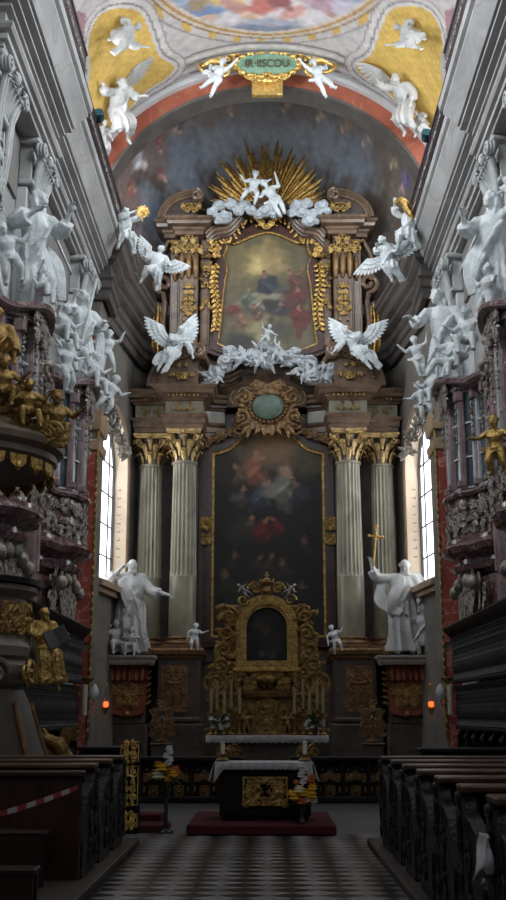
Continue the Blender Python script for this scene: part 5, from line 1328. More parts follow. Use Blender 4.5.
# seated children and companions round their feet
ch = [(-4.2, 17.3, 8.65, 1.15, 25, 'stucco child at the left foot of the nearer left maiden'), (-4.0, 20.1, 8.50, 1.1, 60, 'stucco child seated right of the nearer left maiden'), (-4.05, 18.2, 8.70, .95, 80, 'stucco child clinging before the hem of the nearer left maiden'), (-4.1, 21.7, 8.05, 1.2, 60, 'stucco cherub with outstretched arm on the pier between the left oratories'),
      (-4.1, 22.7, 8.80, 1.25, 40, 'stucco child sitting left of the farther left statue'), (-4.0, 23.8, 8.70, 1.2, 60, 'stucco child leaning at the feet of the farther left statue'), (-3.95, 25.3, 8.60, 1.15, 40, 'stucco child with dangling legs on the far end of the left oratory'),
      (4.0, 20.3, 8.35, 1.2, -40, 'stucco child beside the nearer right statue'), (4.1, 21.6, 8.45, 1.15, -60, 'stucco child crouched on the pier between the right oratories'), (4.0, 18.9, 8.55, 1.1, -70, 'stucco child before the knees of the nearer right statue'), (4.0, 23.6, 8.85, 1.4, -40, 'larger stucco child at the back of the farther right saint'), (3.9, 24.5, 8.55, 1.15, -60, 'stucco child lying under the farther right saint'), (3.95, 25.5, 8.45, 1.1, -20, 'stucco child below the reaching arm of the farther right saint')]
SITC = P_(CHILD, pel=(0, 0, .30), che=(0, -.02, .50), nec=(0, -.01, .62), hed=(0, -.04, .74), sL=(-.13, 0, .58), sR=(.13, 0, .58), eL=(-.24, -.06, .48), eR=(.24, -.06, .50), hL=(-.32, -.14, .56), hR=(.34, -.12, .62), kL=(-.12, -.24, .30), kR=(.14, -.22, .26), fL=(-.10, -.26, .02), fR=(.18, -.28, -.02))
for i, (x, y, z, q, a, lb) in enumerate(ch):
    putto('cherub', lb, (x, y, z), q, R(a), rot(0, (-.3, .2, .4, -.1)[i % 4], 0), seed=50 + i, flip=i % 2 == 0, pose=SITC if i % 3 else CHILD)
putto('cherub', 'flying stucco child with spread arms before the red marble of the right chancel pier', (4.15, 27.9, 10.35), 1.15, R(-10), rot(0, -.2, 0), seed=70, pose=P_(FLY, kL=(-.06, -.04, .24), fL=(-.05, .04, .0), fR=(.06, .08, -.06), kR=(.07, 0, .22), hL=(-.36, -.08, .78)))
putto('cherub', 'stucco child hanging at the corner of the left chancel pier', (-4.3, 27.9, 10.5), 1.2, R(10), rot(0, .1, 0), seed=71, pose=P_(FLY, kL=(-.06, -.04, .24), fL=(-.05, .04, .0)))
# pairs of angels on the cornice ends
ANG = P_(SIT, kL=(-.10, -.22, .30), kR=(.10, -.20, .26), fL=(-.16, -.12, .04), fR=(.12, -.06, .02))
figure('angel', 'white stucco angel holding a gilded disc on the left cornice end', 'angel', (-3.8, 27.45, 13.6), 1.6, R(25), P_(ANG, hR=(.26, -.14, .82), eR=(.22, -.04, .70), hL=(.10, -.18, .74), eL=(-.14, -.14, .62), look=(.3, -.9, -.2)), M['stucco'], robe='half', hair='curly', seed=11, wings=.0, swags=[([(-.12, .04, .62), (-.26, .02, .5), (-.3, .0, .25)], .14)])
figure('angel', 'white stucco winged angel leaning off the left cornice end', 'angel', (-3.15, 27.6, 12.65), 1.6, R(10), P_(ANG, hR=(.22, -.14, .50), hL=(-.22, -.12, .60), look=(-.3, -.8, .4)), M['stucco'], robe='half', hair='short', seed=12, wings=.68, wing_lift=(.5, -.1), tilt=rot(0, .25, 0))
figure('angel', 'white stucco bearded figure with a gilded crescent on the right cornice end', 'angel', (3.85, 27.45, 13.6), 1.7, R(-20), P_(ANG, hL=(-.18, -.14, .84), eL=(-.2, -.04, .72), look=(-.3, -.9, 0)), M['stucco'], robe='half', hair='long', beard=True, seed=13, swags=[([(.12, .04, .62), (.24, .02, .5), (.28, .0, .2)], .16)])
figure('angel', 'white stucco angel with long wings swooping below the right cornice end', 'angel', (3.2, 27.6, 12.8), 1.6, R(-15), P_(ANG, che=(-.03, -.05, .55), hed=(-.10, -.12, .74), hL=(-.16, -.22, .60), hR=(.10, -.2, .60), look=(-.9, -.5, -.1), kL=(.02, -.18, .26), kR=(.16, -.12, .26), fL=(.14, -.10, .0), fR=(.26, -.02, .02)), M['stucco'], robe='half', hair='short', seed=14, wings=.78, wing_lift=(-.9, .2), tilt=rot(0, .1, 0))
def disc_mon(mb):
    for i in range(24):
        a = 2 * PI * i / 24; L = .40 if i % 2 else .33; mb.tube([(.2 * math.cos(a), 0, .2 * math.sin(a)), (L * math.cos(a), 0, L * math.sin(a))], [(.05, .02), (.018, .01)], 6, None, (-math.sin(a), 0, math.cos(a)))
    mb.lathe([(.02, -.05), (.2, -.05), (.25, -.02), (.25, .02), (.2, .05), (.02, .05)], 24, (0, 0, 0), Matrix.Rotation(PI / 2, 4, 'X')); mb.ell((0, -.06, 0), (.12, .06, .12), None, 12, 8)
t = thing('monstrance', 'round gilded radiant disc held up by the angel on the left cornice end', 'monstrance', (-3.3, 27.2, 14.75)); t.scale = (.5, .5, .5); b = MB(); disc_mon(b); part('disc', b, M['gold_pale'] if 'gold_pale' in M else M['gold'], t)
b = MB(); b.tube([(0, 0, -.3), (0, 0, -.6)], .03, 8); part('stem', b, M['gold'], t)
t = thing('crescent', 'gilded crescent flame rising over the head of the figure on the right cornice end', 'ornament', (3.8, 27.2, 14.75)); b = MB()
b.tube([(.15, 0, -.25), (.02, 0, 0), (-.05, 0, .2), (-.18, 0, .3), (-.3, 0, .26), (-.34, 0, .16)], [.05, .11, .12, .09, .06, .02], 8); part('blade', b, M['gold'], t)
# winged angels seated on the lower pediments of the altar
figure('angel', 'large white winged angel seated on the left pediment of the high altar, leaning inward', 'angel', (-2.95, 32.7, 12.0), 1.75, R(15), P_(SIT, hed=(.04, -.08, .78), eR=(.24, -.08, .50), hR=(.30, -.16, .34), eL=(-.1, -.12, .52), hL=(.10, -.2, .56), look=(.7, -.6, -.35), kL=(-.16, -.2, .28), kR=(-.02, -.24, .26), fL=(-.26, -.14, -.08), fR=(-.18, -.2, -.12)), M['stucco'], robe='half', hair='curly', seed=21, wings=.88, wing_lift=(.25, .9), tilt=rot(0, .15, 0), rad=1.08, swags=[([(-.1, -.1, .3), (-.28, -.12, .2), (-.34, -.1, .02)], .16)])
figure('angel', 'large white winged angel seated on the right pediment of the high altar, head bowed', 'angel', (2.95, 32.7, 12.05), 1.75, R(-15), P_(SIT, hed=(-.10, -.10, .76), eL=(-.26, -.06, .52), hL=(-.38, -.12, .42), eR=(.10, -.14, .52), hR=(-.04, -.2, .56), look=(-.8, -.5, -.3), kL=(.04, -.22, .26), kR=(.18, -.18, .26), fL=(.2, -.18, -.10), fR=(.32, -.1, -.12)), M['stucco'], robe='half', hair='curly', seed=22, wings=.85, wing_lift=(.75, .05), tilt=rot(0, -.2, 0), rad=1.08, swags=[([(.1, -.1, .3), (.28, -.1, .16), (.3, -.1, -.05)], .16)])
# great saints beside the altar
def plinth(x, y, lb, w=1.35):
    t = thing('statue_plinth', lb, 'plinth', (x, y, 3.0)); b = MB(); b.sweep([(-w / 2, .45), (-w / 2, -.45), (w / 2, -.45), (w / 2, .45)], [(-.44, .0), (.0, 0), (.05, .08), (.05, .12), (.12, .2), (.12, .26), (-.44, .28)], flip=1); part('slab', b, M['stone_grey'], t, ang=30); b = MB(); b.box((0, 0, .14), (w, .9, .24)); part('core', b, M['stone_grey'], t)
M['stone_grey'] = mat('grey_statue_stone', (0.40, 0.40, 0.38), (0.28, 0.28, 0.27), 0.6, scale=4)
M['marble_statue'] = mat('greyish_white_marble', (0.58, 0.59, 0.59), (0.42, 0.43, 0.43), 0.45, scale=2.5)
plinth(-4.0, 32.3, 'grey ledge under the bearded saint at the left of the high altar'); plinth(3.95, 32.3, 'grey ledge under the saint raising a gold cross at the right of the high altar')
figure('statue', 'white marble bearded saint touching his temple, left of the high altar', 'statue', (-3.98, 32.35, 3.3), 2.78, R(5), P_(STAND, eL=(-.24, -.03, .76), hL=(-.12, -.09, .88), eR=(.20, -.03, .66), hR=(.36, -.10, .62), hed=(.01, -.03, .925), look=(.2, -.95, -.1), kL=(-.06, -.08, .28)), M['marble_statue'], beard=True, hair='bald', seed=31, rad=1.3, swags=[([(-.16, .04, .84), (-.27, .03, .65), (-.28, .0, .42), (-.2, -.02, .2)], .16), ([(-.1, -.1, .78), (.0, -.15, .5), (.1, -.12, .32)], .14)])
figure('statue', 'white marble bald saint raising a gold cross, right of the high altar', 'statue', (3.98, 32.35, 3.3), 2.75, R(-5), P_(STAND, eL=(-.28, -.05, .80), hL=(-.32, -.08, .95), eR=(.2, -.04, .66), hR=(.17, -.16, .58), hed=(.03, -.04, .925), look=(-.1, -.85, -.5), nec=(.02, 0, .84)), M['marble_statue'], beard=True, hair='bald', seed=32, rad=1.3, swags=[([(.14, .02, .84), (.24, .0, .66), (.25, -.02, .45), (.2, -.02, .25)], .18), ([(-.2, -.02, .78), (-.26, -.04, .62), (-.18, -.1, .48), (-.02, -.15, .42)], .14), ([(.0, -.11, .82), (-.1, -.15, .6), (-.14, -.13, .4)], .12)])
b = MB(); b.tube([(0, 0, -.1), (0, 0, 1.0)], .028, 8); b.box((0, 0, .78), (.40, .05, .07), None, .015); b.box((0, 0, .88), (.07, .05, .42), None, .015)
for p in ((-.2, .78), (.2, .78), (0, 1.09)): b.ell((p[0], 0, p[1]), (.05, .04, .05), None, 8, 6)
o = part('cross', b, M['gold']); o.location = (3.13, 32.05, 5.92); o.rotation_euler = (0, R(6), 0); tag(o, 'tall thin gold cross in the raised hand of the right saint', 'cross')
putto('cherub', 'marble child crouching at the left saint\'s side', (-4.35, 31.95, 3.28), 1.15, R(20), None, 'marble_statue', seed=33, pose=P_(SITC, hR=(.2, -.2, .6), hL=(-.2, -.2, .66)))
putto('cherub', 'marble child holding a book at the left saint\'s knee', (-3.88, 31.9, 3.28), .95, R(-10), None, 'marble_statue', seed=34, pose=P_(SITC, hR=(.12, -.24, .5), hL=(-.12, -.24, .5)))
figure('kneeling_child', 'marble kneeling youth looking up beside the right saint', 'statue', (4.5, 31.95, 3.28), 1.5, R(-30), P_(CHILD, look=(-.8, -.4, .5), hL=(-.26, -.16, .72)), M['marble_statue'], robe='half', child=True, hair='curly', seed=35)
# small cherubs on slender posts by the pedestals
putto('cherub', 'small white cherub on the corner of the left altar pedestal', (-2.15, 32.7, 3.45), .82, 0, rot(0, .1, 0), seed=41, pose=P_(CHILD, hR=(.40, -.08, .70), hL=(-.26, -.06, .40)))
putto('cherub', 'small white cherub leaning from the right altar pedestal, one arm down', (2.15, 32.7, 3.4), .85, 0, rot(0, -.35, 0), seed=42, flip=True, pose=P_(CHILD, hR=(.30, -.08, .40), fR=(.2, .02, .0)))
# vault: cartouche with cherubs over the arch
M['gold_bright'] = mat('bright_gilding', (0.95, 0.68, 0.24), (0.66, 0.42, 0.11), 0.28, metal=0.85, scale=9, bump=0.6, bscale=20)
t = thing('arch_cartouche', 'long green inscribed cartouche in bright gilding at the crown of the red arch', 'cartouche', (0.06, 28.3, 19.85))
b = MB(); n_ = 40
b.prism([(.86 * math.cos(2 * PI * i / n_) * (1 + .06 * math.cos(4 * PI * i / n_)), .34 * math.sin(2 * PI * i / n_) * (1 + .18 * abs(math.cos(2 * PI * i / n_)))) for i in range(n_)], -.06, .10); part('green_field', b, M['green_pale'], t, ang=30)
b = MB()
for s in (-1, 1):
    for i in range(9): a = PI / 2 - s * (i + .5) / 9 * PI; b.ell((.96 * math.cos(a), -.04, .40 * math.sin(a)), (.13, .09, .08), None, 8, 6)
    scroll(b, (s * 1.15, .12), .24, PI / 2, 1.4, .06, s, -.05); scroll(b, (s * 1.28, -.18), .2, -PI / 2, 1.4, .055, -s, -.05)
    b.tube([(s * 1.3, 0, .1), (s * 1.6, 0, .15), (s * 1.9, 0, -.02)], [.1, .12, .04], 8)
    pts = [(s * 1.62 + .36 * math.cos(2 * PI * i / 24), -.05, .02 + .30 * math.sin(2 * PI * i / 24)) for i in range(24)]; b.tube(pts, .055, 8, closed=True)
    for i in range(5): b.ell((s * (.45 + .14 * i), -.06, .50 - .05 * i), (.10, .08, .07), None, 8, 6)
rocaille(b, 1.0, .30, 91, 16, .05, -.06, True, 0, .52); rocaille(b, 1.2, .22, 93, 14, .045, -.06, True, 0, -.44); b.ell((0, -.06, -.52), (.18, .1, .12), None, 10, 7); b.ell((0, -.05, .6), (.3, .12, .16), None, 12, 8)
b.box((0, .12, -.62), (.9, .2, .62), None, .03); part('gilt_frame', b, M['gold_bright'], t)
fc = bpy.data.curves.new('inscription', 'FONT'); fc.body = 'IR·IISCOU'; fc.size = .36; fc.align_x = 'CENTER'; fc.align_y = 'CENTER'; fc.extrude = .012
fo = bpy.data.objects.new('tmpf', fc); C.objects.link(fo); me = bpy.data.meshes.new_from_object(fo.evaluated_get(bpy.context.evaluated_depsgraph_get())); bpy.data.objects.remove(fo)
me.materials.clear(); me.materials.append(M['bronze']); o = bpy.data.objects.new('inscription', me); C.objects.link(o); o.parent = t; o.location = (0, -.09, 0); o.rotation_euler = (PI / 2, 0, 0); o.scale = (.82, 1, 1)
AF = P_(CHILD, hR=(.32, -.10, .92), eR=(.24, -.06, .78), hL=(-.20, -.16, .62), kL=(-.16, -.02, .26), fL=(-.30, .02, .10), kR=(.04, -.02, .2), fR=(.0, .06, -.04))
putto('cherub', 'flying white cherub holding the left end of the green cartouche over the arch', (-1.55, 28.0, 18.75), 1.2, R(-10), rot(0, .35, 0), seed=61, pose=AF, swags=[([(-.1, .03, .5), (-.3, .04, .56), (-.42, .04, .5)], .14)])
putto('cherub', 'flying white cherub holding the right end of the green cartouche over the arch', (1.72, 28.0, 18.72), 1.2, R(10), rot(0, -.35, 0), seed=62, pose=AF, flip=True, swags=[([(-.1, .03, .45), (-.26, .04, .3), (-.2, .04, .14)], .14)])
# stucco figures in the gilded spandrels of the vault, each laid along the curve
for i, (pb, pt, wg, lb, ps) in enumerate((
    ((106, 128), (119, 66), .75, 'reclining white stucco figure with raised arms in the left gilded vault field', P_(SIT, hL=(-.30, -.06, .86), eL=(-.24, -.04, .72), hR=(.26, -.1, .60), fL=(-.1, -.1, .1), look=(.4, -.8, .3))),
    ((90, 152), (100, 112), 0, 'smaller stucco figure curled below the winged one in the left vault field', SIT),
    ((92, 40), (140, 18), 0, 'stretched stucco cherub lying at the top of the left vault field', P_(SIT, hR=(.3, -.1, .8))),
    ((422, 122), (396, 62), .85, 'winged white stucco figure seated in the right gilded vault field', P_(SIT, hL=(-.24, -.06, .86), eL=(-.22, -.04, .70), look=(-.8, -.5, .1))),
    ((440, 132), (418, 104), 0, 'smaller stucco figure folded below the winged one in the right vault field', SIT),
    ((440, 40), (396, 18), 0, 'stretched stucco cherub lying at the top of the right vault field', P_(SIT, hL=(-.3, -.1, .8))))):
    a = vhit(*pb); c = vhit(*pt); zz = (c - a); h = zz.length / .82; zz.normalize(); mm = (a + c) / 2
    nrm = Vector((-mm.x / HW ** 2, 0, -(mm.z - VZ) / VB ** 2)).normalized(); yy = -(nrm * .8 + Vector((0, -.6, 0))); yy = (yy - zz * yy.dot(zz)).normalized(); xx = yy.cross(zz)
    h *= .86; figure('vault_figure', lb, 'relief', tuple(a + nrm * .2), h, 0, ps, M['cream_stucco'], robe='half', hair='curly', seed=80 + i, wings=wg, wing_lift=(.3, .3), tilt=Matrix((xx, yy, zz)).transposed(), voxel=.03)

# =================================================================== TABERNACLE AND HIGH MENSA
ms = thing('high_altar_table', 'long altar table with white lace-edged linen in front of the gilded tabernacle', 'altar', (0, 28.2, 0))
b = MB(); b.box((0, .6, .12), (4.6, 3.4, .24), None, .03); b.box((0, .9, .21), (4.0, 2.6, .2), None, .03); part('steps', b, M['altar_dark'], ms, ang=30)
b = MB(); b.box((0, .5, .7), (2.3, .8, .52), None, .04)
b.sweep([(-1.45, .9), (-1.45, .0), (1.45, .0), (1.45, .9)], [(-.35, .92), (-.06, .92), (0, .98), (.02, 1.04), (-.35, 1.06)], flip=1); b.box((0, .5, 1.0), (2.8, .9, .1)); part('table', b, M['altar_dark'], ms, ang=30)
b = MB(); 
for s in (-1, 1):
    for k in (0, 1): scroll(b, (s * (1.15 - k * .1), .72 - k * .1), .17, PI / 2, 1.5, .05, s, -.02 - .05 * k); 
    rocaille(b, .5, .4, 17, 10, .035, -.0, False, s * .95, .7)
part('gilt_console', b, M['gold_dark'], ms)
def cloth(w, d, drop, z, scallop=.03, side=.0):
    b = MB(); n = 80; top = []; 
    vs = [(-w / 2, d, z), (w / 2, d, z)]
    for i in range(n + 1): x = -w / 2 + w * i / n; vs.append((x, 0, z))
    for i in range(n + 1): x = -w / 2 + w * i / n; e_ = min(i, n - i) / n * w; vs.append((x + (.03 if i > n / 2 else -.03) * (side > 0) * max(0, 1 - e_ / .1), -.02 - .008 * math.sin(i * .9), z - drop - (side * .75 * max(0, 1 - e_ / .11) if side else 0) - scallop * abs(math.sin(i * PI / 4))))
    fs = [tuple([0] + list(range(2, 3 + n)) + [1])] + [(2 + i, 3 + n + i, 4 + n + i, 3 + i) for i in range(n)]
    b.add(vs, fs)
    if side:
        for s in (-1, 1):
            m = 10; vs = []
            for j in range(7):
                for i in range(m + 1):
                    t = i / m; q = j / 6; y = -.03 + (d + .02) * t; vs.append((s * (w / 2 + .02 + .07 * q + .015 * math.sin(t * 14) * q), y, z - (side * (1 - .25 * t)) * q))
            b.add(vs, grid_faces(m + 1, 7))
    return b
o = part('linen', cloth(3.05, .95, .15, 1.10), M['linen'], ms); o.location = (0, -.03, 0)
md = o.modifiers.new('t', 'SOLIDIFY'); md.thickness = .012
tb = thing('tabernacle', 'gilded tabernacle shrine with small arched dark painting and scrolled wings', 'tabernacle', (.0, 29.2, 0))
b = MB(); b.box((0, .1, 1.55), (2.9, .5, 1.0), None, .04); b.box((0, .05, 2.12), (2.6, .6, .12), None, .03); b.box((0, .0, 1.1), (3.0, .7, .1), None, .03); part('base', b, M['gold_brown'], tb, ang=30)
b = MB(); b.prism(arch_pts(.78, 1.12, 2.02, 14), -.26, -.1); b.sweep([(-.55, .1), (-.55, -.2), (-.4, -.28), (.4, -.28), (.55, -.2), (.55, .1)], [(-.1, 2.02), (.03, 2.04), (.08, 2.1), (.1, 2.16), (-.1, 2.2)], flip=1); dr = part('door', b, M['gold_dark'], tb, ang=30)
b = MB(); rocaille(b, .55, .7, 12, 18, .022, -.27, True, 0, 1.55); part('door_relief', b, M['gold_dark'], tb, dr)
# arched picture and its frame
o3 = arch_pts(1.06, 2.98, 4.36, 18); o4 = arch_pts(1.36, 2.80, 4.55, 18); o5 = arch_pts(1.62, 2.72, 4.70, 18); o6 = arch_pts(1.18, 2.9, 4.44, 18)
b = MB(); b.ring(o5, o4, -.02, .2); b.ring(o4, o6, -.12, .15); b.ring(o6, o3, -.05, .1); b.box((0, -.05, 2.74), (1.8, .24, .12), None, .03); part('frame', b, M['gold_mid'], tb, ang=30)
b = MB(); b.box((0, .25, 3.3), (2.1, .2, 2.3), None, .05); part('backing', b, M['gold_brown'], tb, ang=30)
nu, nv = 34, 50; vs = []; P2 = []
for j in range(nv):
    v = j / (nv - 1)
    for i in range(nu):
        u = -1 + 2 * i / (nu - 1); zt_ = 3.83 + .55 * math.sqrt(max(0, 1 - u * u)); x = u * .54; z = 2.96 + (zt_ - 2.96) * v; vs.append((x, .06, z)); P2.append((x, z))
st_ = [(0, 3.6, .3, .5, 0, S(52, 44, 40), .6), (-.02, 3.75, .10, .14, 0, S(74, 62, 54), .4), (-.12, 3.15, .10, .12, 0, S(84, 82, 84), .4), (.1, 3.18, .10, .12, 0, S(78, 78, 82), .4), (0, 3.35, .16, .2, 0, S(44, 42, 48), .5), (-.2, 3.9, .1, .1, 0, S(70, 58, 46), .5)]
color_mesh('canvas', vs, grid_faces(nu, nv), paint(np.array(P2), np.tile(np.array(S(22, 20, 20)), (len(P2), 1)), st_, 2), M['oil'], tb)
for s in (-1, 1):
    b = MB()
    for k, (x, z, r) in enumerate(((.98, 4.15, .22), (1.05, 3.7, .2), (1.12, 3.25, .22), (1.22, 2.85, .24), (1.3, 2.45, .2))):
        scroll(b, (s * x, z), r, PI / 2 + k, 1.5, .06, s * (-1) ** k, -.03)
        for q in range(4): frond(b, (s * x, z), .34, q * 1.6 + k, .055, -.04, .6)
    rocaille(b, .42, 1.9, 140, 34, .04, .0, False, s * 1.08, 3.4); scroll(b, (s * .3, 4.85), .18, 0 if s > 0 else PI, 1.3, .045, s, -.02); scroll(b, (s * .62, 4.55), .16, 0, 1.3, .04, s, -.02); frond(b, (s * .2, 4.8), .35, PI / 2 - s * .8, .05, -.02, -s * .6)
    part('gilt_scroll_wings', b, M['gold_dark'], tb)
b = MB(); rocaille(b, 1.6, .5, 23, 30, .035, -.08, True, 0, 2.45); b.ell((0, -.1, 2.5), (.3, .1, .14), None, 14, 8); rocaille(b, 2.7, .8, 42, 50, .03, -.17, True, 0, 1.55)
part('gilt_carving', b, M['gold_dark'], tb)
b = MB(); b.lathe([(.12, 4.72), (.16, 4.78), (.10, 4.9), (.16, 4.98), (.18, 5.02), (.12, 5.04)], 16, (0, -.02, 0)); b.tube([(0, -.02, 5.0), (0, -.02, 5.3)], .025, 6); b.box((0, -.02, 5.2), (.16, .03, .03)); b.ell((0, -.02, 5.08), (.07, .07, .07))
for a in range(6): b.tube([(.15 * math.cos(a), -.02 + .1 * math.sin(a), 5.0), (.19 * math.cos(a), -.02 + .12 * math.sin(a), 5.12)], [.025, .01], 6)
part('crown', b, M['gold_dark'], tb)
for s in (-1, 1):
    # arched openings at the flanks
    b = MB(); q = 1.32; 
    b.ring([(s * q + .34 * math.cos(a), 2.42 + .3 * math.sin(a)) for a in [2 * PI * i / 24 for i in range(24)]], [(s * q + .27 * math.cos(a), 2.42 + .23 * math.sin(a)) for a in [2 * PI * i / 24 for i in range(24)]], -.1, .1); part('side_ring', b, M['gold_dark'], tb, ang=30)
for s, w_ in ((-1, 'left'), (1, 'right')):
    putto('cherub', 'small gilded cherub standing just %s of the tabernacle door' % w_, (s * .52, 28.72, 1.12), .62, 0, None, 'gold_dark', seed=90 + s, flip=s > 0)
    putto('cherub', 'tiny pale cherub reclining on the %s curve of the tabernacle crown' % w_, (s * .42, 29.05, 4.62), .5, 0, rot(0, s * .8, 0), 'silver', seed=94 + s, flip=s > 0, cloth=False)
# candlesticks with yellowed candles on the high mensa
def make_candlestick(hs, hc, rc, mc, mg, nm='candlestick'):
    t = thing(nm, 'x', 'candlestick'); b = MB()
    b.lathe([(.09, 0), (.10, .02), (.06, .05), (.03, .08), (.045, hs * .3), (.02, hs * .4), (.022, hs * .6), (.05, hs * .72), (.02, hs * .8), (.03, hs * .93), (.07, hs * .97), (.07, hs)], 14); part('stand', b, mg, t)
    b = MB(); b.lathe([(rc, hs), (rc, hs + hc), (rc * .5, hs + hc + .01)], 12); c = part('candle', b, mc, t)
    b = MB(); b.tube([(0, 0, hs + hc), (0, 0, hs + hc + .02)], .004, 5); part('wick', b, M['black_wood'], t, c)
    return t
c0 = make_candlestick(.55, .62, .042, M['wax_yellow'], M['gold_dark'])
cz = [(-1.42, 28.72, 1.0), (-1.28, 28.85, 1.15), (-1.08, 28.68, .92), (-.92, 28.85, 1.18), (-.70, 28.72, .96)]
k_ = 0
for s, w_ in ((-1, 'left'), (1, 'right')):
    for i, (x, y, sc) in enumerate(cz):
        lb = ('outermost', 'second from the outside', 'middle', 'second from the tabernacle door', 'innermost')[i] + ' gilt candlestick of the %s group on the high altar table' % w_
        o = c0 if k_ == 0 else dup(c0, (s * x * -1 if s > 0 else x, y, 1.105), 0, lb, 'candlesticks on the high altar table')
        o.location = ((-x if s > 0 else x), y, 1.105); o['label'] = lb; o['group'] = 'candlesticks on the high altar table'; o.scale = (1, 1, sc); k_ += 1
# silver-white flower sprays on the mensa
def bouquet(name, label, loc, balls, leaves, vase=None, seed=0, R0=.16):
    t = thing(name, label, 'flowers', loc); rd = random.Random(seed); b = MB()
    for i in range(leaves):
        a = rd.uniform(0, 2 * PI); e = rd.uniform(-.5, 1.3); L = rd.uniform(.7, 1.3) * R0; d = Vector((math.cos(a) * math.cos(e), math.sin(a) * math.cos(e), math.sin(e)))
        b.leaf([(0, 0, 0), d * L * .5, d * L + Vector((0, 0, -.02))], [.01, .03 * R0 / .16, .006], tuple(d.cross(Vector((0, 0, 1)))), .004)
    part('foliage', b, M['leaf'], t)
    for (x, y, z, r, mm) in balls:
        if vase and R0 < .25: r *= 1.3; y -= .08
        b = MB(); n = 14
        for q in range(3):
            for i in range(n - q * 4):
                a = 2 * PI * i / (n - q * 4) + q; e = -.3 + q * .55; d = Vector((math.cos(a) * math.cos(e), math.sin(a) * math.cos(e), math.sin(e) ))
                p = Vector((x, y, z)); b.leaf([p, p + d * r * .6 + Vector((0, 0, r * .1)), p + d * r], [r * .08, r * .28, r * .12], tuple(d.cross(Vector((.1, 0, 1)))), .004)
        b.ell((x, y, z), (r * .72, r * .72, r * .66), None, 10, 7); part('blossom', b, M[mm], t)
    if vase:
        b = MB(); b.lathe(vase, 16); part('vase', b, M['vase'], t)
    return t
rd = random.Random(5)
for s, w_ in ((-1, 'left'), (1, 'right')):
    bouquet('flower_spray', 'white flower spray low among the %s candlesticks of the high altar' % w_, (s * 1.2, 28.42, 1.38), [(rd.uniform(-.22, .22), rd.uniform(-.05, .05), rd.uniform(-.1, .14), .075, 'white_petal') for _ in range(11)], 26, [(.05, -.275), (.07, -.2), (.04, -.1), (.05, -.02)], 3 + s, .3)

# =================================================================== PEOPLE'S ALTAR
pr_ = thing('altar_platform', 'low altar platform covered in dark red carpet', 'platform', (-.08, 16.9, 0)); b = MB(); b.box((0, 0, .07), (2.05, 2.2, .14), None, .02); part('carpet', b, M['carpet'], pr_)
cp2 = thing('carpet_step', 'small dark red carpeted step left of the altar platform', 'step', (-1.62, 16.5, 0)); b = MB(); b.box((0, 0, .05), (.44, .7, .1), None, .02); b.box((-.12, .5, .1), (.40, .5, .2), None, .02); part('carpet', b, M['carpet'], cp2)
fa = thing('freestanding_altar', 'dark wooden freestanding altar with gilded scrollwork panel on the red platform', 'altar', (-.03, 16.35, .14))
fa.scale = (1, 1, 1.125)
b = MB(); b.box((0, .35, .34), (1.30, .66, .58), None, .02); b.box((0, .35, .04), (1.20, .58, .08)); b.box((0, .35, .66), (1.36, .72, .08), None, .02); part('body', b, M['black_wood'], fa, ang=30)
b = MB(); fr = lambda w, h: [(-w, -h), (w, -h), (w, h), (-w, h)]
b.ring([(p[0], p[1] + .36) for p in fr(.32, .175)], [(p[0], p[1] + .36) for p in fr(.30, .155)], -.01, .05); pn = part('panel_frame', b, M['gold_mid'], fa, False)
b = MB()
for i in range(22):
    a = 2 * PI * i / 22; ex, ez = .235 * math.cos(a), .36 + .115 * math.sin(a); scroll(b, (ex, ez), .045, a * 2, 1.4, .010, 1 if i % 2 else -1, .005, 14); frond(b, (ex, ez), .07, a, .014, .005, .8, .004)
rocaille(b, .56, .28, 15, 26, .010, .008, True, 0, .36); part('gilt_scrollwork', b, M['gold_mid'], fa, pn)
lt = tag(part('altar_cloth', cloth(1.38, .72, .09, 0, .012, .26), M['linen'], None), 'white lace cloth draped over the freestanding altar, corners hanging', 'cloth'); lt.location = (-.05, 16.33, .94)
md = lt.modifiers.new('t', 'SOLIDIFY'); md.thickness = .008
for s, w_ in ((-1, 'left'), (1, 'right')):
    c = make_candlestick(.10, .17, .032, M['wax'], M['gold_dark']); c.location = (-.05 + s * .60, 16.6, .947); c['label'] = 'short thick white candle in a gilt holder at the %s end of the freestanding altar' % w_
fl = [(-.10, -.06, .06, .07, 'yellow_petal'), (.03, -.08, .10, .065, 'yellow_petal'), (.13, -.05, .08, .07, 'yellow_petal'), (.0, -.10, .0, .06, 'orange_petal'), (-.14, -.03, .10, .05, 'yellow_petal'), (.06, -.06, .02, .055, 'cream_petal'), (-.03, -.07, .15, .065, 'cream_petal'), (.15, -.03, .18, .06, 'yellow_petal'), (.17, -.02, .0, .045, 'cream_petal'), (.12, 0, .28, .05, 'orange_petal'), (-.08, 0, .25, .03, 'orange_petal'), (.16, 0, .32, .04, 'orange_petal')]
fl += [(.02 + .03 * math.sin(i * 2), 0, .25 + .045 * i, .045, 'white_petal') for i in range(6)]
bouquet('flower_vase', 'yellow, orange and white flower arrangement in front of the right end of the freestanding altar', (.48, 16.12, .44), fl, 40, [(.05, -.30), (.06, -.28), (.03, -.2), (.05, -.1), (.07, -.01)], 8, .17)
fl = [(-.06, -.05, .10, .075, 'yellow_petal'), (-.10, -.04, .0, .08, 'cream_petal'), (.09, -.05, .02, .07, 'yellow_petal'), (.04, -.06, -.05, .05, 'yellow_petal'), (.13, -.02, .08, .05, 'orange_petal'), (-.12, 0, .14, .05, 'orange_petal'), (.02, -.03, .05, .05, 'orange_petal'), (.16, 0, .03, .04, 'orange_petal')]
fl += [(.03 + .03 * math.sin(i * 2.3), 0, .16 + .05 * i, .045, 'white_petal') for i in range(5)]
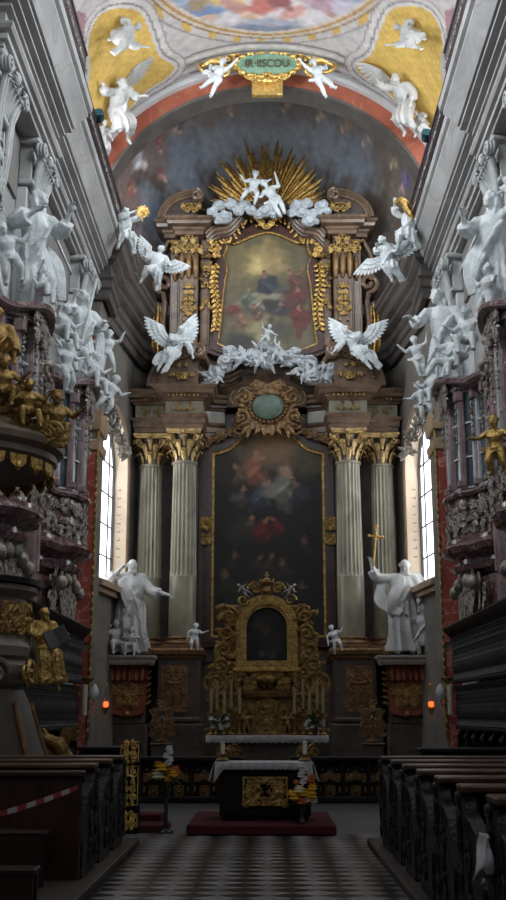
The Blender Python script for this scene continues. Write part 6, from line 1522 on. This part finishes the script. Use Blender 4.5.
bouquet('flower_vase', 'yellow and white flowers in a tall glass vase standing left of the altar platform', (-1.42, 16.15, .78), fl, 60, [(.12, -.78), (.12, -.76), (.03, -.72), (.03, -.45), (.05, -.2), (.09, -.02)], 9, .21)
# gilded openwork post at the end of the left pews
gp_ = thing('gilded_post', 'black post faced with three tiers of gilded openwork at the end of the left pews', 'post', (-1.93, 16.0, 0))
b = MB(); b.box((0, .14, .62), (.27, .22, 1.24), None, .01); part('core', b, M['black_wood'], gp_, False)
for nm, zc_, hh in (('lower_panel', .18, .17), ('middle_panel', .64, .52), ('upper_panel', 1.10, .26)):
    b = MB()
    for s in (-1, 1):
        scroll(b, (s * .07, zc_ + hh * .3), .06, PI / 2, 1.3, .014, s, 0, 14); scroll(b, (s * .07, zc_ - hh * .3), .06, -PI / 2, 1.3, .014, -s, 0, 14)
        for k in range(6): frond(b, (s * .02, zc_ + (k - 2.5) * hh / 6), .07, (0 if s > 0 else PI) + (k - 2.5) * .4 * s, .022, .01, .5, .006)
        b.box((s * .122, .015, zc_), (.014, .02, hh)); b.box((0, .015, zc_ + s * hh / 2), (.25, .02, .014))
    if hh > .4: b.tube([(.075 * math.cos(a), 0, zc_ + .14 * math.sin(a)) for a in [2 * PI * i / 20 for i in range(20)]], .016, 8, closed=True)
    rocaille(b, .17, hh * .8, 31, 9, .009, .01, True, 0, zc_); part(nm, b, M['gold_bright'], gp_)
# low dark balustrade in front of the sanctuary
for s, w_ in ((-1, 'left'), (1, 'right')):
    t = thing('communion_rail', 'low black balustrade with gilt tracery across the %s side of the sanctuary' % w_, 'railing', (s * 1.9, 21.6, 0))
    b = MB(); b.box((0, 0, .80), (2.9, .3, .08), None, .02); b.box((0, 0, .06), (2.9, .3, .12), None, .02); b.box((0, .06, .4), (2.86, .06, .7)); part('rail', b, M['black_wood'], t, ang=30)
    for k in range(6):
        b = MB(); x = -1.2 + k * .48; rocaille(b, .38, .5, 41, 14, .014, 0, True, x, .42); b.v = [(v[0], v[1] - .02, v[2]) for v in b.v]; part('gilt_tracery', b, M['gold_brown'], t)
    for k in range(7):
        b = MB(); x = -1.43 + k * .477; b.box((x, -.02, .42), (.08, .16, .68), None, .015); part('post', b, M['black_wood'], t, ang=30)
for s, w_, x in ((-1, 'left', -2.75), (1, 'right', 2.75)):
    t = thing('reliquary', 'small gilded reliquary standing against the %s altar pedestal' % w_, 'reliquary', (x, 29.6, .9)); b = MB()
    b.lathe([(.18, 0), (.2, .04), (.08, .1), (.05, .2), (.08, .3)], 14); rocaille(b, .5, .6, 15, 22, .03, 0, True, 0, .55); b.tube([(.17 * math.cos(a), 0, .55 + .22 * math.sin(a)) for a in [2 * PI * i / 20 for i in range(20)]], .03, 8, closed=True); part('mount', b, M['gold_brown'], t)
    b = MB(); b.ell((0, .02, .55), (.13, .04, .18)); part('glass', b, M['glass_dark'], t)
    t2 = thing('reliquary_stand', 'dark stone stand carrying the %s reliquary' % w_, 'stand', (x, 29.6, 0)); b = MB(); b.box((0, 0, .42), (.5, .4, .84), None, .02); b.box((0, 0, .87), (.6, .5, .06), None, .02); part('block', b, M['altar_dark'], t2, ang=30)

# drapery consoles under the great saints
for s, w_ in ((-1, 'left'), (1, 'right')):
    t = thing('drapery_console', 'red marble console carved as a fringed valance with gilt emblem under the %s saint' % w_, 'console', (s * 4.02, 32.5, 1.75))
    b = MB(); b.prism([(-.50, 0), (-.42, -.12), (0, -.2), (.42, -.12), (.50, 0), (.54, 1.25), (-.54, 1.25)], -.14, .1); part('board', b, M['console'], t, ang=30)
    b = MB(); vs = []; n = 60
    for j, (z, r) in enumerate(((1.28, .10), (1.18, .20), (1.0, .24), (.86, .26), (.84, .22))):
        for i in range(n + 1):
            u = -1 + 2 * i / n; vs.append((u * .60, -.10 - r * (.75 + .35 * abs(math.sin(u * 3.5 * PI))), z - (.05 * abs(math.sin(u * 3.5 * PI)) if j > 2 else 0)))
    k0 = len(vs); vs += [(v[0], -.05, v[2]) for v in vs[:n + 1]] + [(v[0], -.05, v[2]) for v in vs[4 * (n + 1):5 * (n + 1)]]
    fs = grid_faces(n + 1, 5) + [(i, i + 1, k0 + i + 1, k0 + i) for i in range(n)] + [(4 * (n + 1) + i, 4 * (n + 1) + i + 1, k0 + n + 2 + i, k0 + n + 1 + i) for i in range(n)]
    b.add(vs, fs); part('valance', b, M['console'], t)
    b = MB(); rocaille(b, .6, .6, 18, 24, .03, -.16, True, 0, .40); b.ell((0, -.16, .38), (.13, .07, .18), None, 12, 8); b.ell((0, -.16, -.12), (.1, .08, .1))
    for q in (-1, 1):
        for k in range(6): frond(b, (q * .55, 1.0 - k * .17), .18, (0 if q > 0 else PI) + .5 * q, .03, -.1, .4)
    part('gilt_emblem', b, M['gold_dark'], t)
    # hanging sanctuary lamp
    x, y = (-4.35, 30.4) if s < 0 else (4.38, 30.2)
    l = thing('sanctuary_lamp', 'small hanging gilt lamp with glowing red glass near the %s drapery console' % w_, 'lamp', (x, y, 1.75))
    b = MB(); b.lathe([(.01, -.28), (.03, -.22), (.02, -.16), (.07, -.08), (.10, .02), (.11, .05), (.07, .06)], 14); b.lathe([(.02, .6), (.06, .62), (.03, .68)], 12); part('bowl', b, M['gold_mid'], l)
    b = MB(); b.lathe([(.045, .04), (.07, .09), (.07, .17), (.055, .2)], 12); part('red_glass', b, M['lamp_red'], l)
    b = MB()
    for a in (0, 2.1, 4.2): b.tube([(.1 * math.cos(a), .1 * math.sin(a), .05), (.03 * math.cos(a), .03 * math.sin(a), .63)], .007, 5)
    b.tube([(0, 0, .65), (0, 0, 1.3)], .008, 5); b.tube([(0, 0, 1.3), (s * .28, 0, 1.34)], .014, 6); part('chain', b, M['gold_dark'], l)
    pl = bpy.data.lights.new('lamp_glow', 'POINT'); pl.energy = 1.2; pl.color = (1, .15, .05); pl.shadow_soft_size = .06; po = bpy.data.objects.new('lamp_glow', pl); C.objects.link(po); po.location = (x, y - .12, 1.9)
    # bracket lamp with white tulip shade on the stall end
    k = thing('bracket_lamp', 'gilt bracket with a white tulip shade and candle tube at the %s stall end' % w_, 'lamp', (s * 4.12, 25.85, 2.35))
    b = MB(); b.tube([(s * .5, 0, -.15), (s * .25, -.05, -.25), (0, -.1, -.05)], .025, 8); b.lathe([(.02, -.06), (.13, .02), (.15, .08), (.06, .09)], 14, (0, -.1, 0)); b.tube([(s * .25, -.05, -.25), (-s * .15, -.1, -.55), (-s * .16, -.1, -.42)], .018, 8); part('arm', b, M['gold_dark'], k)
    b = MB(); b.lathe([(.03, -.42), (.10, -.34), (.115, -.22), (.06, -.1), (.02, -.05)], 14, (-s * .16, -.1, 0)); part('shade', b, M['white_paint'], k)
    b = MB(); b.lathe([(.05, -.75), (.06, -.73), (.06, -.08), (.04, -.07)], 12, (s * .05, -.08, 0)); part('candle_tube', b, M['wax'], k)

# =================================================================== PULPIT
pu = thing('pulpit', 'round stone pulpit with gilded relief panels and flaring foot at the left', 'pulpit', (-3.85, 14.0, 0))
b = MB(); b.lathe([(.84, 2.28), (.86, 2.4), (.80, 2.5), (.78, 3.02), (.84, 3.08), (.92, 3.12), (.92, 3.18), (.86, 3.2), (.7, 3.2), (.7, 2.28)], 48); part('body', b, M['stone_warm'], pu, ang=30)
b = MB(); b.lathe([(.86, 3.19), (.97, 3.20), (.97, 3.27), (.9, 3.29), (.7, 3.29)], 48); part('parapet_rail', b, M['black_wood'], pu, ang=30)
b = MB(); b.lathe([(.5, 1.75), (.62, 1.8), (.80, 1.95), (.86, 2.08), (.86, 2.16), (.80, 2.24), (.86, 2.28)], 48); part('bulb', b, M['stone_warm'], pu, ang=30)
b = MB(); b.lathe([(1.32, 0), (1.30, .25), (1.24, .6), (1.10, .98), (.98, 1.35), (.88, 1.68), (.80, 1.85), (.5, 1.86)], 48); part('foot', b, M['stone_dim'], pu, ang=40)
for k in range(8):
    a = -PI / 2 + (k - 3.5) * PI / 4.2
    MT = Matrix.Rotation(a + PI / 2, 4, 'Z') @ Matrix.Translation((0, -.80, 0))
    b = MB(); b.box((0, 0, 2.76), (.46, .03, .42), None, .01); rocaille(b, .42, .38, 31 + k, 26, .022, -.02, True, 0, 2.76); b.v = [tuple(MT @ Vector(v)) for v in b.v]; part('gilt_relief', b, M['gold_mid'], pu)
    b = MB(); MT2 = Matrix.Rotation(a + PI / 2 + PI / 8.4, 4, 'Z') @ Matrix.Translation((0, -.84, 0))
    scroll(b, (.0, 2.05), .19, 0, 1.4, .045, 1, -.05); scroll(b, (-.22, 2.08), .12, 0, 1.4, .03, -1, -.05)
    for q in range(4): frond(b, (-.1, 2.05), .2, q * 1.5, .035, -.04, .6)
    b.v = [tuple(MT2 @ Vector(v)) for v in b.v]; part('gilt_volute', b, M['gold_mid'] if k % 2 else M['stone_warm'], pu)
    b = MB(); pts = [(r_ * 1.01 * math.cos(a), r_ * 1.01 * math.sin(a), z) for r_, z in ((1.30, .25), (1.24, .6), (1.10, .98), (.98, 1.35), (.88, 1.68))]; b.tube(pts, [.07, .06, .05, .045, .04], 8); part('foot_rib', b, M['gold_brown'], pu)
    b = MB(); MT3 = Matrix.Rotation(a + PI / 2 + PI / 8.4, 4, 'Z') @ Matrix.Translation((0, -1.26, 0)) @ Matrix.Rotation(-.4, 4, 'X'); rocaille(b, .4, .6, 9, 10, .03, 0.12, True, 0, .62); b.v = [tuple(MT3 @ Vector(v)) for v in b.v]; part('gilt_cartouche', b, M['gold_brown'], pu)
bp_ = thing('pulpit_canopy', 'brown pulpit sounding board edged with gilded hanging lambrequins', 'canopy', (-3.92, 14.0, 4.7))
b = MB(); b.lathe([(.0, .02), (.9, .02), (1.05, -.02), (1.1, .06), (1.16, .10), (1.16, .18), (1.24, .24), (1.26, .32), (1.20, .38), (1.02, .44), (.9, .56), (.5, .66), (.0, .7)], 56); part('board', b, M['pulpit_wood'], bp_, ang=30)
for k in range(22):
    a = 2 * PI * k / 22; b = MB(); MT = Matrix.Rotation(a, 4, 'Z') @ Matrix.Translation((0, -1.10, 0))
    b.prism([(-.13, .06), (-.11, -.06), (-.05, -.10), (0, -.16), (.05, -.10), (.11, -.06), (.13, .06)], -.02, .02); b.ell((0, -.03, -.08), (.04, .03, .06)); b.v = [tuple(MT @ Vector(v)) for v in b.v]; part('lambrequin', b, M['gold'], bp_, ang=30)
b = MB(); b.box((-.5, .2, -.7), (.6, .2, 1.3), None, .05); scroll(b, (.15, -.4), .25, 0, 1.5, .06, 1, .0); scroll(b, (.1, -.9), .22, 2, 1.5, .05, -1, 0); rocaille(b, .9, 1.1, 14, 34, .04, .0, False, -.1, -.7); part('back_carving', b, M['silver_dark'], bp_)
for s_, (x, z, r) in enumerate(((.95, .55, .22), (.6, .8, .2), (.2, 1.0, .22))):
    b = MB(); scroll(b, (x, z), r, 1, 1.5, .06, 1, -.55); rocaille(b, .5, .5, 5 + s_, 12, .045, -.5, True, x, z); part('gilt_scroll', b, M['gold_dark'], bp_)
for (x, y, z, q, lb, sd, fm) in ((-3.02, 13.4, 5.1, .78, 'gilded cherub seated on the right rim of the pulpit canopy', 1, 0), (-2.78, 14.0, 4.98, .95, 'gilded cherub perched at the rightmost edge of the pulpit canopy', 2, 1), (-3.35, 13.4, 5.35, .85, 'gilded cherub higher up on the pulpit canopy at the left edge', 3, 1)):
    putto('cherub', lb, (x, y, z), q, R(20), None, 'gold_dark', seed=100 + sd, flip=bool(fm), pose=SITC)
figure('angel', 'gilded standing angel crowning the pulpit canopy at the left edge', 'angel', (-3.62, 13.9, 5.45), 1.5, R(20), P_(STAND, hR=(.16, -.14, .5), hL=(-.3, -.1, .9), eL=(-.24, -.04, .78)), M['gold_dark'], hair='curly', seed=7)
figure('statue', 'gilded evangelist seated at the pulpit edge, draped robe over his knees', 'statue', (-2.68, 13.3, 2.02), .98, R(28), P_(SIT, hR=(.22, -.20, .52), eR=(.2, -.06, .50), hL=(.02, -.2, .48), fL=(-.04, -.26, -.02), fR=(.14, -.26, -.14), kR=(.1, -.24, .26), look=(.7, -.7, -.1)), M['gold_mid'], robe='sit', beard=True, hair='curly', seed=9)
t = thing('book', 'open dark book held by the gilded evangelist', 'book', (-2.47, 13.05, 2.48)); t.rotation_euler = (R(-15), R(-25), R(20))
b = MB(); b.box((-.07, 0, 0), (.14, .03, .22), Matrix.Rotation(.25, 4, 'Z'), .005); b.box((.07, 0, 0), (.14, .03, .22), Matrix.Rotation(-.25, 4, 'Z'), .005); part('cover', b, M['book'], t, False)
PK = 1.10
for o in list(C.objects):
    if o.parent is None and o.type == 'EMPTY' and 12.9 < o.location.y < 14.1 and o.location.x < -2.4:
        o.location = (o.location.x * PK, o.location.y * PK, 0 if o.name == 'pulpit' else EYE + (o.location.z - EYE) * PK + (.0 if o.name != 'pulpit' else 0)); o.scale = (PK, PK, PK * (.95 if o.name == 'pulpit' else 1))
t = thing('gilded_console_figure', 'brownish gilt carved dolphin-like scroll beast on a stone block behind the pulpit foot', 'carving', (-3.2, 17.0, .75)); b = MB()
b.tube([(.12, 0, .0), (.22, -.05, .2), (.1, -.1, .42), (-.1, -.08, .5), (-.18, -.06, .35), (-.05, -.05, .22), (.05, 0, .1)], [.14, .13, .12, .10, .09, .07, .04], 10); rocaille(b, .5, .6, 61, 18, .03, -.1, False, 0, .3); b.ell((-.2, -.08, .1), (.12, .12, .11), None, 12, 8); part('body', b, M['gold_dark'], t, remesh=.016, smo=1)
t2 = thing('stone_block', 'grey stone block under the gilt scroll beast by the pulpit', 'pedestal', (-3.2, 17.0, 0)); b = MB(); b.box((0, 0, .34), (.62, .6, .68), None, .03); b.box((0, 0, .71), (.7, .68, .07), None, .02); part('block', b, M['stone_dim'], t2, ang=30)
p = atx(497, 476, 3.75)
putto('cherub', 'gilded cherub clinging to the nearer right oratory at the picture edge', tuple(p), 1.05, R(-30), None, 'gold_mid', seed=120, pose=P_(CHILD, hL=(-.34, -.1, .62)))
for s, w_, x0, x1, y in ((-1, 'left', -3.0, -2.35, 18.3), (1, 'right', 2.35, 4.2, 17.6)):
    t = thing('reading_desk', 'plain black reading desk behind the %s pews' % w_, 'desk', ((x0 + x1) / 2, y, 0)); b = MB(); w = x1 - x0; b.box((0, 0, .52), (w, .4, 1.04), None, .02); b.box((0, -.02, 1.08), (w + .06, .5, .06), None, .015); part('body', b, M['black_wood'], t, ang=30)
    b = MB(); b.box((0, -.21, .5), (w * .8, .02, .7), None, .005); part('panel', b, M['carved_wood'], t, ang=30)

# =================================================================== PEWS
def pew_end(b, x, h=.98, d=.62):
    pr = [(-.02, 0), (d, 0), (d, .42), (d - .06, .5), (d - .10, .62), (d - .16, .74), (.16, .86), (.12, h), (-.02, h)]
    MX = Matrix(((0, 1, 0, x), (1, 0, 0, 0), (0, 0, 1, 0), (0, 0, 0, 1))); b.prism([(-p[0], p[1]) for p in pr], -.05, .05, MX)
def make_pew(w, s):
    """local x: 0 at the aisle end, running away from the aisle by s; sitter's back towards -y"""
    t = thing('pew', 'x', 'pew')
    b = MB(); pew_end(b, s * .05, .98, .74); e = part('bench_end', b, M['carved_wood'], t, ang=30)
    b = MB(); 
    for z in (.2, .55): scroll(b, (.35, z), .12, 1, 1.4, .02, 1, 0)
    for q in range(8): frond(b, (.32, .15 + q * .08), .14, q * 1.1, .022, 0, .5, .008)
    b.tube([(.02, 0, .08), (.02, 0, .9)], .03, 8); b.ell((.02, 0, .93), (.05, .05, .05)); b.lathe([(.03, .1), (.045, .2), (.03, .3), (.05, .5), (.03, .7), (.04, .85)], 10, (.02, 0, 0))
    b.v = [(s * -.01 + s * v[1] * .6, -v[0], v[2]) for v in b.v]; part('end_carving', b, M['carved_wood'], t, e)
    b = MB(); b.box((s * w / 2, -.04, 1.0), (w, .34, .05), None, .012); part('book_ledge', b, M['pew_wood'], t, ang=30)
    b = MB(); b.box((s * (w / 2 + .05), .06, .52), (w - .1, .05, .92)); part('front_panel', b, M['pew_dark'], t, False)
    b = MB(); b.box((s * (w / 2 + .05), -.45, .46), (w - .1, .36, .05), None, .012); b.box((s * (w / 2 + .05), -.62, .25), (w - .1, .04, .4)); part('seat', b, M['pew_dark'], t, ang=30)
    b = MB(); b.box((s * (w / 2 + .05), -.14, .18), (w - .1, .16, .04), None, .01); part('kneeler', b, M['pew_dark'], t, ang=30)
    return t
names = ['foremost pew of the right block, next to the sanctuary', 'second pew from the front in the right block', 'third pew from the front in the right block', 'fourth pew from the front in the right block', 'fifth pew from the front in the right block', 'sixth pew from the front in the right block', 'nearest pew of the right block with brown book ledge at the lower right']
p0_ = make_pew(3.2, 1)
for i in range(7):
    o = p0_ if i == 0 else dup(p0_, (0, 0, 0), 0, '')
    o.location = (1.38, 13.9 - 1.12 * i, .09); o['label'] = names[i]; o['group'] = 'dark wooden pews with carved ends right of the aisle'
lp_ = make_pew(2.9, -1)
for i, nm in enumerate(['foremost pew of the left block beside the gilded post', 'middle pew of the left block', 'hindmost pew of the left block with a tape tied to its end']):
    o = lp_ if i == 0 else dup(lp_, (0, 0, 0), 0, '')
    o.location = (-1.76, 14.05 - 1.12 * i, .09); o['label'] = nm; o['group'] = 'dark wooden pews with carved ends left of the aisle'
t = thing('pew', 'plain red-brown panelled back closing the left pew block, benches attached', 'pew', (-3.2, 11.0, .09))
b = MB(); b.box((0, 0, .47), (2.84, .07, .94)); b.box((0, 0, .96), (2.9, .16, .06), None, .015); part('panel', b, M['pew_redbrown'], t, ang=30)
b = MB(); b.box((-.1, -.35, .46), (2.6, .3, .04), None, .01); b.box((-.1, -.48, .22), (2.55, .04, .44)); part('seat', b, M['pew_dark'], t, ang=30)
b = MB(); b.box((-.05, -1.35, .26), (2.7, .25, .05), None, .01); b.box((-.05, -1.42, .12), (2.66, .05, .24)); b.box((-.05, -1.25, .12), (2.66, .05, .24)); part('kneeler', b, M['pew_dark'], t, ang=30)
for s, nm in ((-1, 'left'), (1, 'right')):
    pf = thing('pew_platform', 'low dark timber platform under the %s pew block' % nm, 'platform', (s * 3.1, 10.2, 0)); b = MB(); x0 = 1.62 if s < 0 else 1.26; b.box((s * ((x0 + 4.75) / 2 - 3.1), 0, .045), (4.75 - x0, 9.0, .09), None, .015); part('boards', b, M['pew_kerb'], pf, ang=30)
# red and white barrier tape
tp0 = Vector((-1.80, 10.85, .93)); tp1 = Vector((-3.1, 7.2, .95)); t = thing('barrier_tape', 'red and white barrier tape sagging across the left pews', 'tape', tuple(tp0))
n = 26
for i in range(n):
    b = MB(); a = tp0.lerp(tp1, i / n); c = tp0.lerp(tp1, (i + 1) / n); a.z -= .16 * math.sin(PI * i / n); c.z -= .16 * math.sin(PI * (i + 1) / n)
    a -= tp0; c -= tp0; q = Vector((0, 0, .022)); w = Vector((.004, .004, 0)); b.add([a - q, a + q, c + q, c - q, a - q + w, a + q + w, c + q + w, c - q + w], [(0, 1, 2, 3), (7, 6, 5, 4), (0, 4, 5, 1), (3, 2, 6, 7), (1, 5, 6, 2), (0, 3, 7, 4)])
    part('tape_stripe', b, M['tape_white'] if i % 2 else M['tape_red'], t, False)
# crumpled white cloth on the nearest pew end
b = MB(); nu, nv = 16, 22; vs = []
for j in range(nv):
    for i in range(nu):
        u = i / (nu - 1); v = j / (nv - 1); w = .13 + .06 * v
        vs.append((-.02 - .035 * math.sin(u * 9 + v * 3) * (.4 + v) - .03 * v, (u - .5) * w * 2 + .03 * math.sin(v * 7), (.24 * (1 - v)) + .05 * math.sin(u * 4 + 1) * v - .02 * math.sin(u * 14) * v))
b.add(vs, grid_faces(nu, nv)); o = part('cloth', b, M['linen']); o.location = (1.33, 7.0, .66); tag(o, 'crumpled white cloth hanging on the end of the nearest right pew', 'cloth'); md = o.modifiers.new('t', 'SOLIDIFY'); md.thickness = .01
